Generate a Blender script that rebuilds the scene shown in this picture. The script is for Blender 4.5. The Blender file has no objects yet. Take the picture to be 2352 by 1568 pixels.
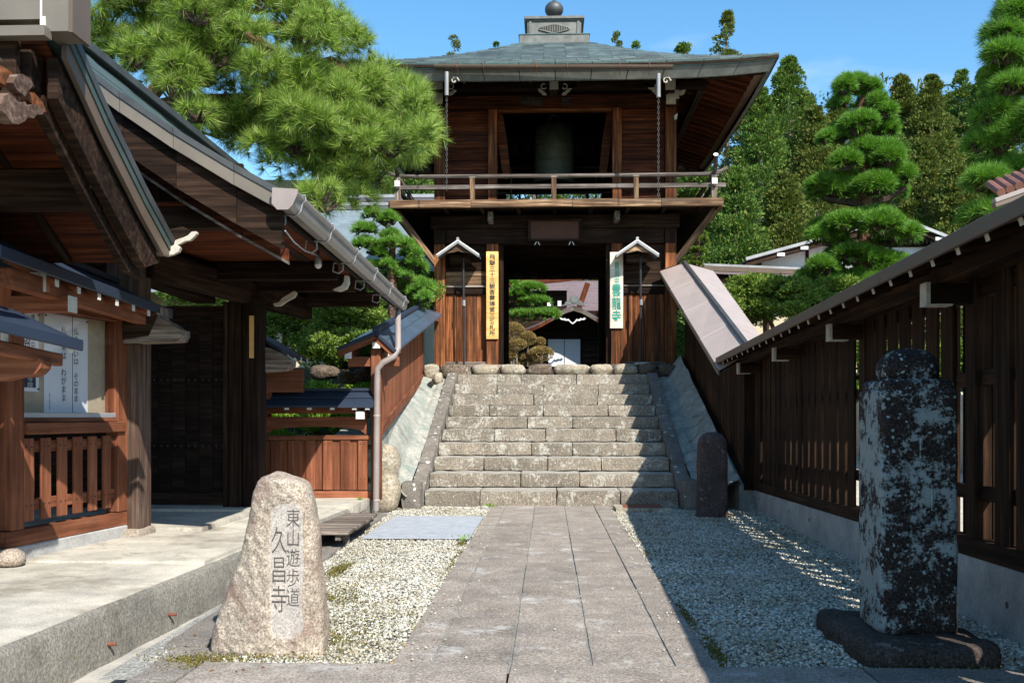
import bpy, bmesh, math, random
import numpy as np
from mathutils import Matrix, Vector

random.seed(7)
rng = np.random.default_rng(7)
scene = bpy.context.scene
COL = scene.collection

# ------------------------------------------------------------------ camera
EYE = 1.3
F = 2292.0                       # focal length in units of a 2352-wide frame
YAW = math.atan(84.0 / F)
cam_data = bpy.data.cameras.new('camera')
cam = bpy.data.objects.new('camera', cam_data)
COL.objects.link(cam)
cam.location = (0, 0, EYE)
cam.rotation_euler = (math.radians(90), 0, YAW)
cam_data.sensor_fit = 'HORIZONTAL'
cam_data.sensor_width = 36.0
cam_data.lens = 36.0 * F / 2352.0
cam_data.shift_y = (957 - 784) / 2352.0
cam_data.clip_start = 0.05
cam_data.clip_end = 2000
scene.camera = cam

# ------------------------------------------------------------------ light
SUN_DIR = Vector((-0.62, 1.0, -1.06)).normalized()      # direction the light travels
SUN_EL = math.asin(-SUN_DIR.z)
world = bpy.data.worlds.new('World')
scene.world = world
world.use_nodes = True
wn, wl = world.node_tree.nodes, world.node_tree.links
wn.clear()
sky = wn.new('ShaderNodeTexSky')
sky.sky_type = 'NISHITA'
sky.sun_disc = False
sky.sun_elevation = SUN_EL
sky.sun_rotation = math.atan2(-SUN_DIR.x, -SUN_DIR.y)
sky.air_density = 1.0
sky.dust_density = 0.3
sky.ozone_density = 1.6
wbg = wn.new('ShaderNodeBackground')
wbg.inputs['Strength'].default_value = 0.15
wout = wn.new('ShaderNodeOutputWorld')
# a few thin wisps of cloud, the same all round the sky
wtc = wn.new('ShaderNodeTexCoord')
wmap = wn.new('ShaderNodeMapping'); wmap.inputs['Scale'].default_value = (1.4, 1.4, 6.0)
wmap.inputs['Location'].default_value = (0.35, 0.1, 0.4)
wno = wn.new('ShaderNodeTexNoise'); wno.inputs['Scale'].default_value = 2.2; wno.inputs['Detail'].default_value = 7
wrp = wn.new('ShaderNodeValToRGB')
wrp.color_ramp.elements[0].position = 0.56; wrp.color_ramp.elements[0].color = (0, 0, 0, 1)
wrp.color_ramp.elements[1].position = 0.80; wrp.color_ramp.elements[1].color = (0.5, 0.5, 0.5, 1)
wmx = wn.new('ShaderNodeMixRGB'); wmx.inputs['Color2'].default_value = (6.0, 6.2, 6.6, 1)
wl.new(wtc.outputs['Generated'], wmap.inputs['Vector'])
wl.new(wmap.outputs['Vector'], wno.inputs['Vector'])
wl.new(wno.outputs['Fac'], wrp.inputs['Fac'])
wl.new(wrp.outputs['Color'], wmx.inputs['Fac'])
whs = wn.new('ShaderNodeHueSaturation'); whs.inputs['Saturation'].default_value = 1.26; whs.inputs['Hue'].default_value = 0.492
wl.new(sky.outputs['Color'], whs.inputs['Color'])
wl.new(whs.outputs['Color'], wmx.inputs['Color1'])
wl.new(wmx.outputs['Color'], wbg.inputs['Color'])
wl.new(wbg.outputs['Background'], wout.inputs['Surface'])

sun_data = bpy.data.lights.new('sun', 'SUN')
sun_data.energy = 5.0
sun_data.angle = math.radians(0.5)
sun_data.color = (1.0, 0.95, 0.87)
sun = bpy.data.objects.new('sun', sun_data)
COL.objects.link(sun)
sun.rotation_euler = SUN_DIR.to_track_quat('-Z', 'Y').to_euler()
sun.location = (6, -10, 12)

scene.view_settings.view_transform = 'Standard'
scene.view_settings.look = 'None'
scene.view_settings.exposure = 0.65
scene.view_settings.gamma = 1.0
scene.view_settings.use_curve_mapping = False
scene.cycles.max_bounces = 6
scene.cycles.diffuse_bounces = 3
scene.cycles.glossy_bounces = 2
scene.cycles.transparent_max_bounces = 6
scene.cycles.sample_clamp_indirect = 6

# ------------------------------------------------------------------ materials
MATS = {}

def _m(name):
    m = bpy.data.materials.new(name)
    m.use_nodes = True
    n, l = m.node_tree.nodes, m.node_tree.links
    b = n['Principled BSDF']
    MATS[name] = m
    return m, n, l, b

def c4(c):
    return (c[0], c[1], c[2], 1.0)

def ramp(n, stops):
    r = n.new('ShaderNodeValToRGB')
    e = r.color_ramp.elements
    while len(e) > 1:
        e.remove(e[-1])
    e[0].position = stops[0][0]; e[0].color = c4(stops[0][1])
    for p, c in stops[1:]:
        k = e.new(p); k.color = c4(c)
    return r

def noise(n, l, vec, scale, detail=5, rough=0.55):
    t = n.new('ShaderNodeTexNoise')
    t.inputs['Scale'].default_value = scale
    t.inputs['Detail'].default_value = detail
    t.inputs['Roughness'].default_value = rough
    if vec is not None:
        l.new(vec, t.inputs['Vector'])
    return t

def mix(n, l, fac, a, b, mode='MIX'):
    x = n.new('ShaderNodeMixRGB'); x.blend_type = mode
    for sock, v in ((x.inputs['Fac'], fac), (x.inputs['Color1'], a), (x.inputs['Color2'], b)):
        if hasattr(v, 'node'):
            l.new(v, sock)
        elif isinstance(v, (int, float)):
            sock.default_value = v
        else:
            sock.default_value = c4(v)
    return x.outputs['Color']

def bump(n, l, height, bsdf, strength, dist=0.01, prev=None):
    b = n.new('ShaderNodeBump')
    b.inputs['Strength'].default_value = strength
    b.inputs['Distance'].default_value = dist
    l.new(height, b.inputs['Height'])
    if prev is not None:
        l.new(prev, b.inputs['Normal'])
    l.new(b.outputs['Normal'], bsdf.inputs['Normal'])
    return b.outputs['Normal']

def obj_coords(n, l, scale=(1, 1, 1), rand=True):
    tc = n.new('ShaderNodeTexCoord')
    mp = n.new('ShaderNodeMapping')
    mp.inputs['Scale'].default_value = scale
    l.new(tc.outputs['Object'], mp.inputs['Vector'])
    if rand:
        oi = n.new('ShaderNodeObjectInfo')
        mul = n.new('ShaderNodeVectorMath'); mul.operation = 'SCALE'
        cmb = n.new('ShaderNodeCombineXYZ')
        for i in range(3):
            l.new(oi.outputs['Random'], cmb.inputs[i])
        l.new(cmb.outputs[0], mul.inputs[0]); mul.inputs['Scale'].default_value = 37.0
        l.new(mul.outputs[0], mp.inputs['Location'])
        return mp.outputs['Vector'], tc.outputs['Object'], oi.outputs['Random']
    return mp.outputs['Vector'], tc.outputs['Object'], None

def wood(name, dark, mid, light, stretch=(1.2, 26, 26), rough=0.8, bmp=0.5, var=0.35, weather=None):
    """grain runs along local X unless stretch says otherwise"""
    m, n, l, b = _m(name)
    v, raw, rnd = obj_coords(n, l, stretch)
    g = noise(n, l, v, 1.0, 7, 0.62)
    r = ramp(n, [(0.30, dark), (0.50, mid), (0.72, light)])
    l.new(g.outputs['Fac'], r.inputs['Fac'])
    big = noise(n, l, raw, 1.7, 4)
    br = ramp(n, [(0.3, (0.62, 0.62, 0.62)), (0.7, (1.25, 1.25, 1.25))])
    l.new(big.outputs['Fac'], br.inputs['Fac'])
    c = mix(n, l, 1.0, r.outputs['Color'], br.outputs['Color'], 'MULTIPLY')
    vr = ramp(n, [(0.0, (1 - var,) * 3), (1.0, (1 + var,) * 3)])
    l.new(rnd, vr.inputs['Fac'])
    c = mix(n, l, 1.0, c, vr.outputs['Color'], 'MULTIPLY')
    if weather:
        wv, _, _ = obj_coords(n, l, tuple(0.4 * s for s in stretch))
        w = noise(n, l, wv, 1.3, 6, 0.7)
        wr = ramp(n, [(0.48, (0, 0, 0)), (0.68, (1, 1, 1))])
        l.new(w.outputs['Fac'], wr.inputs['Fac'])
        c = mix(n, l, wr.outputs['Color'], c, weather)
    l.new(c, b.inputs['Base Color'])
    b.inputs['Roughness'].default_value = rough
    b.inputs['Specular IOR Level'].default_value = 0.10
    bump(n, l, g.outputs['Fac'], b, bmp, 0.006)
    return m

def plain(name, col, rough=0.6, metal=0.0, var=0.18, scale=3.0, bmp=0.0, spec=0.5, bscale=60):
    m, n, l, b = _m(name)
    v, raw, rnd = obj_coords(n, l)
    t = noise(n, l, v, scale, 6, 0.6)
    lo = tuple(x * (1 - var) for x in col); hi = tuple(min(1, x * (1 + var)) for x in col)
    r = ramp(n, [(0.3, lo), (0.7, hi)])
    l.new(t.outputs['Fac'], r.inputs['Fac'])
    l.new(r.outputs['Color'], b.inputs['Base Color'])
    rr = n.new('ShaderNodeMapRange')
    rr.inputs['To Min'].default_value = max(0.05, rough - 0.12); rr.inputs['To Max'].default_value = min(1, rough + 0.12)
    l.new(t.outputs['Fac'], rr.inputs['Value']); l.new(rr.outputs['Result'], b.inputs['Roughness'])
    b.inputs['Metallic'].default_value = metal
    b.inputs['Specular IOR Level'].default_value = spec
    if bmp:
        t2 = noise(n, l, raw, bscale, 4)
        bump(n, l, t2.outputs['Fac'], b, bmp, 0.004)
    return m

def stone(name, c1, c2, c3, grain=90, lichen=None, lich_cov=0.55, lich_scale=9, spots=None, spot_scale=14,
          spot_r=0.16, bmp=0.6, bdist=0.01, rough=0.9, stain=None, stain_cov=0.6, moss=None, chisel=0.0, coords_rand=True, stain_scale=2.2, tread=None, side=0.0, soft=0.05, objvar=0.10):
    m, n, l, b = _m(name)
    v = n.new('ShaderNodeNewGeometry').outputs['Position']
    g = noise(n, l, v, grain, 3, 0.7)
    gr = ramp(n, [(0.32, c1), (0.5, c2), (0.68, c3)])
    l.new(g.outputs['Fac'], gr.inputs['Fac'])
    bigv = noise(n, l, v, 3.2, 6, 0.65)
    bgr = ramp(n, [(0.3, (0.7, 0.7, 0.7)), (0.7, (1.22, 1.2, 1.17))])
    l.new(bigv.outputs['Fac'], bgr.inputs['Fac'])
    c = mix(n, l, 1.0, gr.outputs['Color'], bgr.outputs['Color'], 'MULTIPLY')
    oi_ = n.new('ShaderNodeObjectInfo'); ov = ramp(n, [(0.0, (1 - objvar,) * 3), (1.0, (1 + objvar,) * 3)])
    l.new(oi_.outputs['Random'], ov.inputs['Fac']); c = mix(n, l, 1.0, c, ov.outputs['Color'], 'MULTIPLY')
    if stain:
        s = noise(n, l, v, stain_scale, 7, 0.72)
        sr = ramp(n, [(stain_cov - 0.06, (0, 0, 0)), (stain_cov + 0.08, (0.85, 0.85, 0.85))])
        l.new(s.outputs['Fac'], sr.inputs['Fac'])
        c = mix(n, l, sr.outputs['Color'], c, stain)
    if lichen:
        s1 = noise(n, l, v, lich_scale, 9, 0.78)
        s2 = noise(n, l, v, lich_scale * 0.22, 2, 0.5)
        add = n.new('ShaderNodeMath'); add.operation = 'MULTIPLY_ADD'
        l.new(s2.outputs['Fac'], add.inputs[0]); add.inputs[1].default_value = 0.55
        l.new(s1.outputs['Fac'], add.inputs[2])
        lr = ramp(n, [(lich_cov + 0.24, (0, 0, 0)), (lich_cov + 0.24 + soft, (0.9, 0.9, 0.9))])
        src = add.outputs[0]
        if side:     # lichen thrives on the damp side that faces left
            gs = n.new('ShaderNodeNewGeometry'); ss = n.new('ShaderNodeSeparateXYZ'); l.new(gs.outputs['Normal'], ss.inputs[0])
            cl = n.new('ShaderNodeMath'); cl.operation = 'MULTIPLY'; cl.use_clamp = True; cl.inputs[1].default_value = -side; l.new(ss.outputs['X'], cl.inputs[0])
            ad = n.new('ShaderNodeMath'); ad.operation = 'ADD'; l.new(src, ad.inputs[0]); l.new(cl.outputs[0], ad.inputs[1]); src = ad.outputs[0]
        l.new(src, lr.inputs['Fac'])
        c = mix(n, l, lr.outputs['Color'], c, lichen)
    if spots:
        vo = n.new('ShaderNodeTexVoronoi'); vo.inputs['Scale'].default_value = spot_scale
        dv = noise(n, l, v, 30, 3)
        dm = n.new('ShaderNodeVectorMath'); dm.operation = 'MULTIPLY_ADD'
        l.new(dv.outputs['Color'], dm.inputs[0]); dm.inputs[1].default_value = (0.04, 0.04, 0.04)
        l.new(v, dm.inputs[2]); l.new(dm.outputs[0], vo.inputs['Vector'])
        sep = n.new('ShaderNodeSeparateColor'); l.new(vo.outputs['Color'], sep.inputs[0])
        thr = n.new('ShaderNodeMath'); thr.operation = 'MULTIPLY'
        sq = n.new('ShaderNodeMath'); sq.operation = 'POWER'; sq.inputs[1].default_value = 1.6
        l.new(sep.outputs[0], sq.inputs[0]); l.new(sq.outputs[0], thr.inputs[0]); thr.inputs[1].default_value = spot_r * 2.2
        ls = n.new('ShaderNodeMath'); ls.operation = 'LESS_THAN'
        l.new(vo.outputs['Distance'], ls.inputs[0]); l.new(thr.outputs[0], ls.inputs[1])
        c = mix(n, l, ls.outputs[0], c, spots)
    if moss:
        mo = noise(n, l, v, 4.5, 8, 0.75)
        mr = ramp(n, [(0.60, (0, 0, 0)), (0.68, (0.8, 0.8, 0.8))])
        l.new(mo.outputs['Fac'], mr.inputs['Fac'])
        c = mix(n, l, mr.outputs['Color'], c, moss)
    if tread:      # dust-pale, foot-worn upper faces, with brightness painted in to part treads from risers
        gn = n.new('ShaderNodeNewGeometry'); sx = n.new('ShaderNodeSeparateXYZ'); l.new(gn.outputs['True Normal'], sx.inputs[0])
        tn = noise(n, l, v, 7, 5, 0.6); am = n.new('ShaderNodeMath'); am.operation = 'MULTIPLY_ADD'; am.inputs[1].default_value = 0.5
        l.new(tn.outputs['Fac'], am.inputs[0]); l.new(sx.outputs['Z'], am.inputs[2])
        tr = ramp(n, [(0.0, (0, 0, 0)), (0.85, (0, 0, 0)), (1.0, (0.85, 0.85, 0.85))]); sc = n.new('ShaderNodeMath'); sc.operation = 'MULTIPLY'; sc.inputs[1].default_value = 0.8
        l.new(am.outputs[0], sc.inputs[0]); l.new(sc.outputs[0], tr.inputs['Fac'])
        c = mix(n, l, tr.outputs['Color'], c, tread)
    l.new(c, b.inputs['Base Color'])
    b.inputs['Roughness'].default_value = rough
    b.inputs['Specular IOR Level'].default_value = 0.2
    b2 = noise(n, l, v, grain * 0.45, 6, 0.7)
    nrm = bump(n, l, b2.outputs['Fac'], b, bmp, bdist)
    if chisel:
        mp = n.new('ShaderNodeMapping'); mp.inputs['Scale'].default_value = (34, 34, 9)
        mp.inputs['Rotation'].default_value = (0, math.radians(38), 0)
        l.new(v, mp.inputs['Vector'])
        ch = noise(n, l, mp.outputs['Vector'], 1.0, 4, 0.6)
        bump(n, l, ch.outputs['Fac'], b, chisel, 0.02, nrm)
    return m

def island(name, stops, rough=0.7, trans=0.0, spec=0.3, tcol=None, dirt=None):
    """colour varies from leaf to leaf / pebble to pebble"""
    m, n, l, b = _m(name)
    g = n.new('ShaderNodeNewGeometry')
    r = ramp(n, stops)
    l.new(g.outputs['Random Per Island'], r.inputs['Fac'])
    l.new(r.outputs['Color'], b.inputs['Base Color'])
    if dirt:
        dn = noise(n, l, g.outputs['Position'], 1.3, 6, 0.7); dr = ramp(n, [(0.36, (0.78, 0.73, 0.62)), (0.56, (1.08, 1.08, 1.06))])
        l.new(dn.outputs['Fac'], dr.inputs['Fac'])
        l.new(mix(n, l, 1.0, r.outputs['Color'], dr.outputs['Color'], 'MULTIPLY'), b.inputs['Base Color'])
    b.inputs['Roughness'].default_value = rough
    b.inputs['Specular IOR Level'].default_value = spec
    if trans:
        t = n.new('ShaderNodeBsdfTranslucent')
        x = n.new('ShaderNodeMixShader'); x.inputs[0].default_value = trans
        tc = mix(n, l, 1.0, r.outputs['Color'], tcol or (1.5, 1.7, 0.7), 'MULTIPLY')
        l.new(tc, t.inputs['Color'])
        l.new(b.outputs[0], x.inputs[1]); l.new(t.outputs[0], x.inputs[2])
        l.new(x.outputs[0], n['Material Output'].inputs['Surface'])
    return m

# woods
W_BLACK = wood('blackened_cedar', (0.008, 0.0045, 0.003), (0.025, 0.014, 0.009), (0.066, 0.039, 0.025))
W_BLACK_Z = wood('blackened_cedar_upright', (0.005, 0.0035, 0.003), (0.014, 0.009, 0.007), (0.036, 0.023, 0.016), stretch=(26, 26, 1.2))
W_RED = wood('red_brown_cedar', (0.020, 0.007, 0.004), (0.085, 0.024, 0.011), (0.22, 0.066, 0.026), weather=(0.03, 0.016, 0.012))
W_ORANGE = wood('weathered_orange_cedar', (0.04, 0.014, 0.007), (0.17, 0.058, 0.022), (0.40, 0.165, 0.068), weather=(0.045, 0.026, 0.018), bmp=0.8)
W_NEW = wood('oiled_red_cedar', (0.12, 0.040, 0.020), (0.21, 0.075, 0.038), (0.33, 0.135, 0.072), var=0.24, bmp=0.4, rough=0.65)
W_FENCE = wood('dark_stained_fence_wood', (0.008, 0.0045, 0.003), (0.027, 0.014, 0.008), (0.080, 0.038, 0.018))
W_GREY = wood('weathered_grey_wood', (0.05, 0.038, 0.03), (0.17, 0.135, 0.11), (0.38, 0.33, 0.28), bmp=0.9)
W_EDGE = wood('weathered_edge_board', (0.035, 0.018, 0.011), (0.15, 0.085, 0.048), (0.46, 0.31, 0.18), bmp=0.9, weather=(0.10, 0.075, 0.055))
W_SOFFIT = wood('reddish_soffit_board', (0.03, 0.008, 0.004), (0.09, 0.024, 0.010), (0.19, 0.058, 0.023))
W_BOARD = wood('pale_yellow_sign_wood', (0.66, 0.36, 0.10), (0.78, 0.47, 0.16), (0.86, 0.58, 0.24), var=0.03, bmp=0.1, stretch=(20, 20, 0.8))
W_PALE = wood('bleached_sign_wood', (0.55, 0.47, 0.36), (0.68, 0.60, 0.48), (0.8, 0.72, 0.6), var=0.03, bmp=0.1, stretch=(20, 20, 0.8))
# metals and paint
P_WHITE = plain('white_paint', (0.64, 0.63, 0.59), 0.65, var=0.16, scale=16)
P_CREAM = plain('cream_painted_end', (0.46, 0.42, 0.345), 0.75, var=0.25, scale=14)
M_BLUE = plain('dark_blue_roof_sheet', (0.016, 0.027, 0.050), 0.6, 0.0, var=0.15)
M_BLUELIT = plain('slate_blue_roof_sheet', (0.065, 0.10, 0.15), 0.36, 0.1, var=0.18)
M_TAN = plain('taupe_roof_sheet', (0.40, 0.33, 0.30), 0.42, 0.0, var=0.06)
M_BROWN = plain('brown_sheet_metal', (0.125, 0.088, 0.062), 0.5, 0.1, var=0.12)
M_KHAKI = plain('khaki_sheet_metal', (0.17, 0.145, 0.115), 0.5, 0.1, var=0.14)
M_GREEN = plain('verdigris_sheet', (0.062, 0.088, 0.080), 0.5, 0.15, var=0.2)
M_ZINC = plain('zinc_gutter', (0.30, 0.28, 0.265), 0.38, 0.35, var=0.15)
M_PIPE = plain('taupe_downpipe', (0.27, 0.225, 0.205), 0.5, 0.0, var=0.12)
M_IRON = plain('black_iron', (0.03, 0.028, 0.03), 0.55, 0.4)
M_RUST = plain('rusty_iron', (0.19, 0.065, 0.035), 0.85, 0.0, var=0.4, scale=25, bmp=0.4)
M_STEEL = plain('dull_steel', (0.33, 0.33, 0.33), 0.5, 0.5)
M_CHAIN = plain('grey_chain', (0.10, 0.095, 0.09), 0.6, 0.3)
W_PLATE = wood('faded_name_plate_wood', (0.02, 0.015, 0.012), (0.055, 0.045, 0.038), (0.14, 0.12, 0.10))
M_BELL = plain('green_bronze', (0.10, 0.125, 0.095), 0.6, 0.2, var=0.35)
M_ALU = plain('aluminium_track', (0.55, 0.56, 0.58), 0.4, 0.6, var=0.05)

def copper_roof():
    m, n, l, b = _m('patinated_copper')
    v, raw, rnd = obj_coords(n, l, (1, 1, 1))
    t = noise(n, l, v, 2.0, 6, 0.65)
    r = ramp(n, [(0.28, (0.032, 0.040, 0.040)), (0.5, (0.058, 0.085, 0.085)), (0.72, (0.115, 0.165, 0.155))])
    l.new(t.outputs['Fac'], r.inputs['Fac'])
    w = noise(n, l, raw, 0.9, 5, 0.6)
    wr = ramp(n, [(0.62, (0, 0, 0)), (0.75, (0.7, 0.7, 0.7))])
    l.new(w.outputs['Fac'], wr.inputs['Fac'])
    c = mix(n, l, wr.outputs['Color'], r.outputs['Color'], (0.17, 0.13, 0.10))
    vr = ramp(n, [(0.0, (0.68,) * 3), (1.0, (1.35,) * 3)])
    l.new(rnd, vr.inputs['Fac'])
    c = mix(n, l, 1.0, c, vr.outputs['Color'], 'MULTIPLY')
    l.new(c, b.inputs['Base Color'])
    b.inputs['Roughness'].default_value = 0.55
    b.inputs['Metallic'].default_value = 0.2
    return m
M_COPPER = copper_roof()
M_FASCIA = plain('grey_green_fascia_sheet', (0.145, 0.15, 0.135), 0.5, 0.1, var=0.28, scale=5)
M_PATINA = plain('verdigris_edge', (0.075, 0.13, 0.12), 0.55, 0.1, var=0.3, scale=6)
M_FINIAL = plain('grey_finial_sheet', (0.135, 0.135, 0.12), 0.5, 0.1, var=0.35, scale=5)
M_DARKMETAL = plain('dark_ridge_metal', (0.07, 0.075, 0.075), 0.5, 0.3, var=0.3)

# stones
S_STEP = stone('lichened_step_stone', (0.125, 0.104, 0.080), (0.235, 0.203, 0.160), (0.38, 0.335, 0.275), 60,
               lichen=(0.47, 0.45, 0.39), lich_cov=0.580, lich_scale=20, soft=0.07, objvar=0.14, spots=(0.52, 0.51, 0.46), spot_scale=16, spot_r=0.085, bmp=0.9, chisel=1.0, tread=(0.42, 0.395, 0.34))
S_CURB = stone('dark_curb_stone', (0.11, 0.10, 0.085), (0.19, 0.17, 0.145), (0.30, 0.275, 0.24), 70,
               lichen=(0.5, 0.48, 0.42), lich_cov=0.66, lich_scale=9, spots=(0.6, 0.59, 0.54), spot_scale=9, spot_r=0.14, bmp=0.8)
S_PAVE = stone('grey_brown_paving_stone', (0.145, 0.12, 0.098), (0.29, 0.252, 0.213), (0.48, 0.43, 0.375), 75,
               lichen=(0.42, 0.40, 0.36), lich_cov=0.645, lich_scale=40, bmp=1.0, bdist=0.012, stain=(0.60, 0.58, 0.55), stain_cov=0.625)
S_KERB = stone('rough_kerb_stone', (0.13, 0.112, 0.095), (0.24, 0.215, 0.185), (0.40, 0.37, 0.33), 80, bmp=1.0, bdist=0.015, moss=(0.15, 0.13, 0.03),
               chisel=0.5)
S_PINK = stone('pinkish_granite', (0.15, 0.115, 0.088), (0.34, 0.285, 0.225), (0.58, 0.51, 0.42), 85,
               stain=(0.21, 0.13, 0.10), stain_cov=0.56, bmp=0.9, bdist=0.012)
S_CARVE = plain('recess_shade_grey', (0.07, 0.06, 0.052), 0.9)  # dark colour stands in for shade inside carved strokes and holes
S_PANEL = stone('smoothed_granite', (0.22, 0.19, 0.165), (0.37, 0.335, 0.30), (0.52, 0.48, 0.43), 100, bmp=0.5, stain=(0.25, 0.19, 0.17), stain_cov=0.60)
S_PILLAR = stone('black_lichened_stone', (0.010, 0.008, 0.007), (0.028, 0.021, 0.018), (0.07, 0.052, 0.045), 60,
                 lichen=(0.29, 0.335, 0.33), lich_cov=0.568, lich_scale=15, side=0.095, soft=0.07, spots=(0.28, 0.34, 0.335), spot_scale=30, spot_r=0.15,
                 bmp=1.0, bdist=0.015)
S_PBASE = stone('dark_mossy_base_stone', (0.02, 0.016, 0.014), (0.05, 0.038, 0.032), (0.10, 0.08, 0.07), 60,
                lichen=(0.24, 0.22, 0.2), lich_cov=0.68, lich_scale=9, bmp=1.0, moss=(0.04, 0.045, 0.012))
S_STELE = stone('dark_red_stele_stone', (0.03, 0.022, 0.02), (0.08, 0.055, 0.05), (0.15, 0.115, 0.105), 60,
                lichen=(0.22, 0.2, 0.19), lich_cov=0.64, lich_scale=12, bmp=0.9)
S_ROCK = stone('tan_river_rock', (0.20, 0.165, 0.115), (0.36, 0.31, 0.23), (0.52, 0.47, 0.37), 30,
               lichen=(0.55, 0.53, 0.46), lich_cov=0.60, lich_scale=6, stain=(0.10, 0.085, 0.065), stain_cov=0.6, bmp=1.0, bdist=0.03)
S_ROCKD = stone('dark_river_rock', (0.06, 0.045, 0.035), (0.13, 0.10, 0.075), (0.25, 0.20, 0.15), 30,
                lichen=(0.45, 0.44, 0.36), lich_cov=0.66, lich_scale=6, bmp=1.0, bdist=0.03)
S_CONC = stone('smooth_concrete', (0.33, 0.325, 0.31), (0.39, 0.385, 0.37), (0.45, 0.445, 0.43), 40, bmp=0.15,
               stain=(0.25, 0.24, 0.22), stain_cov=0.66, spots=(0.16, 0.15, 0.14), spot_scale=7, spot_r=0.025, coords_rand=False)
S_PLAT = stone('worn_platform_concrete', (0.34, 0.31, 0.255), (0.50, 0.465, 0.39), (0.63, 0.59, 0.50), 110,
               stain=(0.23, 0.195, 0.145), stain_cov=0.56, stain_scale=1.3, bmp=0.35, lichen=(0.30, 0.27, 0.21), lich_cov=0.64, lich_scale=3.5, coords_rand=False)
S_PLATW = stone('rough_cast_concrete', (0.15, 0.14, 0.115), (0.25, 0.235, 0.20), (0.36, 0.34, 0.29), 60,
                stain=(0.09, 0.075, 0.055), stain_cov=0.63, bmp=1.0, bdist=0.015, coords_rand=False)
S_GUT = stone('gutter_mortar', (0.30, 0.28, 0.24), (0.42, 0.395, 0.345), (0.54, 0.51, 0.45), 140, bmp=0.7, coords_rand=False)
S_MORTAR = stone('pale_mortar_slope', (0.27, 0.265, 0.225), (0.41, 0.405, 0.355), (0.56, 0.555, 0.50), 45,
                 stain=(0.25, 0.30, 0.265), stain_cov=0.52, bmp=1.0, bdist=0.03, lichen=(0.20, 0.175, 0.13), lich_cov=0.64, lich_scale=5, coords_rand=False)
S_YARD = stone('pale_yard_ground', (0.40, 0.37, 0.31), (0.50, 0.47, 0.40), (0.60, 0.57, 0.5), 20, coords_rand=False)
G_SOIL = stone('garden_soil', (0.03, 0.028, 0.012), (0.055, 0.06, 0.022), (0.10, 0.11, 0.04), 12, bmp=1.0, bdist=0.05, coords_rand=False)
G_HILL = stone('forest_floor', (0.012, 0.014, 0.006), (0.025, 0.03, 0.010), (0.05, 0.05, 0.02), 3, bmp=1.0, bdist=0.2, coords_rand=False)
G_BED = stone('gravel_bed', (0.16, 0.155, 0.14), (0.32, 0.31, 0.28), (0.55, 0.54, 0.5), 70, bmp=1.0, bdist=0.02, moss=(0.20, 0.19, 0.08), coords_rand=False)
G_PEB = island('white_gravel', [(0.0, (0.16, 0.15, 0.125)), (0.25, (0.33, 0.315, 0.265)), (0.65, (0.50, 0.485, 0.42)), (0.92, (0.66, 0.645, 0.575)), (1.0, (0.36, 0.26, 0.15))], 0.8, dirt=True)
S_GRATE = plain('galvanised_mesh', (0.42, 0.45, 0.49), 0.55, 0.2, var=0.12, scale=8)
T_TILE = plain('blue_grey_roof_tile', (0.20, 0.245, 0.265), 0.4, 0.1, var=0.25, scale=2)
T_PURPLE = plain('purple_brown_roof_sheet', (0.20, 0.15, 0.155), 0.4, 0.1, var=0.12)
T_GREYROOF = plain('dark_grey_roof_sheet', (0.10, 0.09, 0.095), 0.4, 0.1, var=0.15)
P_PLASTER = plain('white_plaster', (0.76, 0.77, 0.78), 0.8, var=0.04)
P_OCHRE = plain('cream_plaster', (0.55, 0.47, 0.32), 0.85, var=0.08)
P_DOOR = plain('pale_paper_door', (0.62, 0.63, 0.64), 0.7, var=0.03)
P_PAPER = plain('white_notice_paper', (0.74, 0.76, 0.79), 0.7, var=0.03)
P_CORK = plain('beige_pinboard', (0.42, 0.35, 0.24), 0.9, var=0.12, scale=20)
P_NAVY = plain('navy_print', (0.02, 0.03, 0.06), 0.7)
P_INK = plain('black_ink', (0.012, 0.012, 0.014), 0.6)
P_TEAL = plain('teal_lettering', (0.02, 0.24, 0.17), 0.5, var=0.3)
M_PLAQUE = plain('dark_brown_plaque', (0.095, 0.05, 0.036), 0.85, 0.0, var=0.15, spec=0.1)
# foliage
L_PINE = island('long_pine_needles', [(0, (0.075, 0.14, 0.02)), (0.45, (0.18, 0.285, 0.036)), (0.9, (0.34, 0.46, 0.08)), (1, (0.36, 0.32, 0.12))], 0.5, 0.16, 0.4)
L_PINED = island('blue_green_pine_needles', [(0, (0.06, 0.16, 0.02)), (0.5, (0.12, 0.27, 0.03)), (1, (0.22, 0.39, 0.05))], 0.5, 0.22, 0.4)
L_CEDAR = island('cedar_foliage', [(0, (0.035, 0.085, 0.018)), (0.5, (0.09, 0.17, 0.030)), (0.93, (0.19, 0.27, 0.05)), (1, (0.20, 0.12, 0.035))], 0.75, 0.14, 0.2)
L_CEDARB = island('dull_cedar_foliage', [(0, (0.045, 0.08, 0.016)), (0.5, (0.105, 0.145, 0.028)), (0.9, (0.20, 0.225, 0.048)), (1, (0.22, 0.12, 0.04))], 0.75, 0.14, 0.2)
L_YEW = island('yew_foliage', [(0, (0.04, 0.085, 0.014)), (0.5, (0.12, 0.20, 0.028)), (1, (0.27, 0.34, 0.05))], 0.6, 0.22, 0.3)
L_HEDGE = island('hedge_foliage', [(0, (0.06, 0.12, 0.018)), (0.5, (0.13, 0.21, 0.028)), (1, (0.25, 0.30, 0.05))], 0.6, 0.22, 0.3)
L_AZALEA = island('clipped_azalea_leaves', [(0, (0.14, 0.14, 0.035)), (0.5, (0.28, 0.21, 0.07)), (1, (0.42, 0.25, 0.13))], 0.7, 0.15, 0.2)
L_FERN = island('bright_fern_leaves', [(0, (0.10, 0.20, 0.02)), (0.6, (0.20, 0.34, 0.03)), (1, (0.32, 0.42, 0.06))], 0.6, 0.3, 0.3)
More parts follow.
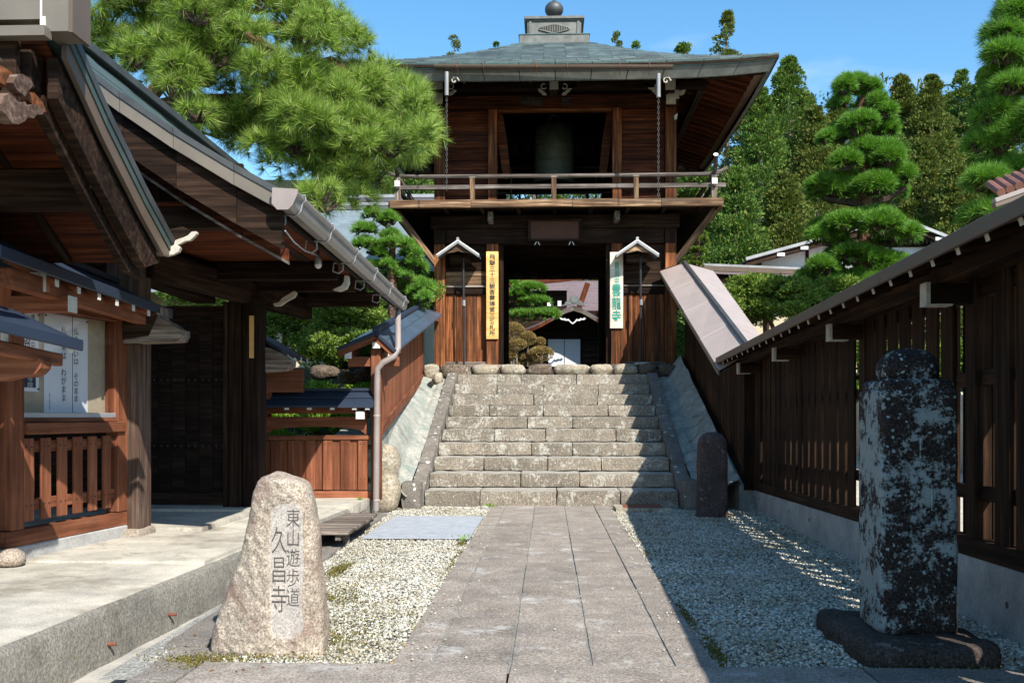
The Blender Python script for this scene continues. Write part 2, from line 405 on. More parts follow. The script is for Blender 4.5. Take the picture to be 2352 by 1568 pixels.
L_MOSS = island('yellow_green_moss', [(0, (0.07, 0.06, 0.015)), (0.6, (0.13, 0.115, 0.03)), (1, (0.22, 0.19, 0.05))], 0.95, 0.0, 0.1)
B_BARK = stone('pine_bark', (0.04, 0.022, 0.014), (0.14, 0.075, 0.045), (0.30, 0.18, 0.12), 22, bmp=1.0, bdist=0.03)
B_TWIG = stone('dark_twig_bark', (0.02, 0.014, 0.01), (0.06, 0.042, 0.03), (0.13, 0.10, 0.08), 30, bmp=0.5)
B_CEDAR = stone('pale_cedar_bark', (0.08, 0.06, 0.045), (0.17, 0.14, 0.115), (0.28, 0.25, 0.22), 15, bmp=1.0, bdist=0.03)

def glass_mat():
    m, n, l, b = _m('window_glass')
    g = n.new('ShaderNodeBsdfGlossy'); g.inputs['Roughness'].default_value = 0.03
    t = n.new('ShaderNodeBsdfTransparent')
    fr = n.new('ShaderNodeLayerWeight'); pw = n.new('ShaderNodeMath'); pw.operation = 'POWER'; pw.inputs[1].default_value = 4.0
    ml = n.new('ShaderNodeMath'); ml.operation = 'MULTIPLY_ADD'; ml.inputs[1].default_value = 0.7; ml.inputs[2].default_value = 0.03
    l.new(fr.outputs['Facing'], pw.inputs[0]); l.new(pw.outputs[0], ml.inputs[0])
    x = n.new('ShaderNodeMixShader')
    l.new(ml.outputs[0], x.inputs[0]); l.new(t.outputs[0], x.inputs[1]); l.new(g.outputs[0], x.inputs[2])
    l.new(x.outputs[0], n['Material Output'].inputs['Surface'])
    return m
GLASS = glass_mat()

# ------------------------------------------------------------------ object helpers
WM = {}
CAM_R = Vector((math.cos(YAW), math.sin(YAW), 0))
CAM_F = Vector((-math.sin(YAW), math.cos(YAW), 0))

def at(px, py, Y=None, Z=None, X=None):
    """photo pixel (2352-wide frame) and one known world coordinate -> world point"""
    d = CAM_F + CAM_R * ((px - 1176) / F) + Vector((0, 0, 1)) * ((957 - py) / F)
    if Y is not None: t = Y / d.y
    elif Z is not None: t = (Z - EYE) / d.z
    else: t = X / d.x
    return Vector((0, 0, EYE)) + d * t

def link(o, parent=None, M=None):
    COL.objects.link(o)
    M = M or Matrix.Identity(4)
    WM[o.name] = M
    if parent is not None:
        o.parent = parent
        o.matrix_basis = WM[parent.name].inverted() @ M
    else:
        o.matrix_basis = M
    return o

def tag(o, label=None, cat=None, group=None, kind=None):
    if label: o['label'] = label
    if cat: o['category'] = cat
    if group: o['group'] = group
    if kind: o['kind'] = kind
    return o

def thing(name, label, cat, loc=(0, 0, 0), group=None, kind=None, rotz=0):
    o = bpy.data.objects.new(name, None)
    o.empty_display_size = 0.3
    link(o, None, Matrix.Translation(Vector(loc)) @ Matrix.Rotation(rotz, 4, 'Z'))
    return tag(o, label, cat, group, kind)

def mesh_from(name, V, Fc, mat, smooth=False):
    me = bpy.data.meshes.new(name)
    me.from_pydata([tuple(v) for v in V], [], Fc)
    if mat: me.materials.append(mat)
    if smooth:
        me.polygons.foreach_set('use_smooth', [True] * len(me.polygons))
    me.update()
    return me

def mesh_np(name, V, Fc, mat, smooth=False):
    """V (n,3) float, Fc (m,k) int -- fast path"""
    V = np.asarray(V, dtype=np.float32); Fc = np.asarray(Fc, dtype=np.int32)
    me = bpy.data.meshes.new(name)
    k = Fc.shape[1]
    me.vertices.add(len(V)); me.vertices.foreach_set('co', V.ravel())
    me.loops.add(Fc.size); me.loops.foreach_set('vertex_index', Fc.ravel())
    me.polygons.add(len(Fc)); me.polygons.foreach_set('loop_start', np.arange(0, Fc.size, k, dtype=np.int32))
    if smooth: me.polygons.foreach_set('use_smooth', np.ones(len(Fc), dtype=bool))
    if mat: me.materials.append(mat)
    me.update(calc_edges=True)
    return me

def obj(name, me, parent=None, M=None):
    return link(bpy.data.objects.new(name, me), parent, M)

def wobj(name, V, Fc, mat, parent=None, origin=None, smooth=False):
    """object from world-space vertices, origin moved to the middle of its base"""
    V = np.asarray([tuple(v) for v in V], dtype=float)
    if origin is None:
        origin = Vector(((V[:, 0].min() + V[:, 0].max()) / 2, (V[:, 1].min() + V[:, 1].max()) / 2, V[:, 2].min()))
    me = mesh_from(name, V - np.array(origin), Fc, mat, smooth)
    return obj(name, me, parent, Matrix.Translation(Vector(origin)))

_cache = {}
def chbox_data(L, W, H, c):
    d = (L / 2, W / 2, H / 2)
    V, idx = [], {}
    for sx in (-1, 1):
        for sy in (-1, 1):
            for sz in (-1, 1):
                s = (sx, sy, sz)
                for k in range(3):
                    idx[(s, k)] = len(V)
                    V.append([s[a] * (d[a] if a == k else d[a] - c) for a in range(3)])
    Fc = []
    for k in range(3):
        a, b = [x for x in range(3) if x != k]
        for s in (-1, 1):
            q = []
            for sa, sb in ((-1, -1), (1, -1), (1, 1), (-1, 1)):
                t = [0, 0, 0]; t[k] = s; t[a] = sa; t[b] = sb
                q.append(idx[(tuple(t), k)])
            Fc.append(q)
    for k in range(3):                       # edges parallel to axis k
        a, b = [x for x in range(3) if x != k]
        for sa in (-1, 1):
            for sb in (-1, 1):
                t0 = [0, 0, 0]; t0[a] = sa; t0[b] = sb; t1 = list(t0)
                t0[k] = -1; t1[k] = 1
                Fc.append([idx[(tuple(t0), a)], idx[(tuple(t0), b)], idx[(tuple(t1), b)], idx[(tuple(t1), a)]])
    for sx in (-1, 1):
        for sy in (-1, 1):
            for sz in (-1, 1):
                s = (sx, sy, sz); Fc.append([idx[(s, 0)], idx[(s, 1)], idx[(s, 2)]])
    VV = [Vector(v) for v in V]; out = []
    for f in Fc:
        nrm = (VV[f[1]] - VV[f[0]]).cross(VV[f[2]] - VV[f[0]])
        cen = sum((VV[i] for i in f), Vector()) / len(f)
        out.append(f if nrm.dot(cen) > 0 else f[::-1])
    return V, out

def chbox(L, W, H, mat, c=0.006):
    key = (round(L, 4), round(W, 4), round(H, 4), mat.name, round(c, 4))
    if key not in _cache:
        c = min(c, 0.3 * min(L, W, H))
        V, Fc = chbox_data(L, W, H, c)
        _cache[key] = mesh_from('block', V, Fc, mat)
    return _cache[key]

def beam(name, p0, p1, w, h, mat, parent=None, c=0.006, side=None):
    """bar with local X along p0->p1; h is measured along the most upright direction, w across"""
    p0, p1 = Vector(p0), Vector(p1)
    d = p1 - p0; L = d.length; x = d.normalized()
    if side is not None: y = Vector(side)
    elif abs(x.z) > 0.95: y = Vector((0, 1, 0))
    else: y = Vector((0, 0, 1)).cross(x)
    z = x.cross(y).normalized(); y = z.cross(x).normalized()
    R = Matrix((x, y, z)).transposed().to_4x4()
    return obj(name, chbox(L, w, h, mat, c), parent, Matrix.Translation((p0 + p1) / 2) @ R)

def box(name, x0, x1, y0, y1, z0, z1, mat, parent=None, c=0.006, grain=None):
    """axis-aligned block; its local X is its longest side so that wood grain follows it"""
    lo = Vector((x0, y0, z0)); hi = Vector((x1, y1, z1)); s = hi - lo; m = (lo + hi) / 2
    k = grain if grain is not None else max(range(3), key=lambda a: abs(s[a]))
    if k == 0: return beam(name, (x0, m.y, m.z), (x1, m.y, m.z), abs(s.y), abs(s.z), mat, parent, c)
    if k == 1: return beam(name, (m.x, y0, m.z), (m.x, y1, m.z), abs(s.x), abs(s.z), mat, parent, c)
    return beam(name, (m.x, m.y, z0), (m.x, m.y, z1), abs(s.y), abs(s.x), mat, parent, c)

class MB:
    def __init__(s): s.V = []; s.F = []
    def add(s, V, Fc):
        o = len(s.V); s.V += [Vector(v) for v in V]; s.F += [[i + o for i in f] for f in Fc]
    def box(s, x0, x1, y0, y1, z0, z1):
        s.add([(x0, y0, z0), (x1, y0, z0), (x1, y1, z0), (x0, y1, z0), (x0, y0, z1), (x1, y0, z1), (x1, y1, z1), (x0, y1, z1)],
              [[0, 3, 2, 1], [4, 5, 6, 7], [0, 1, 5, 4], [1, 2, 6, 5], [2, 3, 7, 6], [3, 0, 4, 7]])
    def bar(s, p0, p1, w, h):
        p0, p1 = Vector(p0), Vector(p1); x = (p1 - p0).normalized()
        y = Vector((0, 0, 1)).cross(x) if abs(x.z) < 0.95 else Vector((0, 1, 0))
        y.normalize(); z = x.cross(y)
        V = [p + y * (a * w / 2) + z * (b * h / 2) for p in (p0, p1) for a, b in ((-1, -1), (1, -1), (1, 1), (-1, 1))]
        s.add(V, [[0, 3, 2, 1], [4, 5, 6, 7], [0, 1, 5, 4], [1, 2, 6, 5], [2, 3, 7, 6], [3, 0, 4, 7]])
    def slab(s, q, t):
        """quad q (4 points) thickened downwards by t"""
        q = [Vector(p) for p in q]; d = Vector((0, 0, -t))
        s.add(q + [p + d for p in q], [[0, 1, 2, 3], [7, 6, 5, 4], [0, 4, 5, 1], [1, 5, 6, 2], [2, 6, 7, 3], [3, 7, 4, 0]])
    def prism(s, poly, d):
        poly = [Vector(p) for p in poly]; d = Vector(d); n = len(poly)
        s.add(poly + [p + d for p in poly], [list(range(n))[::-1], list(range(n, 2 * n))] + [[i, (i + 1) % n, n + (i + 1) % n, n + i] for i in range(n)])
    def tube(s, pts, r, n=8, caps=True):
        pts = [Vector(p) for p in pts]
        rs = r if isinstance(r, (list, tuple)) else [r] * len(pts)
        rings = []; prev = None
        for i, p in enumerate(pts):
            d = (pts[min(i + 1, len(pts) - 1)] - pts[max(i - 1, 0)]).normalized()
            if prev is None:
                u = d.orthogonal().normalized()
            else:
                u = (prev - d * prev.dot(d)); u = u.normalized() if u.length > 1e-5 else d.orthogonal().normalized()
            prev = u; v = d.cross(u)
            rings.append([p + (u * math.cos(2 * math.pi * k / n) + v * math.sin(2 * math.pi * k / n)) * rs[i] for k in range(n)])
        V = [q for g in rings for q in g]; Fc = []
        for i in range(len(pts) - 1):
            for k in range(n):
                a = i * n + k; b = i * n + (k + 1) % n
                Fc.append([a, b, b + n, a + n])
        if caps: Fc += [list(range(n))[::-1], [(len(pts) - 1) * n + k for k in range(n)]]
        s.add(V, Fc)
    def lathe(s, prof, c, n=32):
        c = Vector(c); V = []; Fc = []
        for r, z in prof:
            for k in range(n):
                a = 2 * math.pi * k / n; V.append(c + Vector((r * math.cos(a), r * math.sin(a), z)))
        for i in range(len(prof) - 1):
            for k in range(n):
                a = i * n + k; b = i * n + (k + 1) % n; Fc.append([a, b, b + n, a + n])
        Fc += [list(range(n))[::-1], [(len(prof) - 1) * n + k for k in range(n)]]
        s.add(V, Fc)
    def build(s, name, mat, parent=None, smooth=False, origin=None):
        return wobj(name, s.V, s.F, mat, parent, origin, smooth)

def smoothed(o, angle=40):
    me = o.data
    me.polygons.foreach_set('use_smooth', [True] * len(me.polygons))
    try: me.set_sharp_from_angle(angle=math.radians(angle))
    except Exception: pass
    return o

def wav(P, scale, seed, octaves=3):
    """cheap smooth pseudo-noise on (n,3) points, about -1..1"""
    r = np.random.default_rng(seed); out = np.zeros(len(P)); amp = 1.0; tot = 0
    for o in range(octaves):
        for k in range(5):
            d = r.normal(size=3); d /= np.linalg.norm(d)
            out += amp * np.sin(P @ d * scale * (1 + 0.5 * r.random()) * 2 * math.pi + r.random() * 6.28)
        tot += amp * 2.2; amp *= 0.5; scale *= 2.1
    return out / tot

def rbox(name, x0, x1, y0, y1, z0, z1, mat, parent=None, res=0.08, amp=0.006, rnd=0.015, seed=0, M=None, nscale=4.0):
    """stone block with rounded, slightly uneven faces"""
    L = (x1 - x0, y1 - y0, z1 - z0)
    n = [max(2, int(round(a / res))) for a in L]
    V = {}; VL = []; Fc = []
    def vid(i, j, k):
        if (i, j, k) not in V:
            V[(i, j, k)] = len(VL); VL.append((i / n[0], j / n[1], k / n[2]))
        return V[(i, j, k)]
    for i in range(n[0]):
        for j in range(n[1]):
            Fc.append([vid(i, j, 0), vid(i, j + 1, 0), vid(i + 1, j + 1, 0), vid(i + 1, j, 0)])
            Fc.append([vid(i, j, n[2]), vid(i + 1, j, n[2]), vid(i + 1, j + 1, n[2]), vid(i, j + 1, n[2])])
    for i in range(n[0]):
        for k in range(n[2]):
            Fc.append([vid(i, 0, k), vid(i + 1, 0, k), vid(i + 1, 0, k + 1), vid(i, 0, k + 1)])
            Fc.append([vid(i, n[1], k), vid(i, n[1], k + 1), vid(i + 1, n[1], k + 1), vid(i + 1, n[1], k)])
    for j in range(n[1]):
        for k in range(n[2]):
            Fc.append([vid(0, j, k), vid(0, j, k + 1), vid(0, j + 1, k + 1), vid(0, j + 1, k)])
            Fc.append([vid(n[0], j, k), vid(n[0], j + 1, k), vid(n[0], j + 1, k + 1), vid(n[0], j, k + 1)])
    P = np.array(VL); S = np.array(L); c = np.array([(x0 + x1) / 2, (y0 + y1) / 2, (z0 + z1) / 2])
    Q = (P - 0.5) * S
    inner = S / 2 - rnd
    core = np.clip(Q, -inner, inner); d = Q - core; ln = np.linalg.norm(d, axis=1, keepdims=True); ln[ln == 0] = 1
    Q = core + d / ln * np.minimum(ln, rnd)
    W = Q + c
    for a in range(3):
        Q[:, a] += amp * wav(W, nscale, seed * 3 + a)
    me = mesh_from(name, Q, Fc, mat, True)
    if rnd < res: me.set_sharp_from_angle(angle=math.radians(35))
    return obj(name, me, parent, Matrix.Translation(Vector(c)) if M is None else M @ Matrix.Translation(Vector(c)))

def ico(sub):
    bm = bmesh.new(); bmesh.ops.create_icosphere(bm, subdivisions=sub, radius=1.0)
    V = np.array([v.co[:] for v in bm.verts]); Fc = np.array([[v.index for v in f.verts] for f in bm.faces]); bm.free()
    return V, Fc
ICO1, ICO2, ICO3 = ico(1), ico(2), ico(3)

def rock(name, c, size, mat, parent=None, seed=0, sub=3, amp=0.12, box_=0.35):
    V, Fc = (ICO3 if sub == 3 else ICO2)
    V = V.copy()
    m = np.abs(V).max(axis=1, keepdims=True)
    V = V * (1 - box_) + (V / m) * box_ * 0.85
    V = V * (1 + amp * wav(V + seed * 7.3, 0.45, seed, 3))[:, None]
    V = V * np.array(size) / 2
    me = mesh_np(name, V, Fc, mat, True)
    return obj(name, me, parent, Matrix.Translation(Vector(c)))

# foliage ----------------------------------------------------------
def unit(a):
    return a / np.maximum(np.linalg.norm(a, axis=1, keepdims=True), 1e-9)

def leaves(name, C, D, length, width, mat, parent=None, tri=False, origin=(0, 0, 0), up=None):
    """C centres/bases, D unit directions; diamond (or thin triangle) faces"""
    n = len(C)
    R = rng.normal(size=(n, 3)) if up is None else up + 0.35 * rng.normal(size=(n, 3))
    S = unit(np.cross(D, R))
    Ln = (length * (0.7 + 0.6 * rng.random(n)))[:, None]; Wd = (width * (0.7 + 0.6 * rng.random(n)))[:, None]
    o = np.array(origin)
    if tri:
        V = np.stack([C - S * Wd / 2, C + S * Wd / 2, C + D * Ln], axis=1).reshape(-1, 3)
        Fc = np.arange(3 * n).reshape(n, 3)
    else:
        V = np.stack([C, C + D * Ln * 0.45 - S * Wd / 2, C + D * Ln, C + D * Ln * 0.45 + S * Wd / 2], axis=1).reshape(-1, 3)
        Fc = np.arange(4 * n).reshape(n, 4)
    me = mesh_np(name, V - o, Fc, mat)
    return obj(name, me, parent, Matrix.Translation(Vector(origin)))

def shell(c, r, n, top=0.0, fill=0.25):
    """points in an ellipsoid, mostly near its skin; top>0 favours the upper half. returns points, outward dirs"""
    d = unit(rng.normal(size=(n, 3)))
    d[:, 2] = np.where(rng.random(n) < top, np.abs(d[:, 2]), d[:, 2]); d = unit(d)
    rad = np.where(rng.random(n) < fill, rng.random(n) ** 0.5, 0.86 + 0.2 * rng.random(n))
    return np.array(c) + d * rad[:, None] * np.array(r), unit(d / np.array(r))

def tufts(C, O, n_per, spread=0.75):
    C2 = np.repeat(C, n_per, axis=0); O2 = np.repeat(O, n_per, axis=0)
    D = unit(O2 + spread * unit(rng.normal(size=O2.shape)) )
    return C2 + rng.normal(size=C2.shape) * 0.004, D

# text --------------------------------------------------------------
def text_mesh(body, size, mat, extrude=0.0, bold=0.0, spacing=1.0):
    cu = bpy.data.curves.new('lettering', 'FONT')
    cu.body = body; cu.size = size; cu.extrude = extrude; cu.offset = bold
    cu.align_x = 'CENTER'; cu.align_y = 'CENTER'; cu.space_line = spacing; cu.resolution_u = 3
    o = bpy.data.objects.new('lettering_source', cu)
    COL.objects.link(o)
    bpy.context.view_layer.update()
    dg = bpy.context.evaluated_depsgraph_get()
    me = bpy.data.meshes.new_from_object(o.evaluated_get(dg))
    bpy.data.objects.remove(o); bpy.data.curves.remove(cu)
    me.materials.clear(); me.materials.append(mat); me.name = 'lettering'
    return me

def text_fit(body, W, H, mat, extrude=0.0, bold=0.0):
    """one column of characters, scaled to fill W x H"""
    me = text_mesh('\n'.join(body), 1.0, mat, extrude, bold, 1.0)
    co = np.empty(len(me.vertices) * 3); me.vertices.foreach_get('co', co); co = co.reshape(-1, 3)
    lo, hi = co.min(0), co.max(0)
    co[:, 0] = (co[:, 0] - (lo[0] + hi[0]) / 2) * W / (hi[0] - lo[0])
    co[:, 1] = (co[:, 1] - (lo[1] + hi[1]) / 2) * H / (hi[1] - lo[1])
    me.vertices.foreach_set('co', co.ravel()); me.update()
    return me

def put_text(me, name, c, parent=None, nrm=(0, -1, 0)):
    """text standing upright, its face turned towards nrm"""
    z = Vector(nrm).normalized(); y = Vector((0, 0, 1)); x = y.cross(z).normalized(); y = z.cross(x)
    R = Matrix((x, y, z)).transposed().to_4x4()
    return obj(name, me, parent, Matrix.Translation(Vector(c)) @ R)

TX = {
    'yellow': text_fit('飛騨三十三観音霊場第三番札所', 0.125, 1.72, P_INK, 0.001, 0.012),
    'soto': text_fit('曹洞宗', 0.105, 0.50, P_TEAL, 0.001, 0.012),
    'unryu': text_fit('雲龍寺', 0.19, 0.80, P_TEAL, 0.001, 0.022),
    'marker_a': text_fit('東山遊歩道', 0.072, 0.535, S_CARVE, 0.001, -0.013),
    'marker_b': text_fit('久昌寺', 0.085, 0.47, S_CARVE, 0.001, -0.012),
    'stele': text_fit('雲龍寺', 0.14, 0.62, S_CARVE, 0.001, 0.0),
    'n1': text_fit('仏の願いは　そのまま', 0.075, 0.62, P_INK, 0.0),
    'n2': text_fit('私の幸は　わがまま', 0.075, 0.62, P_INK, 0.0),
    'n3': text_fit('佛教講演', 0.085, 0.40, P_WHITE, 0.0, 0.01),
    'n4': text_fit('講師横田老大師', 0.045, 0.50, P_INK, 0.0),
    'n5': text_fit('演題「観音さま」', 0.04, 0.52, P_INK, 0.0),
    'n6': text_fit('とき十一月', 0.04, 0.48, P_INK, 0.0),
    'n7': text_fit('寺院', 0.07, 0.09, P_WHITE, 0.0),
    'n8': text_fit('平成寺', 0.02, 0.14, P_INK, 0.0),
}

# ================================================================== GROUND
def sheet(name, pts, mat, kind='structure', parent=None):
    o = wobj(name, pts, [list(range(len(pts)))], mat, parent)
    if kind: o['kind'] = kind
    return o

sheet('ground', [(-300, -300, -0.32), (300, -300, -0.32), (300, 300, -0.32), (-300, 300, -0.32)], G_SOIL)

def wallx(Y): return -2.76 + 0.0305 * Y            # face of the raised platform on the left
def curbx(Y): return -1.93 - 0.030 * (Y - 5)       # inner edge of the gravel's edging on the left
def fencex(Y): return 2.62 + 0.022 * Y             # face of the fence footing on the right

# bed under the gravel, left and right of the path
for nm, q in (('gravel_bed', [(-2.3, 5.0, -0.035), (-0.7, 5.0, -0.035), (-0.7, 15.0, -0.035), (-2.5, 15.0, -0.035)]),
              ('gravel_bed', [(0.8, 5.0, -0.035), (2.76, 5.0, -0.035), (2.98, 15.0, -0.035), (0.8, 15.0, -0.035)]),
              ('gravel_bed', [(2.2, -3.0, -0.055), (2.62, -3.0, -0.055), (2.80, 5.4, -0.055), (2.2, 5.4, -0.055)])):
    sheet(nm, q, G_BED)

# pebbles
OCT = (np.array([(1, 0, 0), (0, 1, 0), (-1, 0, 0), (0, -1, 0), (0, 0, 1), (0, 0, -1)], float), np.array([(0, 1, 4), (1, 2, 4), (2, 3, 4), (3, 0, 4), (1, 0, 5), (2, 1, 5), (3, 2, 5), (0, 3, 5)]))
def pebbles(name, n, xf, y0, y1, size, seed, low=False):
    r = np.random.default_rng(seed)
    V0, F0 = OCT if low else ICO1
    Y = y0 + (y1 - y0) * r.random(n)
    xa, xb = xf(Y)
    X = xa + (xb - xa) * r.random(n)
    sc = size * (0.6 + 0.8 * r.random((n, 1))) * np.stack([0.9 + 0.5 * r.random(n), 0.8 + 0.4 * r.random(n), 0.5 + 0.25 * r.random(n)], 1)
    a = r.random(n) * 6.283; t = (r.random(n) - 0.5) * 0.9
    ca, sa, ct, st = np.cos(a), np.sin(a), np.cos(t), np.sin(t)
    jit = 1 + 0.16 * r.normal(size=(n, len(V0), 1))
    P = V0[None] * jit * sc[:, None, :]
    Z = P[:, :, 2] * ct[:, None] + P[:, :, 0] * st[:, None]; Xl = P[:, :, 0] * ct[:, None] - P[:, :, 2] * st[:, None]
    Xr = Xl * ca[:, None] - P[:, :, 1] * sa[:, None]; Yr = Xl * sa[:, None] + P[:, :, 1] * ca[:, None]
    hz = -0.030 + 0.012 * r.random(n) + 0.010 * wav(np.stack([X, Y, 0 * X], 1), 0.9, 4)
    V = np.stack([Xr + X[:, None], Yr + Y[:, None], Z + hz[:, None]], 2).reshape(-1, 3)
    Fc = (F0[None] + (np.arange(n) * len(V0))[:, None, None]).reshape(-1, 3)
    o = obj(name, mesh_np(name, V, Fc, G_PEB)); o['kind'] = 'stuff'
    return o
pebbles('gravel', 13500, lambda Y: (curbx(Y) + 0.01, -0.84 + 0 * Y), 5.22, 9.0, 0.0098, 1)
pebbles('gravel', 17500, lambda Y: (curbx(Y) + 0.01, -0.84 + 0 * Y), 9.0, 14.75, 0.0115, 11, True)
pebbles('gravel', 20000, lambda Y: (0.895 + 0 * Y, fencex(Y) + 0.02), 5.22, 9.0, 0.0102, 2)
pebbles('gravel', 23000, lambda Y: (0.895 + 0 * Y, fencex(Y) + 0.02), 9.0, 14.35, 0.0118, 12, True)
pebbles('gravel', 2600, lambda Y: (2.30 + 0 * Y, fencex(Y) + 0.02), 4.2, 5.3, 0.0105, 3)
pebbles('gravel', 420, lambda Y: (curbx(Y) - 0.27, curbx(Y) + 0.02), 5.3, 9.0, 0.008, 4)
# a few chips kicked on to the paving
def stray(n, x0, x1, y0, y1, seed):
    r = np.random.default_rng(seed); V0, F0 = ICO1
    C = np.stack([x0 + (x1 - x0) * r.random(n), y0 + (y1 - y0) * r.random(n), np.full(n, 0.006)], 1)
    V = (V0[None] * (1 + 0.15 * r.normal(size=(n, len(V0), 1))) * (0.004 + 0.006 * r.random((n, 1, 1))) * np.array([1, 1, 0.6]) + C[:, None]).reshape(-1, 3)
    o = obj('stray_gravel', mesh_np('stray_gravel', V, (F0[None] + (np.arange(n) * len(V0))[:, None, None]).reshape(-1, 3), G_PEB)); o['kind'] = 'stuff'
stray(90, -0.84, -0.60, 5.3, 12.0, 5); stray(70, 0.70, 0.89, 5.3, 12.0, 6); stray(60, -0.8, 0.85, 4.5, 9.0, 7)

# moss along the edges
def moss(cx, cy, rx, ry, n, z=-0.012):
    C = np.stack([cx + rx * rng.normal(size=n) * 0.5, cy + ry * rng.normal(size=n) * 0.5, np.full(n, z)], 1)
    D = unit(np.stack([rng.normal(size=n) * 0.6, rng.normal(size=n) * 0.6, 0.5 + rng.random(n)], 1))
    return C, D
ms = [moss(-1.6, 5.40, 0.6, 0.16, 420), moss(-1.2, 5.9, 0.25, 0.3, 300), moss(-0.86, 9.0, 0.03, 1.2, 200), moss(-1.95, 7.2, 0.08, 0.8, 500), moss(2.0, 5.27, 0.5, 0.05, 160), moss(-1.80, 8.5, 0.10, 0.5, 900), moss(-1.55, 7.2, 0.25, 0.5, 700), moss(-1.45, 5.75, 0.5, 0.2, 500), moss(0.93, 5.6, 0.05, 0.45, 420),
      moss(0.91, 6.6, 0.03, 0.5, 260), moss(-1.9, 5.3, 0.2, 0.15, 600), moss(-0.9, 10.3, 0.06, 0.2, 200), moss(-1.2, 6.4, 0.5, 0.5, 500)]
o = leaves('moss', np.concatenate([m[0] for m in ms]), np.concatenate([m[1] for m in ms]), 0.014, 0.011, L_MOSS)
o['kind'] = 'stuff'

# ---- paved path
path = thing('stone_path', 'paved path of long grey-brown slabs leading to the stairs', 'path', (0.03, 9.9, 0), kind='structure')
del path['category']
def slab_run(x0, x1, ys, seed, z=0.0):
    for i in range(len(ys) - 1):
        rbox('paving_slab', x0 + 0.006, x1 - 0.006, ys[i] + 0.004, ys[i + 1] - 0.004, -0.10, z + 0.003 * math.sin(seed * 5 + i * 3), S_PAVE, path,
             res=0.25, amp=0.0025, rnd=0.008, seed=seed + i)
slab_run(-0.835, -0.621, [5.245, 7.1, 9.3, 11.6, 14.68], 1)
slab_run(-0.621, -0.202, [5.245, 6.78, 9.6, 12.3, 14.68], 11)
slab_run(-0.202, 0.226, [5.245, 7.43, 8.92, 11.8, 14.68], 21)
slab_run(0.226, 0.660, [5.245, 8.3, 11.1, 14.68], 31)
slab_run(0.660, 0.887, [5.245, 7.6, 10.2, 12.6, 14.68], 41)
wobj('path_bedding', [(-0.83, 5.1, -0.012), (0.88, 5.1, -0.012), (0.88, 14.7, -0.012), (-0.83, 14.7, -0.012)], [[0, 1, 2, 3]], G_BED, path)

# ---- kerb stones across the foreground
kerb = thing('kerb_stones', 'broad kerb stones laid across the foreground', 'kerb', (0, 4.7, 0), kind='structure')
del kerb['category']
xs = [-1.83, -0.205, 1.62, 2.75, 4.2]
for i in range(4):
    rbox('kerb_stone', xs[i] + 0.004, xs[i + 1] - 0.004, 4.25, 5.235, -0.2, 0.004, S_PAVE if i < 2 else S_KERB, kerb, res=0.2, amp=0.004, rnd=0.012, seed=60 + i)
for i in range(4):
    rbox('kerb_stone', xs[i] - 0.7, xs[i + 1] - 0.708, 3.2, 4.242, -0.2, 0.002, S_PAVE, kerb, res=0.25, amp=0.004, rnd=0.012, seed=70 + i)

# ---- edging between gravel and open gutter on the left
edge = thing('gravel_edging', 'worn stone edging between the left gravel and the gutter', 'edging', (-2.2, 9, 0), kind='structure')
del edge['category']
ys = [4.0, 5.62, 6.9, 8.4, 9.7, 11.2, 12.6, 13.6]
for i in range(len(ys) - 1):
    xa, xb = curbx(ys[i]), curbx(ys[i + 1])
    w = 0.26
    if i == 0: xa += 0.06; xb += 0.10
    n0 = Vector((xa - w / 2, ys[i] + 0.005, 0)); n1 = Vector((xb - w / 2, ys[i + 1] - 0.005, 0))
    L = (n1 - n0).length; ang = math.atan2(-(n1.x - n0.x), n1.y - n0.y)
    M = Matrix.Translation((n0 + n1) / 2) @ Matrix.Rotation(ang, 4, 'Z')
    rbox('edging_stone', -w / 2, w / 2, -L / 2, L / 2, -0.16, -0.005 + 0.006 * (i % 2), S_KERB, edge, res=0.13, amp=0.008, rnd=0.02, seed=80 + i, M=M)

sheet('gutter_floor', [(-3.0, 2.0, -0.13), (-1.9, 2.0, -0.13), (-2.1, 13.6, -0.13), (-2.6, 13.6, -0.13)], S_GUT)

# ---- raised platform on the left
PZ = 0.20
def platform():
    ys = np.linspace(1.5, 13.25, 60); m = MB()
    V = []; prof = [(-9.0, PZ), (-0.9, PZ), (-0.30, PZ - 0.004), (-0.045, PZ - 0.012), (-0.012, PZ - 0.03), (0.0, PZ - 0.07), (0.012, 0.04), (0.02, -0.05), (0.03, -0.2)]
    for y in ys:
        for k, (dx, z) in enumerate(prof):
            x = wallx(y) + dx if k else -9.0
            V.append((x, y, z))
    V = np.array(V); k = len(prof)
    nz = wav(V, 1.6, 5); mask = (np.arange(len(V)) % k) >= 3
    V[mask, 0] += 0.012 * nz[mask] + 0.008 * wav(V[mask], 5, 6)
    V[~mask, 2] += 0.004 * nz[~mask]
    Fa, Fb = [], []
    for i in range(len(ys) - 1):
        for j in range(k - 1):
            f = [i * k + j, i * k + j + 1, (i + 1) * k + j + 1, (i + 1) * k + j]
            (Fa if j < 3 else Fb).append(f)
    me = mesh_from('raised_platform', V, Fa + Fb, S_PLAT, True)
    me.materials.append(S_PLATW)
    for p in me.polygons: p.material_index = 0 if p.index < len(Fa) else 1
    return obj('raised_platform', me)
plat = platform(); plat['kind'] = 'structure'
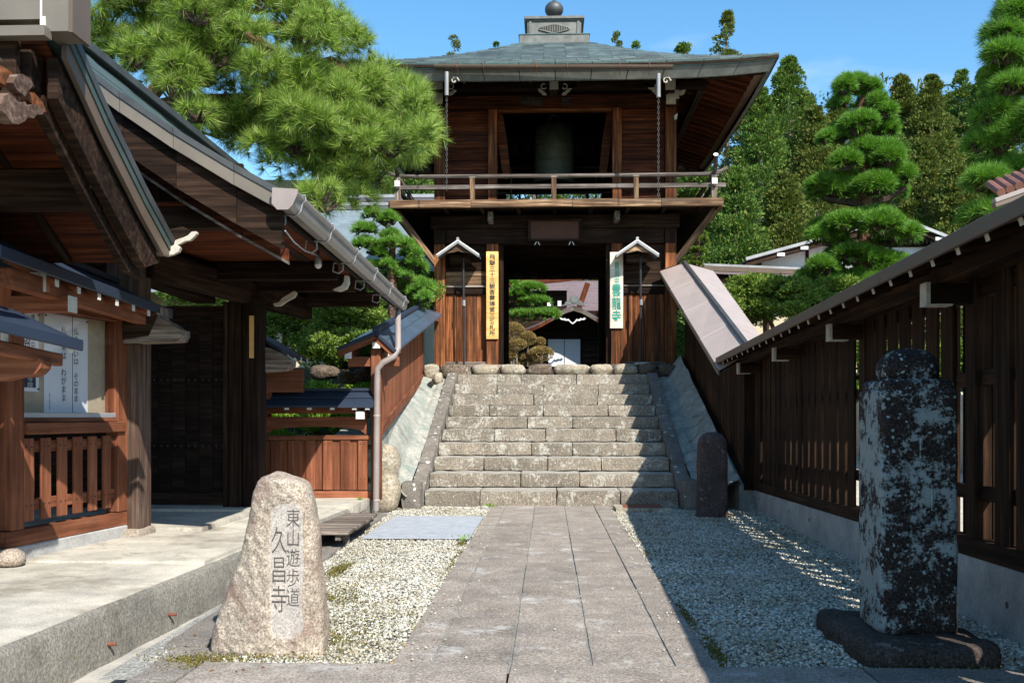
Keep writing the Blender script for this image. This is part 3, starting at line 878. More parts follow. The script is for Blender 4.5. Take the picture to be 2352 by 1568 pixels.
# low step slab in front of the gate and the far slab
st = thing('gate_step_slab', 'long low concrete step running up to the dark gate door', 'step', (-3.3, 10.6, PZ), kind='structure'); del st['category']
rbox('step_block', -6.5, -3.28, 9.35, 11.6, PZ - 0.1, PZ + 0.055, S_PLAT, st, res=0.3, amp=0.004, rnd=0.012, seed=3)
rbox('step_block', -4.6, -3.05, 10.9, 11.35, PZ - 0.05, PZ + 0.085, S_PLAT, st, res=0.2, amp=0.006, rnd=0.02, seed=4)
rbox('step_block', -3.9, -2.36, 12.0, 13.15, PZ - 0.1, PZ + 0.03, S_PLAT, st, res=0.3, amp=0.004, rnd=0.012, seed=8)

rbox('step_block', -9.0, -2.58, 7.40, 9.34, PZ - 0.1, PZ + 0.020, S_PLAT, st, res=0.4, amp=0.003, rnd=0.010, seed=9)
rbox('step_block', -3.27, -2.56, 9.352, 11.98, PZ - 0.1, PZ + 0.016, S_PLAT, st, res=0.3, amp=0.003, rnd=0.010, seed=10)
# iron pegs in the platform wall
for (px, py, lab) in ((210, 1487, 'short rusty iron peg in the platform wall, the one nearer the camera'),
                      (371, 1417, 'short rusty iron peg in the platform wall, farther one beside the crack')):
    z = -0.02; Y = None
    Y = 2292 * (EYE - z) / (py - 957); x = wallx(Y)
    m = MB(); m.tube([(x - 0.03, Y, z), (x + 0.075, Y, z + 0.002)], 0.011, 8)
    tag(smoothed(m.build('iron_peg', M_RUST)), lab, 'iron peg', 'iron pegs in the platform wall')

# dark crack scars near the pegs : small chipped hollows modelled as rocks pressed in the wall
# ---- perforated metal plate on the gravel
m = MB()
gx0, gx1, gy0, gy1 = -1.99, -0.85, 10.65, 12.95
nx, ny = 30, 24
for i in range(nx + 1):
    x = gx0 + (gx1 - gx0) * i / nx; m.box(x - 0.008, x + 0.008, gy0, gy1, -0.004, 0.008)
for j in range(ny + 1):
    y = gy0 + (gy1 - gy0) * j / ny; m.box(gx0, gx1, y - 0.022, y + 0.022, -0.002, 0.010)
tag(m.build('metal_grating', S_GRATE), 'flat pale blue-grey metal mesh laid over the left gravel before the stairs', 'grating')

# ---- drain cover
dc = thing('drain_cover', 'square rusty drain cover in a concrete frame at the foot of the stairs', 'drain cover', (1.32, 14.2, 0))
rbox('frame', 0.93, 1.72, 13.85, 14.55, -0.05, 0.035, S_ROCK, dc, res=0.12, amp=0.004, rnd=0.02, seed=5)
box('lid', 1.05, 1.60, 13.94, 14.46, 0.02, 0.043, M_RUST, dc)

# ---- small wooden footbridge (bench-like grating)
fb = thing('plank_bridge', 'little grey plank footbridge over the gutter, between stone marker and downpipe', 'footbridge', (-2.3, 10.8, 0.1))
n = 9
for i in range(n):
    y0 = 9.85 + i * 0.215
    x0, x1 = -2.62 + 0.0 * i, -1.99 - 0.004 * i
    box('plank', x0 + rng.normal() * 0.006, x1 + rng.normal() * 0.006, y0, y0 + 0.205, 0.125, 0.16, W_GREY, fb, c=0.004)
for x in (-2.45, -2.10): box('joist', x - 0.03, x + 0.03, 9.88, 11.75, 0.065, 0.124, W_GREY, fb)
for y in (10.3, 11.5): box('leg', -2.13, -2.07, y - 0.03, y + 0.03, -0.13, 0.065, W_GREY, fb)

# ================================================================== STAIRS
R_, T_ = EYE / 6.0, 0.63
Y0 = 14.68
def stair_x(n):
    """left and right ends of step n (1..10)"""
    t = (n - 1) / 9.0
    return -1.83 - 0.03 * t, 1.90 + 0.10 * t
stairs = thing('stone_staircase', 'wide flight of ten lichen-spotted stone steps up to the bell tower', 'staircase', (0.03, Y0, 0))
for nstep in range(1, 11):
    xl, xr = stair_x(nstep)
    k = [4, 3, 4, 3, 4, 3, 4, 3, 4, 3][nstep - 1]
    r = random.Random(nstep * 13)
    cuts = [xl] + [xl + (xr - xl) * ((i + 1 + r.uniform(-0.25, 0.25)) / k) for i in range(k - 1)] + [xr]
    z1 = nstep * R_; z0 = z1 - R_ + (0.010 if nstep > 1 else -0.10); ya = Y0 + (nstep - 1) * T_
    box('core_fill', xl - 0.07, xr + 0.07, ya + 0.05, ya + T_ + 0.3, -0.2, z1 - R_ + 0.004, S_CURB, stairs)
    for i in range(k):
        dy = r.uniform(-0.008, 0.008); dz = r.uniform(-0.004, 0.004)
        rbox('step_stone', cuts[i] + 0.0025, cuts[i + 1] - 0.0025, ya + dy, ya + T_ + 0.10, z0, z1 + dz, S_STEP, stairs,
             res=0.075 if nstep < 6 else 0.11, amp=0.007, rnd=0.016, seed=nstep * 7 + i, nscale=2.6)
# side stringers of dark stone blocks
def stair_z(Y): return (Y - Y0) / T_ * R_ + R_ * 0.98
for side in (-1, 1):
    s = thing('stair_stringer', 'sloping lichened stone kerb along the %s side of the stairs' % ('left, sunlit' if side < 0 else 'right, shaded'),
              'stair kerb', (side * 2.0, 14.6, 0), 'stone kerbs beside the stairs')
    cuts = [14.52, 15.7, 16.9, 18.0, 19.2, 20.45]
    rbox('end_block', *( (-2.12, -1.845) if side < 0 else (1.925, 2.16)), 14.30, 14.66, -0.05, 0.36 if side < 0 else 0.40, S_CURB, s, res=0.06, amp=0.010, rnd=0.03, seed=90 + side)
    for i in range(5):
        a, b = cuts[i] + 0.006, cuts[i + 1] - 0.006
        t = i / 4.0
        xin0 = (stair_x(1 + 9 * i / 5.0)[0] if side < 0 else stair_x(1 + 9 * i / 5.0)[1]); xin1 = (stair_x(1 + 9 * (i + 1) / 5.0)[0] if side < 0 else stair_x(1 + 9 * (i + 1) / 5.0)[1])
        w = 0.21
        za, zb = stair_z(a) + 0.02, stair_z(b) + 0.02
        L = b - a
        pitch = math.atan2(zb - za, L)
        M = Matrix.Translation(((xin0 + xin1) / 2 + side * (w / 2 + 0.004), (a + b) / 2, (za + zb) / 2 - 0.10)) @ Matrix.Rotation(pitch, 4, 'X')
        LL = L / math.cos(pitch)
        rbox('stringer_stone', -w / 2, w / 2, -LL / 2 + 0.004, LL / 2 - 0.004, -0.14, 0.10, S_CURB, s, res=0.07, amp=0.008, rnd=0.02, seed=100 + i * 3 + side, M=M)

# sloping mortar beside the stairs
def mortar_slope(name, xa, xb, ya, yb, za, zb, dip, label, mat, seed):
    nx, ny = 30, 160; V = []
    for j in range(ny + 1):
        v = j / ny; y = ya + (yb - ya) * v; x0 = xa[0] + (xa[1] - xa[0]) * v; x1 = xb[0] + (xb[1] - xb[0]) * v
        for i in range(nx + 1):
            u = i / nx
            z = za[0] + (zb[0] - za[0]) * v + ((za[1] - za[0]) + ((zb[1] - zb[0]) - (za[1] - za[0])) * v) * u ** 1.3
            z -= dip * math.exp(-((u - 0.42) / 0.13) ** 2)
            V.append((x0 + (x1 - x0) * u, y, z))
    V = np.array(V); V[:, 2] += 0.028 * wav(V, 0.9, seed) + 0.014 * wav(V, 3.5, seed + 1)
    Fc = [[j * (nx + 1) + i, j * (nx + 1) + i + 1, (j + 1) * (nx + 1) + i + 1, (j + 1) * (nx + 1) + i] for j in range(ny) for i in range(nx)]
    if xa[0] > xb[0]: Fc = [f[::-1] for f in Fc]
    o = wobj(name, V, Fc, mat, smooth=True); return tag(o, label, 'mortar slope')
# u=0 beside the stairs, u=1 at the fence
mortar_slope('mortar_slope', (-2.04, -2.07), (-2.46, -2.62), 14.25, 20.5, (0.16, 0.98), (2.10, 2.14), 0.07,
             'pale mortar bank with a worn runnel between the left fence and the stairs', S_MORTAR, 11)
mortar_slope('mortar_slope', (2.14, 2.22), (2.72, 2.72), 14.35, 20.7, (0.12, 0.42), (2.12, 2.55), 0.05,
             'shaded bluish mortar bank between the right fence and the stairs', S_MORTAR, 12)
tag(rock('boulder', (-2.30, 14.05, 0.22), (0.40, 0.5, 0.62), S_ROCK, seed=5), 'greenish boulder mortared in below the left bank by the downpipe', 'boulder')
tag(rock('boulder', (-2.38, 14.35, 0.62), (0.5, 0.6, 0.6), S_ROCK, seed=6), 'pale rounded boulder set in the left bank above the greenish one', 'boulder')
tag(rock('boulder', (-2.24, 20.2, 2.08), (0.20, 0.3, 0.27), S_ROCK, seed=8), 'smooth cream stone lodged at the top of the left mortar bank', 'boulder')
m = MB(); m.tube([(-2.36, 20.15, 1.98), (-2.36, 19.75, 1.93)], 0.055, 14); m.tube([(-2.36, 19.745, 1.93), (-2.36, 19.72, 1.926)], 0.042, 14)
tag(smoothed(m.build('drain_pipe', M_IRON)), 'black drain pipe mouth at the top of the left bank', 'pipe')

# row of river rocks along the terrace edge
edge_px = [(972, 1010, 0.30), (1009, 1084, 0.28), (1084, 1146, 0.2), (1148, 1209, 0.2), (1210, 1271, 0.2), (1271, 1354, 0.21), (1355, 1407, 0.22),
           (1407, 1466, 0.2), (1463, 1508, 0.2), (1510, 1554, 0.25)]
desc = ['cornered grey rock at the left end of the rock row', 'long dark rock, second from the left in the rock row', 'yellowish rounded rock, third from the left in the row',
        'tan rounded rock in the row, fourth from the left', 'grey veined rock in the middle of the row', 'longest flat tan rock right of the row centre',
        'squared pale rock where the shadow edge crosses the row', 'half shaded rock, third from the right in the row', 'shaded dark rock, second from the right in the row',
        'glossy dark oval rock at the right end of the row']
for i, (a, b, h) in enumerate(edge_px):
    Y = 20.62; xa = at(a, 860, Y=Y).x; xb = at(b, 860, Y=Y).x
    o = rock('edge_rock', ((xa + xb) / 2, Y, 2.37 - h / 2), ((xb - xa) * 1.06, 0.44, h * 1.30), S_ROCKD if i in (1, 4, 8, 9) else S_ROCK, seed=20 + i, amp=0.11, box_=0.42)
    tag(o, desc[i], 'rock', 'river rocks along the terrace edge')
o = rock('edge_rock', (-2.2, 14.62, -0.01), (0.1, 0.1, 0.1), S_ROCK, seed=31, sub=2); tag(o, 'fist-sized pale rock at the foot of the left stair kerb', 'rock')
o = rock('edge_rock', (-0.93, 14.35, -0.01), (0.13, 0.11, 0.08), S_MORTAR, seed=32, sub=2); tag(o, 'small white stone on the gravel beside the path end', 'rock')

# ================================================================== STONE MARKER (left)
def marker():
    sil = [(5, 1535), (12, 1450), (30, 1330), (80, 1180), (150, 1010), (210, 850), (250, 740), (290, 600), (330, 450), (360, 300), (375, 180), (410, 95), (440, 55), (500, 35), (545, 10)]
    sir = [(985, 1400), (985, 1260), (975, 1150), (960, 1000), (940, 800), (920, 560), (900, 400), (880, 260), (850, 170), (820, 110), (760, 75), (680, 48), (600, 15), (560, 9)]
    conv = lambda p: ((500 + p[0] / 3.41) * 0.9408, (1150 + p[1] / 3.41) * 0.9408)
    sil = [conv(p) for p in sil]; sir = [conv(p) for p in sir]
    Yc = 5.62; s = F / 5.55
    X = lambda px: (px - 1260) / s; Z = lambda py: EYE - (py - 957) / s
    lz = sorted([(Z(y), X(x)) for x, y in sil]); rz = sorted([(Z(y), X(x)) for x, y in sir])
    ztop = max(lz[-1][0], rz[-1][0]); zs = np.concatenate([np.linspace(-0.08, 0.9, 110), 0.9 + (ztop - 0.9) * np.sin(np.linspace(0, 1.5708, 22)[1:])])
    xl = np.interp(zs, [a for a, _ in lz], [b for _, b in lz]); xr = np.interp(zs, [a for a, _ in rz], [b for _, b in rz])
    na, nb = 110, 40; V = []
    for i, z in enumerate(zs):
        c = (xl[i] + xr[i]) / 2; a = max((xr[i] - xl[i]) / 2, 0.004); d = 0.17 * min(1, (a / 0.12)) * (1 - 0.25 * max(0, z) / ztop)
        for k in range(na):                              # front half
            u = -1 + 2 * k / na; V.append((c + a * math.sin(u * math.pi / 2) ** 1 , Yc - d * abs(math.cos(u * math.pi / 2)) ** 0.45, z))
        for k in range(nb):
            u = 1 - 2 * k / nb; V.append((c + a * math.sin(u * math.pi / 2), Yc + d * abs(math.cos(u * math.pi / 2)) ** 0.6, z))
    V = np.array(V); m = na + nb
    # rough surface
    front = (np.arange(len(V)) % m) < na
    px = V[:, 0] * s + 1260; py = 957 - (V[:, 2] - EYE) * s
    x0, x1, y0, y1 = [(500 + 545 / 3.41) * 0.9408, (500 + 828 / 3.41) * 0.9408, (1150 + 255 / 3.41) * 0.9408, (1150 + 1385 / 3.41) * 0.9408]
    cx_, cy_ = (x0 + x1) / 2, (y0 + y1) / 2; hx, hy = (x1 - x0) / 2, (y1 - y0) / 2; rr = hx * 0.75
    qx = np.maximum(np.abs(px - cx_) - hx + rr, 0); qy = np.maximum(np.abs(py - cy_) - hy + rr, 0)
    dist = np.hypot(qx, qy) - rr + np.minimum(np.maximum(np.abs(px - cx_) - hx + rr, np.abs(py - cy_) - hy + rr), 0)
    ins = np.clip((1.5 - dist) / 3.0, 0, 1) * front
    rough = (0.012 * wav(V, 2.2, 41) + 0.0045 * wav(V, 14, 42, 2)) * (1 - ins)
    V[:, 1] -= np.where(front, rough, -rough)
    V[:, 0] += 0.006 * wav(V, 3.5, 43)
    yp = Yc - 0.150
    V[:, 1] = np.where(front, V[:, 1] * (1 - ins) + (yp + 0.0009 * wav(V, 9, 44) + 0.02 * (V[:, 2])) * ins, V[:, 1])
    Fc = []
    for i in range(len(zs) - 1):
        for k in range(m):
            a = i * m + k; b = i * m + (k + 1) % m; Fc.append([a, b, b + m, a + m])
    Fc.append([(len(zs) - 1) * m + k for k in range(m)])
    root = thing('stone_marker', 'leaning pinkish granite waymarker with carved characters on the left gravel', 'stone marker', (-1.55, 5.6, 0))
    o = wobj('boulder_body', V, Fc, S_PINK, root, smooth=True)
    o.data.materials.append(S_PANEL)
    fl = []
    for p in o.data.polygons:
        f = ins[list(p.vertices)].mean() > 0.75
        p.material_index = 1 if f else 0
    def P(zx, zy):
        return Vector((X((500 + zx / 3.41) * 0.9408), 0, Z((1150 + zy / 3.41) * 0.9408)))
    for key, zx, zy in (('marker_a', 745, 710), ('marker_b', 628, 810)):
        p = P(zx, zy); p.y = yp + 0.02 * p.z - 0.002
        put_text(TX[key], 'carved_lettering', p, root, nrm=(0, -1, 0.02))
    return root
marker()

# ================================================================== STONE PILLAR (right)
pil = thing('stone_pillar', 'tall black stone pillar mottled with pale lichen under a domed cap', 'stone pillar', (2.06, 5.82, 0.1))
rbox('shaft', 1.845, 2.268, 5.60, 6.03, 0.09, 1.46, S_PILLAR, pil, res=0.028, amp=0.005, rnd=0.028, seed=7, nscale=3.0)
rbox('shoulder', 1.853, 2.262, 5.61, 6.02, 1.42, 1.515, S_PILLAR, pil, res=0.03, amp=0.005, rnd=0.045, seed=8)
V, Fc = ICO3; V = V.copy(); q = np.abs(V[:, :2]) ** 3.2; rxy = np.hypot(V[:, 0], V[:, 1]); k = np.where(rxy > 1e-6, rxy / np.maximum(q.sum(1), 1e-9) ** (1 / 3.2), 1); V[:, :2] *= k[:, None]
V[:, :2] *= (np.maximum(1 - V[:, 2] ** 2, 0) ** -0.12)[:, None].clip(1, 1.35)
V[:, 2] = np.maximum(V[:, 2], -0.65); V *= np.array([0.158, 0.158, 0.125])
V += 0.005 * wav(V, 3.5, 9)[:, None]
obj('cap', mesh_np('cap', V, Fc, S_PILLAR, True), pil, Matrix.Translation((2.055, 5.81, 1.565)))
for i, (zx, zz, w, h) in enumerate(((2.11, 1.19, 0.09, 0.016), (2.06, 1.13, 0.016, 0.12), (2.13, 1.08, 0.11, 0.014), (2.08, 0.93, 0.10, 0.014), (2.12, 0.86, 0.014, 0.16), (2.06, 0.70, 0.12, 0.014))):
    box('carved_stroke', zx - w / 2, zx + w / 2, 5.592, 5.61, zz - h / 2, zz + h / 2, S_PILLAR, pil, c=0.004)
rbox('pillar_base', 1.66, 2.40, 5.32, 6.32, -0.06, 0.10, S_PBASE, None, res=0.05, amp=0.018, rnd=0.05, seed=15, nscale=2.2)
tag(bpy.data.objects['pillar_base'], 'low dark mossy base slab under the lichened pillar', 'stone base')

# ================================================================== STELE (right of the stairs)
stl = thing('carved_stele', 'small dark red-brown stele with three carved characters by the right fence', 'stele', (2.17, 13.35, 0))
def stele():
    n = 28; zs = np.linspace(-0.05, 1.10, 40); V = []
    for z in zs:
        t = z / 1.10
        w = 0.205 * (1 - 0.10 * t) * (1 if t < 0.86 else math.sqrt(max(0.0, 1 - ((t - 0.86) / 0.145) ** 2)) * 0.98 + 0.02)
        d = w * 0.62
        for k in range(n):
            a = 2 * math.pi * k / n; c, s_ = math.cos(a), math.sin(a)
            V.append((2.17 + w * math.copysign(abs(c) ** 0.5, c), 13.35 + d * math.copysign(abs(s_) ** 0.4, s_), z))
    V = np.array(V); V[:, 0] += 0.010 * wav(V, 1.8, 50); V[:, 1] += 0.010 * wav(V, 2.4, 51)
    Fc = [[i * n + k, i * n + (k + 1) % n, (i + 1) * n + (k + 1) % n, (i + 1) * n + k] for i in range(39) for k in range(n)] + [[39 * n + k for k in range(n)]]
    wobj('slab', V, Fc, S_STELE, stl, smooth=True)
    put_text(TX['stele'], 'carved_lettering', (2.17, 13.35 - 0.137, 0.52), stl)
stele()

# ================================================================== RIGHT FENCE
def fence_right():
    root = thing('roofed_fence', 'long dark slatted fence with a brown roof beside the right gravel', 'fence', (2.9, 9.5, 0))
    ya, yb = -1.5, 14.55
    fx = lambda Y: fencex(Y) + 0.06
    # footing
    rootf = thing('concrete_footing', 'smooth grey concrete footing under the long right fence', 'footing', (2.9, 9, -0.1))
    zt = lambda Y: 0.42 - 0.017 * (Y - 4.5)
    cuts = [-1.5, 2.6, 5.6, 8.6, 11.6, 14.45]
    for i in range(5):
        a, b = cuts[i] + 0.004, cuts[i + 1] - 0.004
        V = []
        for y in (a, b):
            V += [(fencex(y), y, -0.3), (fencex(y) + 0.20, y, -0.3), (fencex(y) + 0.20, y, zt(y)), (fencex(y) + 0.006, y, zt(y)), (fencex(y), y, zt(y) - 0.006)]
        Fc = [[0, 1, 2, 3, 4][::-1], [5, 6, 7, 8, 9]] + [[k, (k + 1) % 5, 5 + (k + 1) % 5, 5 + k] for k in range(5)]
        wobj('footing_section', V, Fc, S_CONC, rootf)
        for (yy, zz) in ((a + 0.5, 0.22), (b - 0.5, 0.22)):
            m = MB(); m.tube([(fencex(yy) - 0.002, yy, zz - 0.05), (fencex(yy) + 0.01, yy, zz - 0.05)], 0.022, 10)
            m.build('tie_hole', S_CARVE, rootf)
    # sill
    beam('sill', (fx(ya), ya, zt(ya) + 0.062), (fx(yb), yb, zt(yb) + 0.062), 0.13, 0.12, W_FENCE, root)
    eave = lambda Y: Vector((2.115 + 0.0225 * Y, Y, 2.335 - 0.0175 * (Y - 3.8)))
    ridge = lambda Y: Vector((2.80 + 0.0225 * Y, Y, 2.545 - 0.0175 * (Y - 3.8)))
    back = lambda Y: Vector((3.36 + 0.0225 * Y, Y, 2.36 - 0.0175 * (Y - 3.8)))
    # roof
    ys = [-1.5, 0.9, 3.3, 5.1, 6.9, 8.7, 10.5, 12.4, 14.62]
    for i in range(8):
        a, b = ys[i] + 0.003, ys[i + 1] - 0.003
        for A, B in ((eave, ridge), (ridge, back)):
            m = MB(); m.slab([A(a), A(b), B(b), B(a)], 0.035); m.build('roof_panel', M_TAN, root)
    for i in range(8):
        a, b = eave(ys[i] + 0.002), eave(ys[i + 1] - 0.002)
        beam('eave_flashing', a + Vector((0.0, 0, -0.03)), b + Vector((0.0, 0, -0.03)), 0.03, 0.085, M_BROWN, root, c=0.004)
    beam('ridge_cap', ridge(ya) + Vector((0, 0, 0.03)), ridge(14.6) + Vector((0, 0, 0.03)), 0.12, 0.05, M_BROWN, root)
    # rafters with pale tips
    y = 3.68; tips = 0
    while y < 14.5:
        e, r = eave(y), ridge(y)
        d = (r - e)
        p0 = e + d * 0.045 + Vector((0, 0, -0.085)); p1 = r + Vector((0, 0, -0.085))
        rf = beam('rafter', p0, p1, 0.045, 0.055, W_FENCE, root)
        beam('painted_tip', p0 - d.normalized() * 0.004, p0, 0.047, 0.057, P_CREAM, rf, c=0.001)
        y += 0.39
    # beams under the roof
    off = Vector((0.34, 0, 0))
    pl = lambda Y: eave(Y) + Vector((0.33, 0, -0.05))
    beam('purlin', pl(ya), pl(14.5), 0.10, 0.13, W_FENCE, root)
    beam('head_beam', Vector((fx(ya), ya, eave(ya).z - 0.02)), Vector((fx(yb), yb, eave(yb).z - 0.02)), 0.11, 0.15, W_FENCE, root)
    # roof arms with white edges, posts
    Y = 4.2
    while Y < 14.3:
        e = eave(Y); z = e.z - 0.185
        arm = beam('arm', (e.x + 0.22, Y, z), (fx(Y) + 0.4, Y, z), 0.10, 0.13, W_FENCE, root)
        m = MB(); m.box(e.x + 0.19, e.x + 0.218, Y - 0.055, Y + 0.055, z - 0.066, z + 0.075); m.box(e.x + 0.19, e.x + 0.36, Y - 0.057, Y + 0.057, z - 0.078, z - 0.066)
        m.build('white_edge', P_CREAM, arm)
        z0 = 0.54 - 0.017 * (Y - 4.5)
        beam('post', (fx(Y), Y, z0), (fx(Y), Y, e.z), 0.15, 0.14, W_FENCE, root)
        Y += 2.44
    # slats in two layers and rails
    Y = -1.3; k = 0; centre = [4.2 + 2.44 * i for i in range(5)]
    while Y < 14.45:
        z0 = 0.54 - 0.017 * (Y - 4.5); z1 = eave(Y).z - 0.09
        if min(abs(Y - c) for c in centre) > 0.16:
            dx = -0.038
            beam('slat', (fx(Y) + dx, Y, z0), (fx(Y) + dx, Y, z1), 0.205, 0.024, W_FENCE, root, c=0.003)
        Y += 0.30; k += 1
    Y = -1.15
    while Y < 14.4:
        if Y < 7.3 or Y > 12.4 or 8.95 < Y < 9.4:
            z0 = 0.54 - 0.017 * (Y - 4.5)
            beam('slat', (fx(Y) + 0.055, Y, z0), (fx(Y) + 0.055, Y, eave(Y).z - 0.09), 0.19, 0.024, W_FENCE, root, c=0.003)
        Y += 0.30
    for zr in (0.30, 1.05, 1.62):
        beam('rail', (fx(ya) + 0.008, ya, zt(ya) + 0.12 + zr), (fx(yb) + 0.008, yb, zt(yb) + 0.12 + zr), 0.06, 0.095, W_FENCE, root)
    return root
fence_right()
box('fence_corner_post', 2.80, 2.98, 14.42, 14.66, 0.25, 2.12, W_FENCE, bpy.data.objects['roofed_fence'], grain=2)

def fence_stairs_right():
    root = thing('roofed_fence', 'dark board fence with a taupe sheet roof climbing beside the stairs', 'fence', (2.85, 14.6, 0.4))
    sl = lambda Y: (Y - 14.6) / 6.4
    L = lambda Y: Vector((2.42 - 0.09 * sl(Y), Y, 2.07 + 2.28 * sl(Y)))
    Rg = lambda Y: Vector((2.88 - 0.04 * sl(Y), Y, 2.33 + 2.19 * sl(Y)))
    Bk = lambda Y: Vector((3.36 + 0.08 * sl(Y), Y, 2.07 + 2.28 * sl(Y)))
    ys = [14.35, 15.9, 17.6, 19.3, 21.0]
    m = MB(); dn = Vector((0, 0, -0.045)); m.slab([L(14.36) + dn, L(20.98) + dn, Rg(20.98) + dn, Rg(14.36) + dn], 0.02); m.slab([Rg(14.36) + dn, Rg(20.98) + dn, Bk(20.98) + dn, Bk(14.36) + dn], 0.02); m.build('roof_deck', W_BLACK, root)['kind'] = 'stuff'
    for i in range(4):
        a, b = ys[i] + 0.013, ys[i + 1] - 0.013
        for A, B in ((L, Rg), (Rg, Bk)):
            m = MB(); m.slab([A(a) + Vector((0, 0, 0.006)), A(b), B(b), B(a) + Vector((0, 0, 0.006))], 0.04); m.build('roof_panel', M_TAN, root)
    beam('ridge_cap', Rg(14.3) + Vector((0, 0, 0.02)), Rg(21.03) + Vector((0, 0, 0.02)), 0.07, 0.05, M_DARKMETAL, root)
    beam('eave_trim', L(14.3) + Vector((0, 0, -0.045)), L(21) + Vector((0, 0, -0.045)), 0.03, 0.06, M_BROWN, root)
    beam('verge_trim', L(21.0) + Vector((0, 0.01, -0.03)), Rg(21.0) + Vector((0, 0.01, -0.03)), 0.04, 0.09, W_FENCE, root)
    fx = lambda Y: 2.86
    zb = lambda Y: 0.42 + 0.325 * (Y - 14.6)
    zt = lambda Y: 2.02 + 0.356 * (Y - 14.6)
    Y = 14.65
    while Y < 21.0:
        beam('slat', (fx(Y), Y, zb(Y)), (fx(Y), Y, zt(Y) + 0.1), 0.19, 0.025, W_FENCE, root, c=0.003)
        Y += 0.222
    for dz in (0.06, 0.7, 1.35):
        beam('rail', (fx(14.6) + 0.04, 14.6, zb(14.6) + dz), (fx(21) + 0.04, 21.0, zb(21) + dz), 0.05, 0.09, W_FENCE, root)
    beam('sill', (fx(0), 14.5, zb(14.5) - 0.02), (fx(0), 21.05, zb(21.05) - 0.02), 0.12, 0.13, W_FENCE, root)
    Y = 16.2
    while Y < 21:
        z = zt(Y) - 0.02
        a = beam('arm', (2.62, Y, z), (3.1, Y, z), 0.07, 0.08, W_FENCE, root)
        Y += 1.55
    # masonry below
    V = [(2.74, 14.45, -0.3), (2.98, 14.45, -0.3), (2.98, 21.1, -0.3), (2.74, 21.1, -0.3), (2.74, 14.45, 0.33), (2.98, 14.45, 0.33), (2.98, 21.1, 2.50), (2.74, 21.1, 2.50)]
    wobj('footing', V, [[0, 3, 2, 1], [4, 5, 6, 7], [0, 1, 5, 4], [1, 2, 6, 5], [2, 3, 7, 6], [3, 0, 4, 7]], S_MORTAR, root)
fence_stairs_right()

# yard behind the right fence
sheet('yard', [(2.95, 2.0, 0.28), (9.0, 2.0, 0.28), (9.0, 20.9, 0.6), (2.95, 20.9, 0.6)], S_YARD)
gw = thing('yard_wall', 'low sunlit cream wall across the yard behind the right fence', 'wall', (6.0, 11, 0.3))
for i in range(6):
    y0 = 2.2 + i * 3.1
    box('wall_section', 5.9, 6.1, y0 + 0.004, y0 + 3.096, 0.2, 1.62, S_YARD, gw, c=0.01)

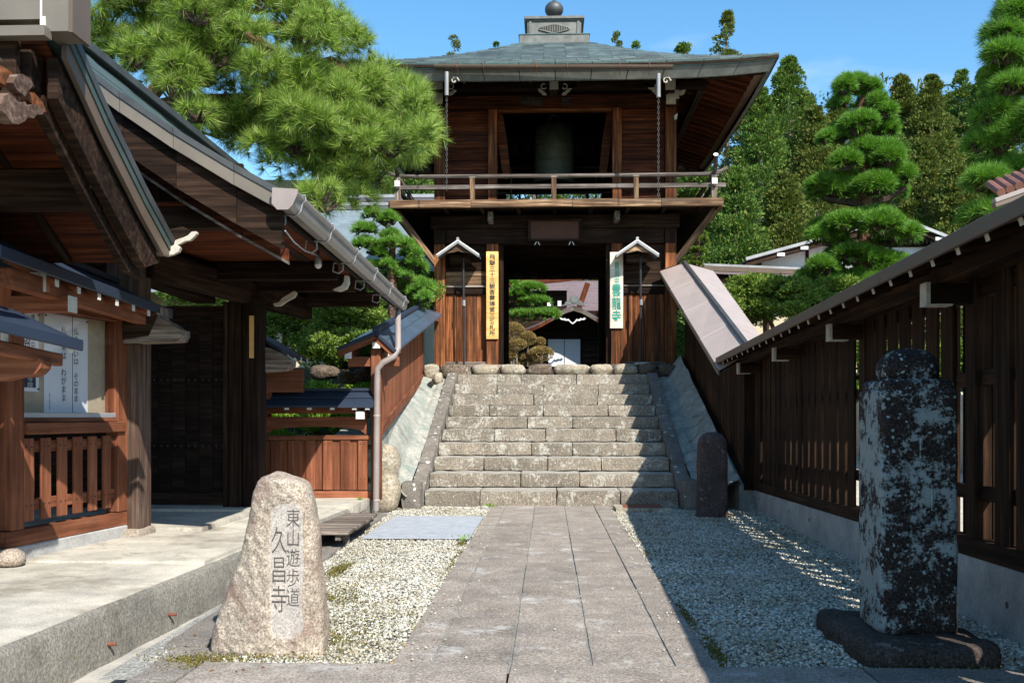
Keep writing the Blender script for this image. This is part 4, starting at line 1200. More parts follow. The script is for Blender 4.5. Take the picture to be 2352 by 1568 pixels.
# ================================================================== LEFT STAIR FENCE (blue roof)
def fence_stairs_left():
    root = thing('roofed_fence', 'reddish board fence with a slate-blue roof climbing left of the stairs', 'fence', (-2.3, 13.2, 0.2))
    ya, yb = 13.0, 20.95
    s = lambda Y: (Y - ya) / (yb - ya)
    xr = lambda Y: -2.26 - 0.40 * s(Y)
    E = lambda Y: Vector((-2.00 - 0.24 * s(Y), Y, 2.17 + 1.30 * s(Y)))
    Rg = lambda Y: Vector((xr(Y), Y, 2.41 + 1.24 * s(Y)))
    Lf = lambda Y: Vector((-2.77 - 0.40 * s(Y), Y, 2.20 + 1.28 * s(Y)))
    n = 7
    for i in range(n):
        a = ya + (yb - ya) * i / n + 0.004; b = ya + (yb - ya) * (i + 1) / n - 0.004
        for (A, B, u0, u1) in ((E, Rg, 0.0, 0.5), (E, Rg, 0.5, 1.0), (Lf, Rg, 0.0, 0.5), (Lf, Rg, 0.5, 1.0)):
            f = lambda Y, u: A(Y) + (B(Y) - A(Y)) * u
            m = MB(); dz = Vector((0, 0, 0.008 if u0 == 0 else 0.0))
            e = 0.012 if u0 else 0.0
            m.slab([f(a, u0 + e) - dz, f(b, u0 + e) - dz, f(b, u1) - dz, f(a, u1) - dz], 0.03); m.build('roof_panel', M_BLUELIT, root)
    beam('ridge_cap', Rg(ya - 0.03) + Vector((0, 0, 0.03)), Rg(yb) + Vector((0, 0, 0.03)), 0.09, 0.06, M_BLUE, root)
    # front gable
    for A in (E, Lf):
        beam('verge_board', A(ya) + Vector((0, 0.02, -0.075)), Rg(ya) + Vector((0, 0.02, -0.075)), 0.03, 0.085, W_NEW, root)
        beam('verge_flashing', A(ya) + Vector((0, -0.01, -0.015)), Rg(ya) + Vector((0, -0.01, -0.015)), 0.03, 0.05, M_BLUE, root)
    for (dx, dz, sz) in ((0.0, -0.16, 0.10), (-0.37, -0.30, 0.09), (0.20, -0.28, 0.085)):
        c = Rg(ya) + Vector((dx, 0, dz))
        pn = beam('purlin', (c.x, ya + 0.02, c.z), (c.x + (0 if dx == 0 else 0), ya + 0.6, c.z + 0.09), sz, sz, W_NEW, root)
        beam('painted_end', (c.x, ya + 0.012, c.z), (c.x, ya + 0.019, c.z), sz + 0.004, sz + 0.004, P_WHITE, pn, c=0.001)
    beam('cross_beam', (-2.66, ya + 0.18, 2.03), (-1.98, ya + 0.18, 2.03), 0.10, 0.13, W_NEW, root)
    # corner post, boards
    box('post', -2.345, -2.215, 13.10, 13.23, 0.20, 2.2, W_NEW, root)
    zb = lambda Y: 1.10 + 1.06 * s(Y); ztp = lambda Y: 2.10 + 1.26 * s(Y)
    Y = 13.42; k = 0
    while Y < 20.9:
        beam('board', (xr(Y) + 0.03, Y, zb(Y) + 0.05), (xr(Y) + 0.03, Y, ztp(Y)), 0.19, 0.022, W_NEW, root, c=0.003)
        beam('board', (xr(Y) - 0.015, Y + 0.15, zb(Y) + 0.05), (xr(Y) - 0.015, Y + 0.15, ztp(Y)), 0.19, 0.022, W_NEW, root, c=0.003)
        Y += 0.30
    beam('sill', (xr(13.2), 13.2, zb(13.2)), (xr(20.95), 20.95, zb(20.95)), 0.13, 0.15, W_NEW, root)
    for d in (0.28, 0.8):
        beam('rail', (xr(13.2) + 0.005, 13.2, zb(13.2) + d), (xr(20.95) + 0.005, 20.95, zb(20.95) + d), 0.02, 0.08, W_NEW, root)
    Y = 13.3
    while Y < 20.9:
        e = E(Y); r = Rg(Y); d = r - e
        p0 = e + d * 0.06 + Vector((0, 0, -0.055))
        rf = beam('rafter', p0, r + Vector((0, 0, -0.06)), 0.04, 0.04, W_NEW, root)
        beam('painted_tip', p0 - d.normalized() * 0.004, p0, 0.042, 0.042, P_WHITE, rf, c=0.001)
        Y += 0.62
    # rubble wall under it
    V = [(-2.36, 13.2, -0.3), (-2.9, 13.2, -0.3), (-3.2, 21, -0.3), (-2.78, 21, -0.3), (-2.30, 13.2, 1.02), (-2.9, 13.2, 1.02), (-3.1, 21, 2.1), (-2.70, 21, 2.1)]
    wobj('footing', V, [[0, 1, 2, 3], [7, 6, 5, 4], [0, 4, 5, 1], [1, 5, 6, 2], [2, 6, 7, 3], [3, 7, 4, 0]], S_MORTAR, root)
fence_stairs_left()

# ================================================================== LOW GARDEN FENCE (left, faces the camera)
def low_fence():
    root = thing('low_roofed_fence', 'low reddish board fence with a small dark blue roof left of the downpipe', 'fence', (-3.1, 13.2, 0.2))
    y = 13.2; x0, x1 = -3.90, -2.35
    box('sill', x0 - 0.3, -2.28, y - 0.05, y + 0.05, 0.215, 0.315, W_NEW, root)
    box('footing', x0 - 0.3, -2.75, y - 0.06, y + 0.08, 0.12, 0.212, S_CONC, root)
    w = 0.126; n = 12; k = 0
    xs = np.arange(-3.93, -2.42, 0.117)
    for i, x in enumerate(xs):
        front = i % 2 == 0
        yy = y - 0.045 if front else y - 0.015
        bd = box('board', x, x + w, yy - 0.01, yy + 0.01, 0.33, 0.985, W_NEW, root, c=0.003)
        if front:
            for zz in (0.94, 0.48):
                for xx in (0.035, 0.09):
                    m = MB(); m.tube([(x + xx, yy - 0.013, zz), (x + xx, yy - 0.0095, zz)], 0.007, 6); m.build('nail', M_IRON, bd)
    for x in (-4.12, -4.28):
        box('board', x, x + 0.09, y - 0.05, y - 0.03, 0.33, 0.985, W_NEW, root, c=0.003)
    for zz in (0.90, 0.46): box('rail', x0 - 0.3, -2.35, y + 0.0, y + 0.035, zz - 0.04, zz + 0.04, W_NEW, root)
    box('top_rail', x0 - 0.4, -2.34, y - 0.06, y + 0.05, 0.995, 1.055, W_NEW, root)
    # arched board
    P = []
    N = 16
    xa, xb = -3.76, -2.42
    for i in range(N + 1):
        t = i / N; x = xa + (xb - xa) * t
        z = 1.17 - 0.105 * (1 - math.sin(math.pi * t) ** 0.35) if 0 < t < 1 else 1.062
        P.append((x, y - 0.02, z))
    m = MB(); m.prism([(xa, y - 0.02, 1.30), ] + P + [(xb, y - 0.02, 1.30)], (0, 0.04, 0)); m.build('arched_board', W_NEW, root)
    m = MB(); m.prism([(-4.3, y - 0.02, 1.30)] + [(-4.3 + 0.42 * i / 8, y - 0.02, 1.17 - 0.1 * (1 - math.sin(math.pi * i / 8) ** 0.35)) for i in range(9)] + [(-3.88, y - 0.02, 1.30)], (0, 0.04, 0))
    m.build('arched_board', W_NEW, root)
    box('post', -3.88, -3.76, y - 0.06, y + 0.06, 0.32, 1.40, W_NEW, root)
    box('beam', -3.86, -2.40, y - 0.06, y + 0.05, 1.345, 1.43, W_NEW, root)
    # roof
    zr = 1.64
    for a, b in ((-4.0, -3.12), (-3.115, -2.28)):
        m = MB(); m.slab([(a, y - 0.30, 1.45), (b, y - 0.30, 1.45), (b, y - 0.02, zr), (a, y - 0.02, zr)], 0.03); m.build('roof_panel', M_BLUE, root)
        m = MB(); m.slab([(a, y - 0.02, zr), (b, y - 0.02, zr), (b, y + 0.3, 1.45), (a, y + 0.3, 1.45)], 0.03); m.build('roof_panel', M_BLUE, root)
    beam('roof_seam', (-4.0, y - 0.165, 1.552), (-2.28, y - 0.165, 1.552), 0.02, 0.02, M_BLUE, root)
    beam('ridge_cap', (-4.02, y - 0.02, zr + 0.02), (-2.27, y - 0.02, zr + 0.02), 0.07, 0.04, M_BLUE, root)
    for x in (-3.95, -3.72, -3.42, -3.12, -2.82, -2.53, -2.36):
        rf = beam('rafter', (x, y - 0.27, 1.42), (x, y + 0.0, 1.60), 0.04, 0.035, W_NEW, root)
        box('painted_tip', x - 0.03, x + 0.03, y - 0.284, y - 0.272, 1.392, 1.432, P_WHITE, rf, c=0.002)
    for x in (-3.80, -2.46):
        pn = box('arm', x - 0.05, x + 0.05, y - 0.235, y + 0.2, 1.285, 1.37, W_NEW, root)
        box('painted_end', x - 0.058, x + 0.058, y - 0.248, y - 0.238, 1.27, 1.375, P_WHITE, pn, c=0.002)
low_fence()

# short fence piece between gate post and corner, dark blue roof
sf = thing('short_fence_roof', 'short dark blue roofed fence piece just right of the gate post', 'fence', (-3.4, 12.3, 0.2))
m = MB(); m.slab([(-3.12, 11.55, 2.10), (-3.18, 13.05, 2.05), (-3.6, 13.05, 2.32), (-3.6, 11.55, 2.36)], 0.04); m.build('roof_panel', M_BLUE, sf)
m = MB(); m.slab([(-3.6, 11.55, 2.36), (-3.6, 13.05, 2.32), (-4.1, 13.05, 2.05), (-4.1, 11.55, 2.1)], 0.04); m.build('roof_panel', M_BLUE, sf)
for i in range(5):
    y = 11.7 + i * 0.32
    rf = beam('rafter', (-3.17, y, 2.045), (-3.55, y, 2.27), 0.04, 0.04, W_NEW, sf)
    box('painted_tip', -3.168, -3.16, y - 0.022, y + 0.022, 2.015, 2.06, P_WHITE, rf, c=0.002)
box('post', -3.80, -3.66, 13.02, 13.14, 1.42, 2.1, W_NEW, sf)
box('cross_board', -3.98, -3.22, 13.0, 13.06, 1.62, 1.93, W_NEW, sf)

# fallen leaves
r5 = np.random.default_rng(55); n5 = 150
Cl = np.stack([np.where(r5.random(n5) < 0.55, r5.uniform(-2.1, -0.8, n5), r5.uniform(0.85, 2.7, n5)), 5.0 + 9.5 * r5.random(n5) ** 1.6, np.full(n5, 0.004)], 1)
o = leaves('fallen_leaves', Cl, unit(np.stack([r5.normal(size=n5), r5.normal(size=n5), 0.12 * np.abs(r5.normal(size=n5))], 1)), 0.032, 0.016,
           island('dry_brown_leaves', [(0, (0.10, 0.045, 0.02)), (0.6, (0.22, 0.12, 0.05)), (1, (0.30, 0.22, 0.08))], 0.8), up=np.array([1.0, 0, 0]))
o['kind'] = 'stuff'

# ================================================================== BELL TOWER
CX, YF, YB, FZ = 0.13, 21.2, 25.9, 2.35
YC = (YF + YB) / 2
tw = thing('bell_tower', 'two storey wooden temple bell tower gate at the top of the stairs', 'bell tower', (CX, YF, FZ))
H = 2.44
# posts
for y in (YF, YB):
    for sx in (-1, 1):
        x = CX + sx * H
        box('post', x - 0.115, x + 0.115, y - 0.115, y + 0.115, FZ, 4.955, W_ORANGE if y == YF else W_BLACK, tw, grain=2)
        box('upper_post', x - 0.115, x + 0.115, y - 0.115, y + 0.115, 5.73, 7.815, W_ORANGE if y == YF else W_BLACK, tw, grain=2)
for x in (-1.186, 1.443):
    box('post', x - 0.125, x + 0.125, YF - 0.12, YF + 0.13, FZ, 4.955, W_ORANGE, tw, grain=2)
    box('upper_post', x - 0.095, x + 0.095, YF - 0.10, YF + 0.10, 5.73, 7.815, W_ORANGE, tw, grain=2)
    box('post', x - 0.125 + (0.03 if x < 0 else -0.03), x + 0.125 + (0.03 if x < 0 else -0.03), YB - 0.12, YB + 0.12, FZ, 4.87, W_BLACK, tw, grain=2)
    box('inner_frame', x + (0.128 if x < 0 else -0.228), x + (0.228 if x < 0 else -0.128), YF + 0.0, YF + 0.09, FZ, 4.955, W_BLACK, tw, grain=2)
    box('post_shoe', x - 0.20, x + 0.20, YF - 0.2, YF + 0.18, FZ - 0.02, FZ + 0.05, W_GREY, tw)
    s = -1 if x < 0 else 1
    # solid passage side walls
    for k in range(7):
        y0 = YF + 0.14 + k * 0.62
        box('wall_plank', x - 0.03 + s * 0.05, x + 0.01 + s * 0.05, y0, y0 + 0.612, FZ, 5.26, W_BLACK_Z, tw, c=0.004)
# front lintel, upper beam, side beams
box('lintel', CX - 2.30, CX + 2.30, YF - 0.10, YF + 0.08, 4.965, 5.268, W_BLACK, tw)
for sx in (-1, 1):
    box('lintel_end', CX + sx * H - 0.125, CX + sx * H + 0.125, YF - 0.12, YF + 0.12, 4.96, 5.27, W_BLACK, tw)
box('main_beam', CX - 2.62, CX + 2.62, YF - 0.16, YF + 0.10, 5.275, 5.555, W_BLACK, tw)
box('back_lintel', CX - 2.5, CX + 2.5, YB - 0.08, YB + 0.10, 4.87, 5.27, W_BLACK, tw)
box('back_beam', CX - 2.62, CX + 2.62, YB - 0.1, YB + 0.14, 5.275, 5.555, W_BLACK, tw)
for sx in (-1, 1):
    x = CX + sx * H
    box('side_beam', x - 0.10, x + 0.10, YF + 0.13, YB - 0.13, 4.97, 5.268, W_BLACK, tw)
    box('side_beam', x - 0.12, x + 0.12, YF + 0.12, YB - 0.12, 5.275, 5.555, W_BLACK, tw)
# passage ceiling: boards and joists
for k in range(7):
    y0 = YF + 0.13 + k * 0.64
    box('ceiling_board', -1.1, 1.36, y0, y0 + 0.63, 5.20, 5.225, W_BLACK, tw, c=0.003)
for y in (21.75, 22.6, 23.5, 24.4, 25.2):
    box('joist', -1.1, 1.36, y - 0.06, y + 0.06, 5.04, 5.195, W_BLACK, tw)
# faint carved plates on the back lintel
for px, w in ((1178, 40), (1210, 26), (1258, 34), (1352, 40)):
    p = at(px + w / 2, 634, Y=YB - 0.09)
    box('name_plate', p.x - w / 2 / 89, p.x + w / 2 / 89, YB - 0.10, YB - 0.085, p.z - 0.09, p.z + 0.09, W_PLATE, tw)
# lower panels between outer and inner posts
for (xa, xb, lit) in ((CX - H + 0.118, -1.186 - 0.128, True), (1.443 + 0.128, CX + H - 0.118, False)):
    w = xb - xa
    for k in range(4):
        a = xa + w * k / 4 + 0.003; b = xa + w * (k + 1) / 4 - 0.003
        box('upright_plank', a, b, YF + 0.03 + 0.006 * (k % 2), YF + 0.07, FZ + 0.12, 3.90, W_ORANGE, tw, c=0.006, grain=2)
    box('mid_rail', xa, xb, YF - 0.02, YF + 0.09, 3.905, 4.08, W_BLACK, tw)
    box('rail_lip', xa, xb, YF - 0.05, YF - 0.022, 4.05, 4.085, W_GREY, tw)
    box('panel_board', xa, xb, YF + 0.03, YF + 0.07, 4.09, 4.40, W_EDGE if lit else W_BLACK, tw)  # sunlit left bay in paler wood, shaded right bay black: light put into colour
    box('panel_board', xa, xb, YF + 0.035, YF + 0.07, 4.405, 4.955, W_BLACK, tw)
    box('ground_sill', xa, xb, YF - 0.07, YF + 0.09, FZ, FZ + 0.115, W_GREY, tw)
box('back_panel', CX - H, -1.3, YB - 0.03, YB + 0.03, FZ, 4.87, W_BLACK_Z, tw); box('back_panel', 1.55, CX + H, YB - 0.03, YB + 0.03, FZ, 4.87, W_BLACK_Z, tw)
for sx in (-1, 1):
    x = CX + sx * H
    for k in range(6):
        z0 = FZ + 0.05 + k * 0.43
        box('side_plank', x - 0.03, x + 0.03, YF + 0.13, YB - 0.13, z0, z0 + 0.425, W_BLACK, tw)

# veranda
BZ0, BZ1 = 5.565, 5.725
BX = 3.38; BY0 = 20.30; BY1 = YB + 0.9
for k, (a, b) in enumerate(((-3.38, -1.72), (-1.715, 0.35), (0.355, 2.15), (2.155, 3.38))):
    box('edge_board', CX + a, CX + b, BY0, BY0 + 0.09, BZ0 + 0.004 * (k % 2), BZ1, W_EDGE, tw, c=0.008)
for sx in (-1, 1):
    box('edge_board', CX + sx * BX - 0.045, CX + sx * BX + 0.045, BY0 + 0.095, BY1, BZ0, BZ1, W_EDGE, tw)
nf = 11
for k in range(nf):
    y0 = BY0 + 0.10 + k * (BY1 - BY0 - 0.1) / nf
    box('floor_board', CX - BX + 0.05, CX + BX - 0.05, y0, y0 + (BY1 - BY0 - 0.1) / nf - 0.008, 5.66, 5.70, W_BLACK, tw, c=0.003)
for k in range(9):
    x = CX - 3.0 + k * 0.75
    box('veranda_joist', x - 0.04, x + 0.04, BY0 + 0.10, YF - 0.17, 5.565, 5.655, W_BLACK, tw)
for px in (1126, 1418):
    p = at(px, 485, Y=20.62)
    bm_ = box('beam_nose', p.x - 0.055, p.x + 0.055, 20.62, YF - 0.16, 5.36, 5.55, W_GREY, tw)
# flared brackets left and right
for sx in (-1, 1):
    top = lambda y: Vector((CX + sx * 3.28, y, 5.54)); bot = lambda y: Vector((CX + sx * 2.50, y, 4.50))
    for y in (BY0 + 0.25, YF, 22.8, 24.3, YB):
        b_ = Vector((CX + sx * 2.50, max(y, YF - 0.02), 4.50))
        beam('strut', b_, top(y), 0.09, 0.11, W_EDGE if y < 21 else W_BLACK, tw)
    for k in range(6):
        t0 = k / 6.0 + 0.01; t1 = (k + 1) / 6.0 - 0.04
        m = MB()
        a0 = bot(YF) + (top(YF) - bot(YF)) * t0; a1 = bot(YF) + (top(YF) - bot(YF)) * t1
        ya0 = YF + (BY0 + 0.25 - YF) * t0; ya1 = YF + (BY0 + 0.25 - YF) * t1
        m.slab([(a0.x, ya0, a0.z + 0.06), (a1.x, ya1, a1.z + 0.06), (a1.x, YB, a1.z + 0.06), (a0.x, YB, a0.z + 0.06)], 0.02)
        m.build('skirt_board', W_BLACK, tw)

# railing
RX = 3.22; RY = 20.38
zl, zu = 5.995, 6.225
def rail_bar(name, pts, r, parent=tw, mat=W_BLACK):
    m = MB(); m.tube(pts, r, 8); return smoothed(m.build(name, mat, parent))
M_RAIL = W_GREY
W_RAIL = wood('dark_grey_rail_wood', (0.03, 0.024, 0.02), (0.085, 0.07, 0.06), (0.20, 0.175, 0.155), bmp=0.6)
rail_bar('top_rail', [(CX - 3.50, RY, zu + 0.13), (CX - 3.36, RY, zu + 0.05), (CX - 3.18, RY, zu + 0.005), (CX - 2.9, RY, zu - 0.006), (CX, RY, zu - 0.015), (CX + 2.9, RY, zu - 0.006),
                      (CX + 3.18, RY, zu + 0.005), (CX + 3.36, RY, zu + 0.05), (CX + 3.50, RY, zu + 0.13)], 0.042, mat=W_RAIL)
box('lower_rail', CX - 3.22, CX + 3.46, RY - 0.03, RY + 0.03, zl - 0.045, zl + 0.045, W_RAIL, tw)
for sx in (-1, 1):
    x = CX + sx * RX
    rail_bar('top_rail', [(x - sx * 0.03, RY - 0.42, zu + 0.27), (x, RY - 0.24, zu + 0.10), (x, RY - 0.05, zu + 0.02), (x, RY + 0.6, zu), (x, BY1 - 0.1, zu)], 0.042, mat=W_RAIL)
    m = MB(); m.tube([(x - sx * 0.03, RY - 0.425, zu + 0.275), (x - sx * 0.031, RY - 0.435, zu + 0.283)], 0.050, 12); smoothed(m.build('white_cap', P_WHITE, tw))
    box('lower_rail', x - 0.03, x + 0.03, RY - 0.12, BY1 - 0.1, zl - 0.05, zl + 0.05, W_RAIL, tw)
    box('white_cap', x - 0.055, x + 0.055, RY - 0.128, RY - 0.121, zl + 0.0, zl + 0.12, P_WHITE, tw, c=0.002)
    box('corner_post', x - 0.055, x + 0.055, RY - 0.055, RY + 0.055, BZ1, zu - 0.02, W_GREY, tw, grain=2)
    beam('rail_brace', (x - sx * 0.02, RY + 0.2, zu + 0.0), (x - sx * 0.28, RY + 0.5, BZ1), 0.05, 0.05, W_RAIL, tw)
    for k in range(1, 4):
        y = RY + k * (BY1 - RY) / 4
        box('rail_post', x - 0.045, x + 0.045, y - 0.045, y + 0.045, BZ1, zu - 0.03, W_GREY, tw, grain=2)
for px in (1084.8, 1272, 1460.8):
    x = at(px, 430, Y=RY).x
    box('rail_post', x - 0.05, x + 0.05, RY - 0.04, RY + 0.04, BZ1, zu - 0.055, W_EDGE, tw, grain=2)
    box('rail_block', x - 0.065, x + 0.065, RY - 0.045, RY + 0.045, zu - 0.055, zu - 0.02, W_GREY, tw)

# upper storey plank walls
for (xa, xb) in ((CX - H + 0.118, -1.186 - 0.098), (1.443 + 0.098, CX + H - 0.118)):
    zs = [5.73, 5.93, 6.20, 6.45, 6.75, 7.02, 7.30, 7.56, 7.815]
    for k in range(8):
        box('wall_plank', xa, xb, YF + 0.02 + 0.006 * (k % 2), YF + 0.07, zs[k] + 0.003, zs[k + 1] - 0.003, W_RED, tw, c=0.008)
for sx in (-1, 1):
    x = CX + sx * H
    for k in range(7):
        z0 = 5.73 + k * 0.30
        box('side_plank', x - 0.03, x + 0.03, YF + 0.12, YB - 0.12, z0 + 0.003, z0 + 0.297, W_RED, tw)
for k in range(4):
    z0 = 7.10 + k * 0.25
    box('back_plank', CX - 2.32, CX + 2.32, YB - 0.03, YB + 0.03, z0 + 0.003, z0 + 0.247, W_BLACK, tw)
for (xa, xb) in ((CX - 2.32, -1.09), (1.36, CX + 2.32)):
    box('back_plank', xa, xb, YB - 0.03, YB + 0.03, 5.73, 7.095, W_BLACK, tw)
for x in (-0.75, 0.13, 1.0): box('back_mullion', x - 0.03, x + 0.03, YB - 0.04, YB + 0.04, 5.73, 7.1, W_BLACK, tw, grain=2)
box('back_sill', CX - 2.3, CX + 2.3, YB - 0.05, YB + 0.05, 5.73, 5.86, W_BLACK, tw)
for z in (6.98, 7.62):
    box('inner_rail', CX - 1.6, CX + 1.6, YB - 0.55, YB - 0.50, z - 0.03, z + 0.03, W_GREY, tw)
for x in (-0.95, 1.2):
    box('inner_upright', x - 0.02, x + 0.02, YB - 0.55, YB - 0.51, 6.7, 7.6, W_GREY, tw, grain=2)
# folded shutters hanging inside the opening
for sx, xx in ((1, -1.186 + 0.10), (-1, 1.443 - 0.10)):
    P = [(0.0, 7.80), (0.10, 7.80), (0.20, 7.2), (0.26, 6.6), (0.25, 6.42), (0.18, 6.36), (0.10, 6.5), (0.03, 7.0), (0.0, 7.3)]
    m = MB(); m.prism([(xx + sx * a, YF + 0.12, z) for a, z in P], (0, 0.05, 0)); m.build('shutter_edge', W_RED, tw)

# upper beams and bracket zone
box('upper_beam', CX - 2.60, CX + 2.60, YF - 0.13, YF + 0.10, 7.825, 8.085, W_RED, tw)
box('beam_fillet', CX - 1.25, CX + 1.25, YF - 0.06, YF + 0.06, 7.76, 7.822, W_ORANGE, tw)
box('upper_back_beam', CX - 2.60, CX + 2.60, YB - 0.1, YB + 0.1, 7.825, 8.085, W_BLACK, tw)
for sx in (-1, 1):
    x = CX + sx * H
    box('upper_side_beam', x - 0.10, x + 0.10, YF - 0.55, YB + 0.55, 7.83, 8.08, W_BLACK, tw)
    box('beam_end', x - 0.115, x + 0.115, YF - 0.565, YF - 0.551, 7.84, 8.05, P_CREAM, tw, c=0.003)
for k in range(3):
    z0 = 8.09 + k * 0.2
    box('frieze_board', CX - 2.5, CX + 2.5, YF - 0.03, YF + 0.03, z0, z0 + 0.197, W_BLACK, tw)
    for sx in (-1, 1): box('frieze_board', CX + sx * H - 0.03, CX + sx * H + 0.03, YF + 0.05, YB, z0, z0 + 0.197, W_BLACK, tw)
# outer purlin carried in front of the wall with painted block ends
box('outer_purlin', CX - 3.1, CX + 3.1, YF - 0.72, YF - 0.56, 8.02, 8.16, W_BLACK, tw)
for sx in (-1, 1): box('outer_purlin', CX + sx * 3.02 - 0.07, CX + sx * 3.02 + 0.07, YF - 0.5, YB + 0.6, 8.02, 8.16, W_BLACK, tw)
def at_y(px, py, Y): return at(px, py, Y=Y)
def ppoly(pts, Y, px0, py0, k):
    """polygon given in zoomed pixels -> world points on plane Y"""
    out = []
    for zx, zy in pts:
        out.append(at((px0 + zx / k) * 0.9408, (py0 + zy / k) * 0.9408, Y=Y))
    return out
YP = YF - 0.74
for (za, zb, zc, zd, nm) in ((990, 1037, 425, 490, 'block'), (1622, 1678, 428, 492, 'block'), (356, 404, 430, 490, 'block')):
    P = ppoly([(za, zc), (zb, zc), (zb, zd), (za, zd)], YP - 0.05, 900, 0, 2.24)
    bk = box('bracket_block', P[0].x, P[1].x, YP - 0.05, YP + 0.5, P[2].z, P[0].z, W_BLACK, tw)
    box('painted_face', P[0].x, P[1].x, YP - 0.06, YP - 0.051, P[2].z, P[0].z, P_CREAM, bk, c=0.003)
def scroll(ox, oy, mir, s=1.0):
    base = [(0, 0), (10, 12), (28, 20), (46, 22), (58, 30), (62, 45), (72, 56), (84, 62), (92, 72), (78, 76), (66, 70), (58, 60), (50, 56), (44, 44), (30, 40), (14, 30), (2, 16)]
    pts = [(ox + (mir * (x - 0) * s), oy + y * s) for x, y in base]
    P = ppoly(pts, YP + 0.02, 900, 0, 2.24)
    m = MB(); m.prism(P, (0, 0.06, 0)); m.build('scroll_bracket', P_CREAM, tw)
    curl = [(ox + mir * (76 + 14 * math.cos(a)) * s, oy + (30 + 14 * math.sin(a)) * s) for a in np.linspace(0.5, 5.2, 9)]
    Q = ppoly(curl, YP + 0.02, 900, 0, 2.24)
    m = MB(); m.tube(Q, 0.012, 6); smoothed(m.build('scroll_curl', P_CREAM, tw))
scroll(882, 443, 1); scroll(1148, 443, -1); scroll(526, 443, -1); scroll(1504, 443, 1)
for (pts) in ([(1690, 500), (1735, 488), (1728, 510), (1715, 518), (1695, 518)], [(1628, 518), (1680, 518), (1680, 568), (1628, 568)], [(352, 518), (402, 518), (402, 566), (366, 566)], [(1672, 632), (1690, 620), (1686, 650), (1674, 656)]):
    m = MB(); m.prism(ppoly(pts, YF - 0.58, 900, 0, 2.24), (0, 0.05, 0)); m.build('painted_beam_end', P_CREAM, tw)

# faint old plates on the upper beam
for px, w in ((1196, 18), (1212, 14), (1226, 20), (1290, 22)):
    p = at(px + w / 2, 232, Y=YF - 0.14)
    box('name_plate', p.x - w / 2 / 108, p.x + w / 2 / 108, YF - 0.15, YF - 0.132, p.z - 0.08, p.z + 0.08, W_PLATE, tw)

# ---- roof
A0, AT = 4.28, 0.76
EZ = 8.135
def roof_pt(side, u, t, dz=0.0, drop=0.0):
    """side 0 front,1 right,2 back,3 left; u -1..1 along the eave; t 0 eave .. 1 top"""
    s = A0 + (AT - A0) * t
    z = EZ + 1.70 * t - 0.13 * 4 * t * (1 - t) * (1 - 0.25 * t) + 0.12 * abs(u) ** 4 * (1 - t) ** 2 + dz
    x, y = u * s, -s
    for _ in range(side): x, y = -y, x
    return Vector((CX + x, YC + y, z))
YC_SAVE = YC
NC = 15
shing = 0
for side in (0, 1, 2, 3):
    mst = MB()
    for c in range(NC):
        t0, t1 = c / NC, (c + 1) / NC
        s = A0 + (AT - A0) * t0
        n = max(3, int(round(2 * s / 0.46)))
        off = 0.5 if c % 2 else 0.0
        edges = [-1.0] + [-1 + 2 * (k + 0.5 + (0.5 if off else 0)) / n for k in range(n - (1 if off else 0))] + [1.0]
        edges = sorted(set(edges))
        for k in range(len(edges) - 1):
            u0, u1 = edges[k] + (0.0016 if k else 0), edges[k + 1] - (0.0016 if k < len(edges) - 2 else 0)
            jit = rng.normal() * 0.002
            top = [roof_pt(side, u0, t0, 0.022 + jit), roof_pt(side, u1, t0, 0.022 + jit), roof_pt(side, u1, t1, 0.004), roof_pt(side, u0, t1, 0.004)]
            if side == 0 and shing < 300:
                m = MB(); m.slab(top, 0.02); m.build('copper_sheet', M_COPPER, tw); shing += 1
            else:
                mst.slab(top, 0.02)
    if mst.V:
        o = mst.build('copper_sheets', M_COPPER, tw); o['kind'] = 'stuff'
# sealed deck under the sheets and the soffit
m = MB(); N = 12
for side in range(4):
    for i in range(N):
        u0, u1 = -1 + 2 * i / N, -1 + 2 * (i + 1) / N
        for j in range(6):
            t0, t1 = j / 6, (j + 1) / 6
            m.slab([roof_pt(side, u0, t0, -0.03), roof_pt(side, u1, t0, -0.03), roof_pt(side, u1, t1, -0.03), roof_pt(side, u0, t1, -0.03)], 0.05)
m.build('roof_deck', W_BLACK, tw)
# fascia: verdigris drip edge over grey panels
for side in range(4):
    n = 12
    for i in range(n):
        u0, u1 = -1 + 2 * i / n + 0.002, -1 + 2 * (i + 1) / n - 0.002
        def col(u, inset, za):
            p = roof_pt(side, u, 0, za); c = Vector((CX, YC, p.z)); d = (p - c); k = max(abs(d.x), abs(d.y))
            return c + d * ((k - inset) / k)
        m = MB()
        A = [col(u0, 0.0, 0.0), col(u1, 0.0, 0.0), col(u1, 0.03, -0.105), col(u0, 0.03, -0.105)]
        B = [col(u0, 0.06, 0.0), col(u1, 0.06, 0.0), col(u1, 0.08, -0.105), col(u0, 0.08, -0.105)]
        m.add(A + B, [[0, 1, 2, 3], [7, 6, 5, 4], [0, 4, 5, 1], [3, 2, 6, 7], [0, 3, 7, 4], [1, 5, 6, 2]])
        m.build('drip_edge', M_PATINA, tw)
        m = MB()
        A = [col(u0, 0.045, -0.108), col(u1, 0.045, -0.108), col(u1, 0.16, -0.29), col(u0, 0.16, -0.29)]
        B = [col(u0, 0.12, -0.108), col(u1, 0.12, -0.108), col(u1, 0.22, -0.29), col(u0, 0.22, -0.29)]
        m.add(A + B, [[0, 1, 2, 3], [7, 6, 5, 4], [0, 4, 5, 1], [3, 2, 6, 7], [0, 3, 7, 4], [1, 5, 6, 2]])
        m.build('fascia_panel', M_FASCIA, tw)
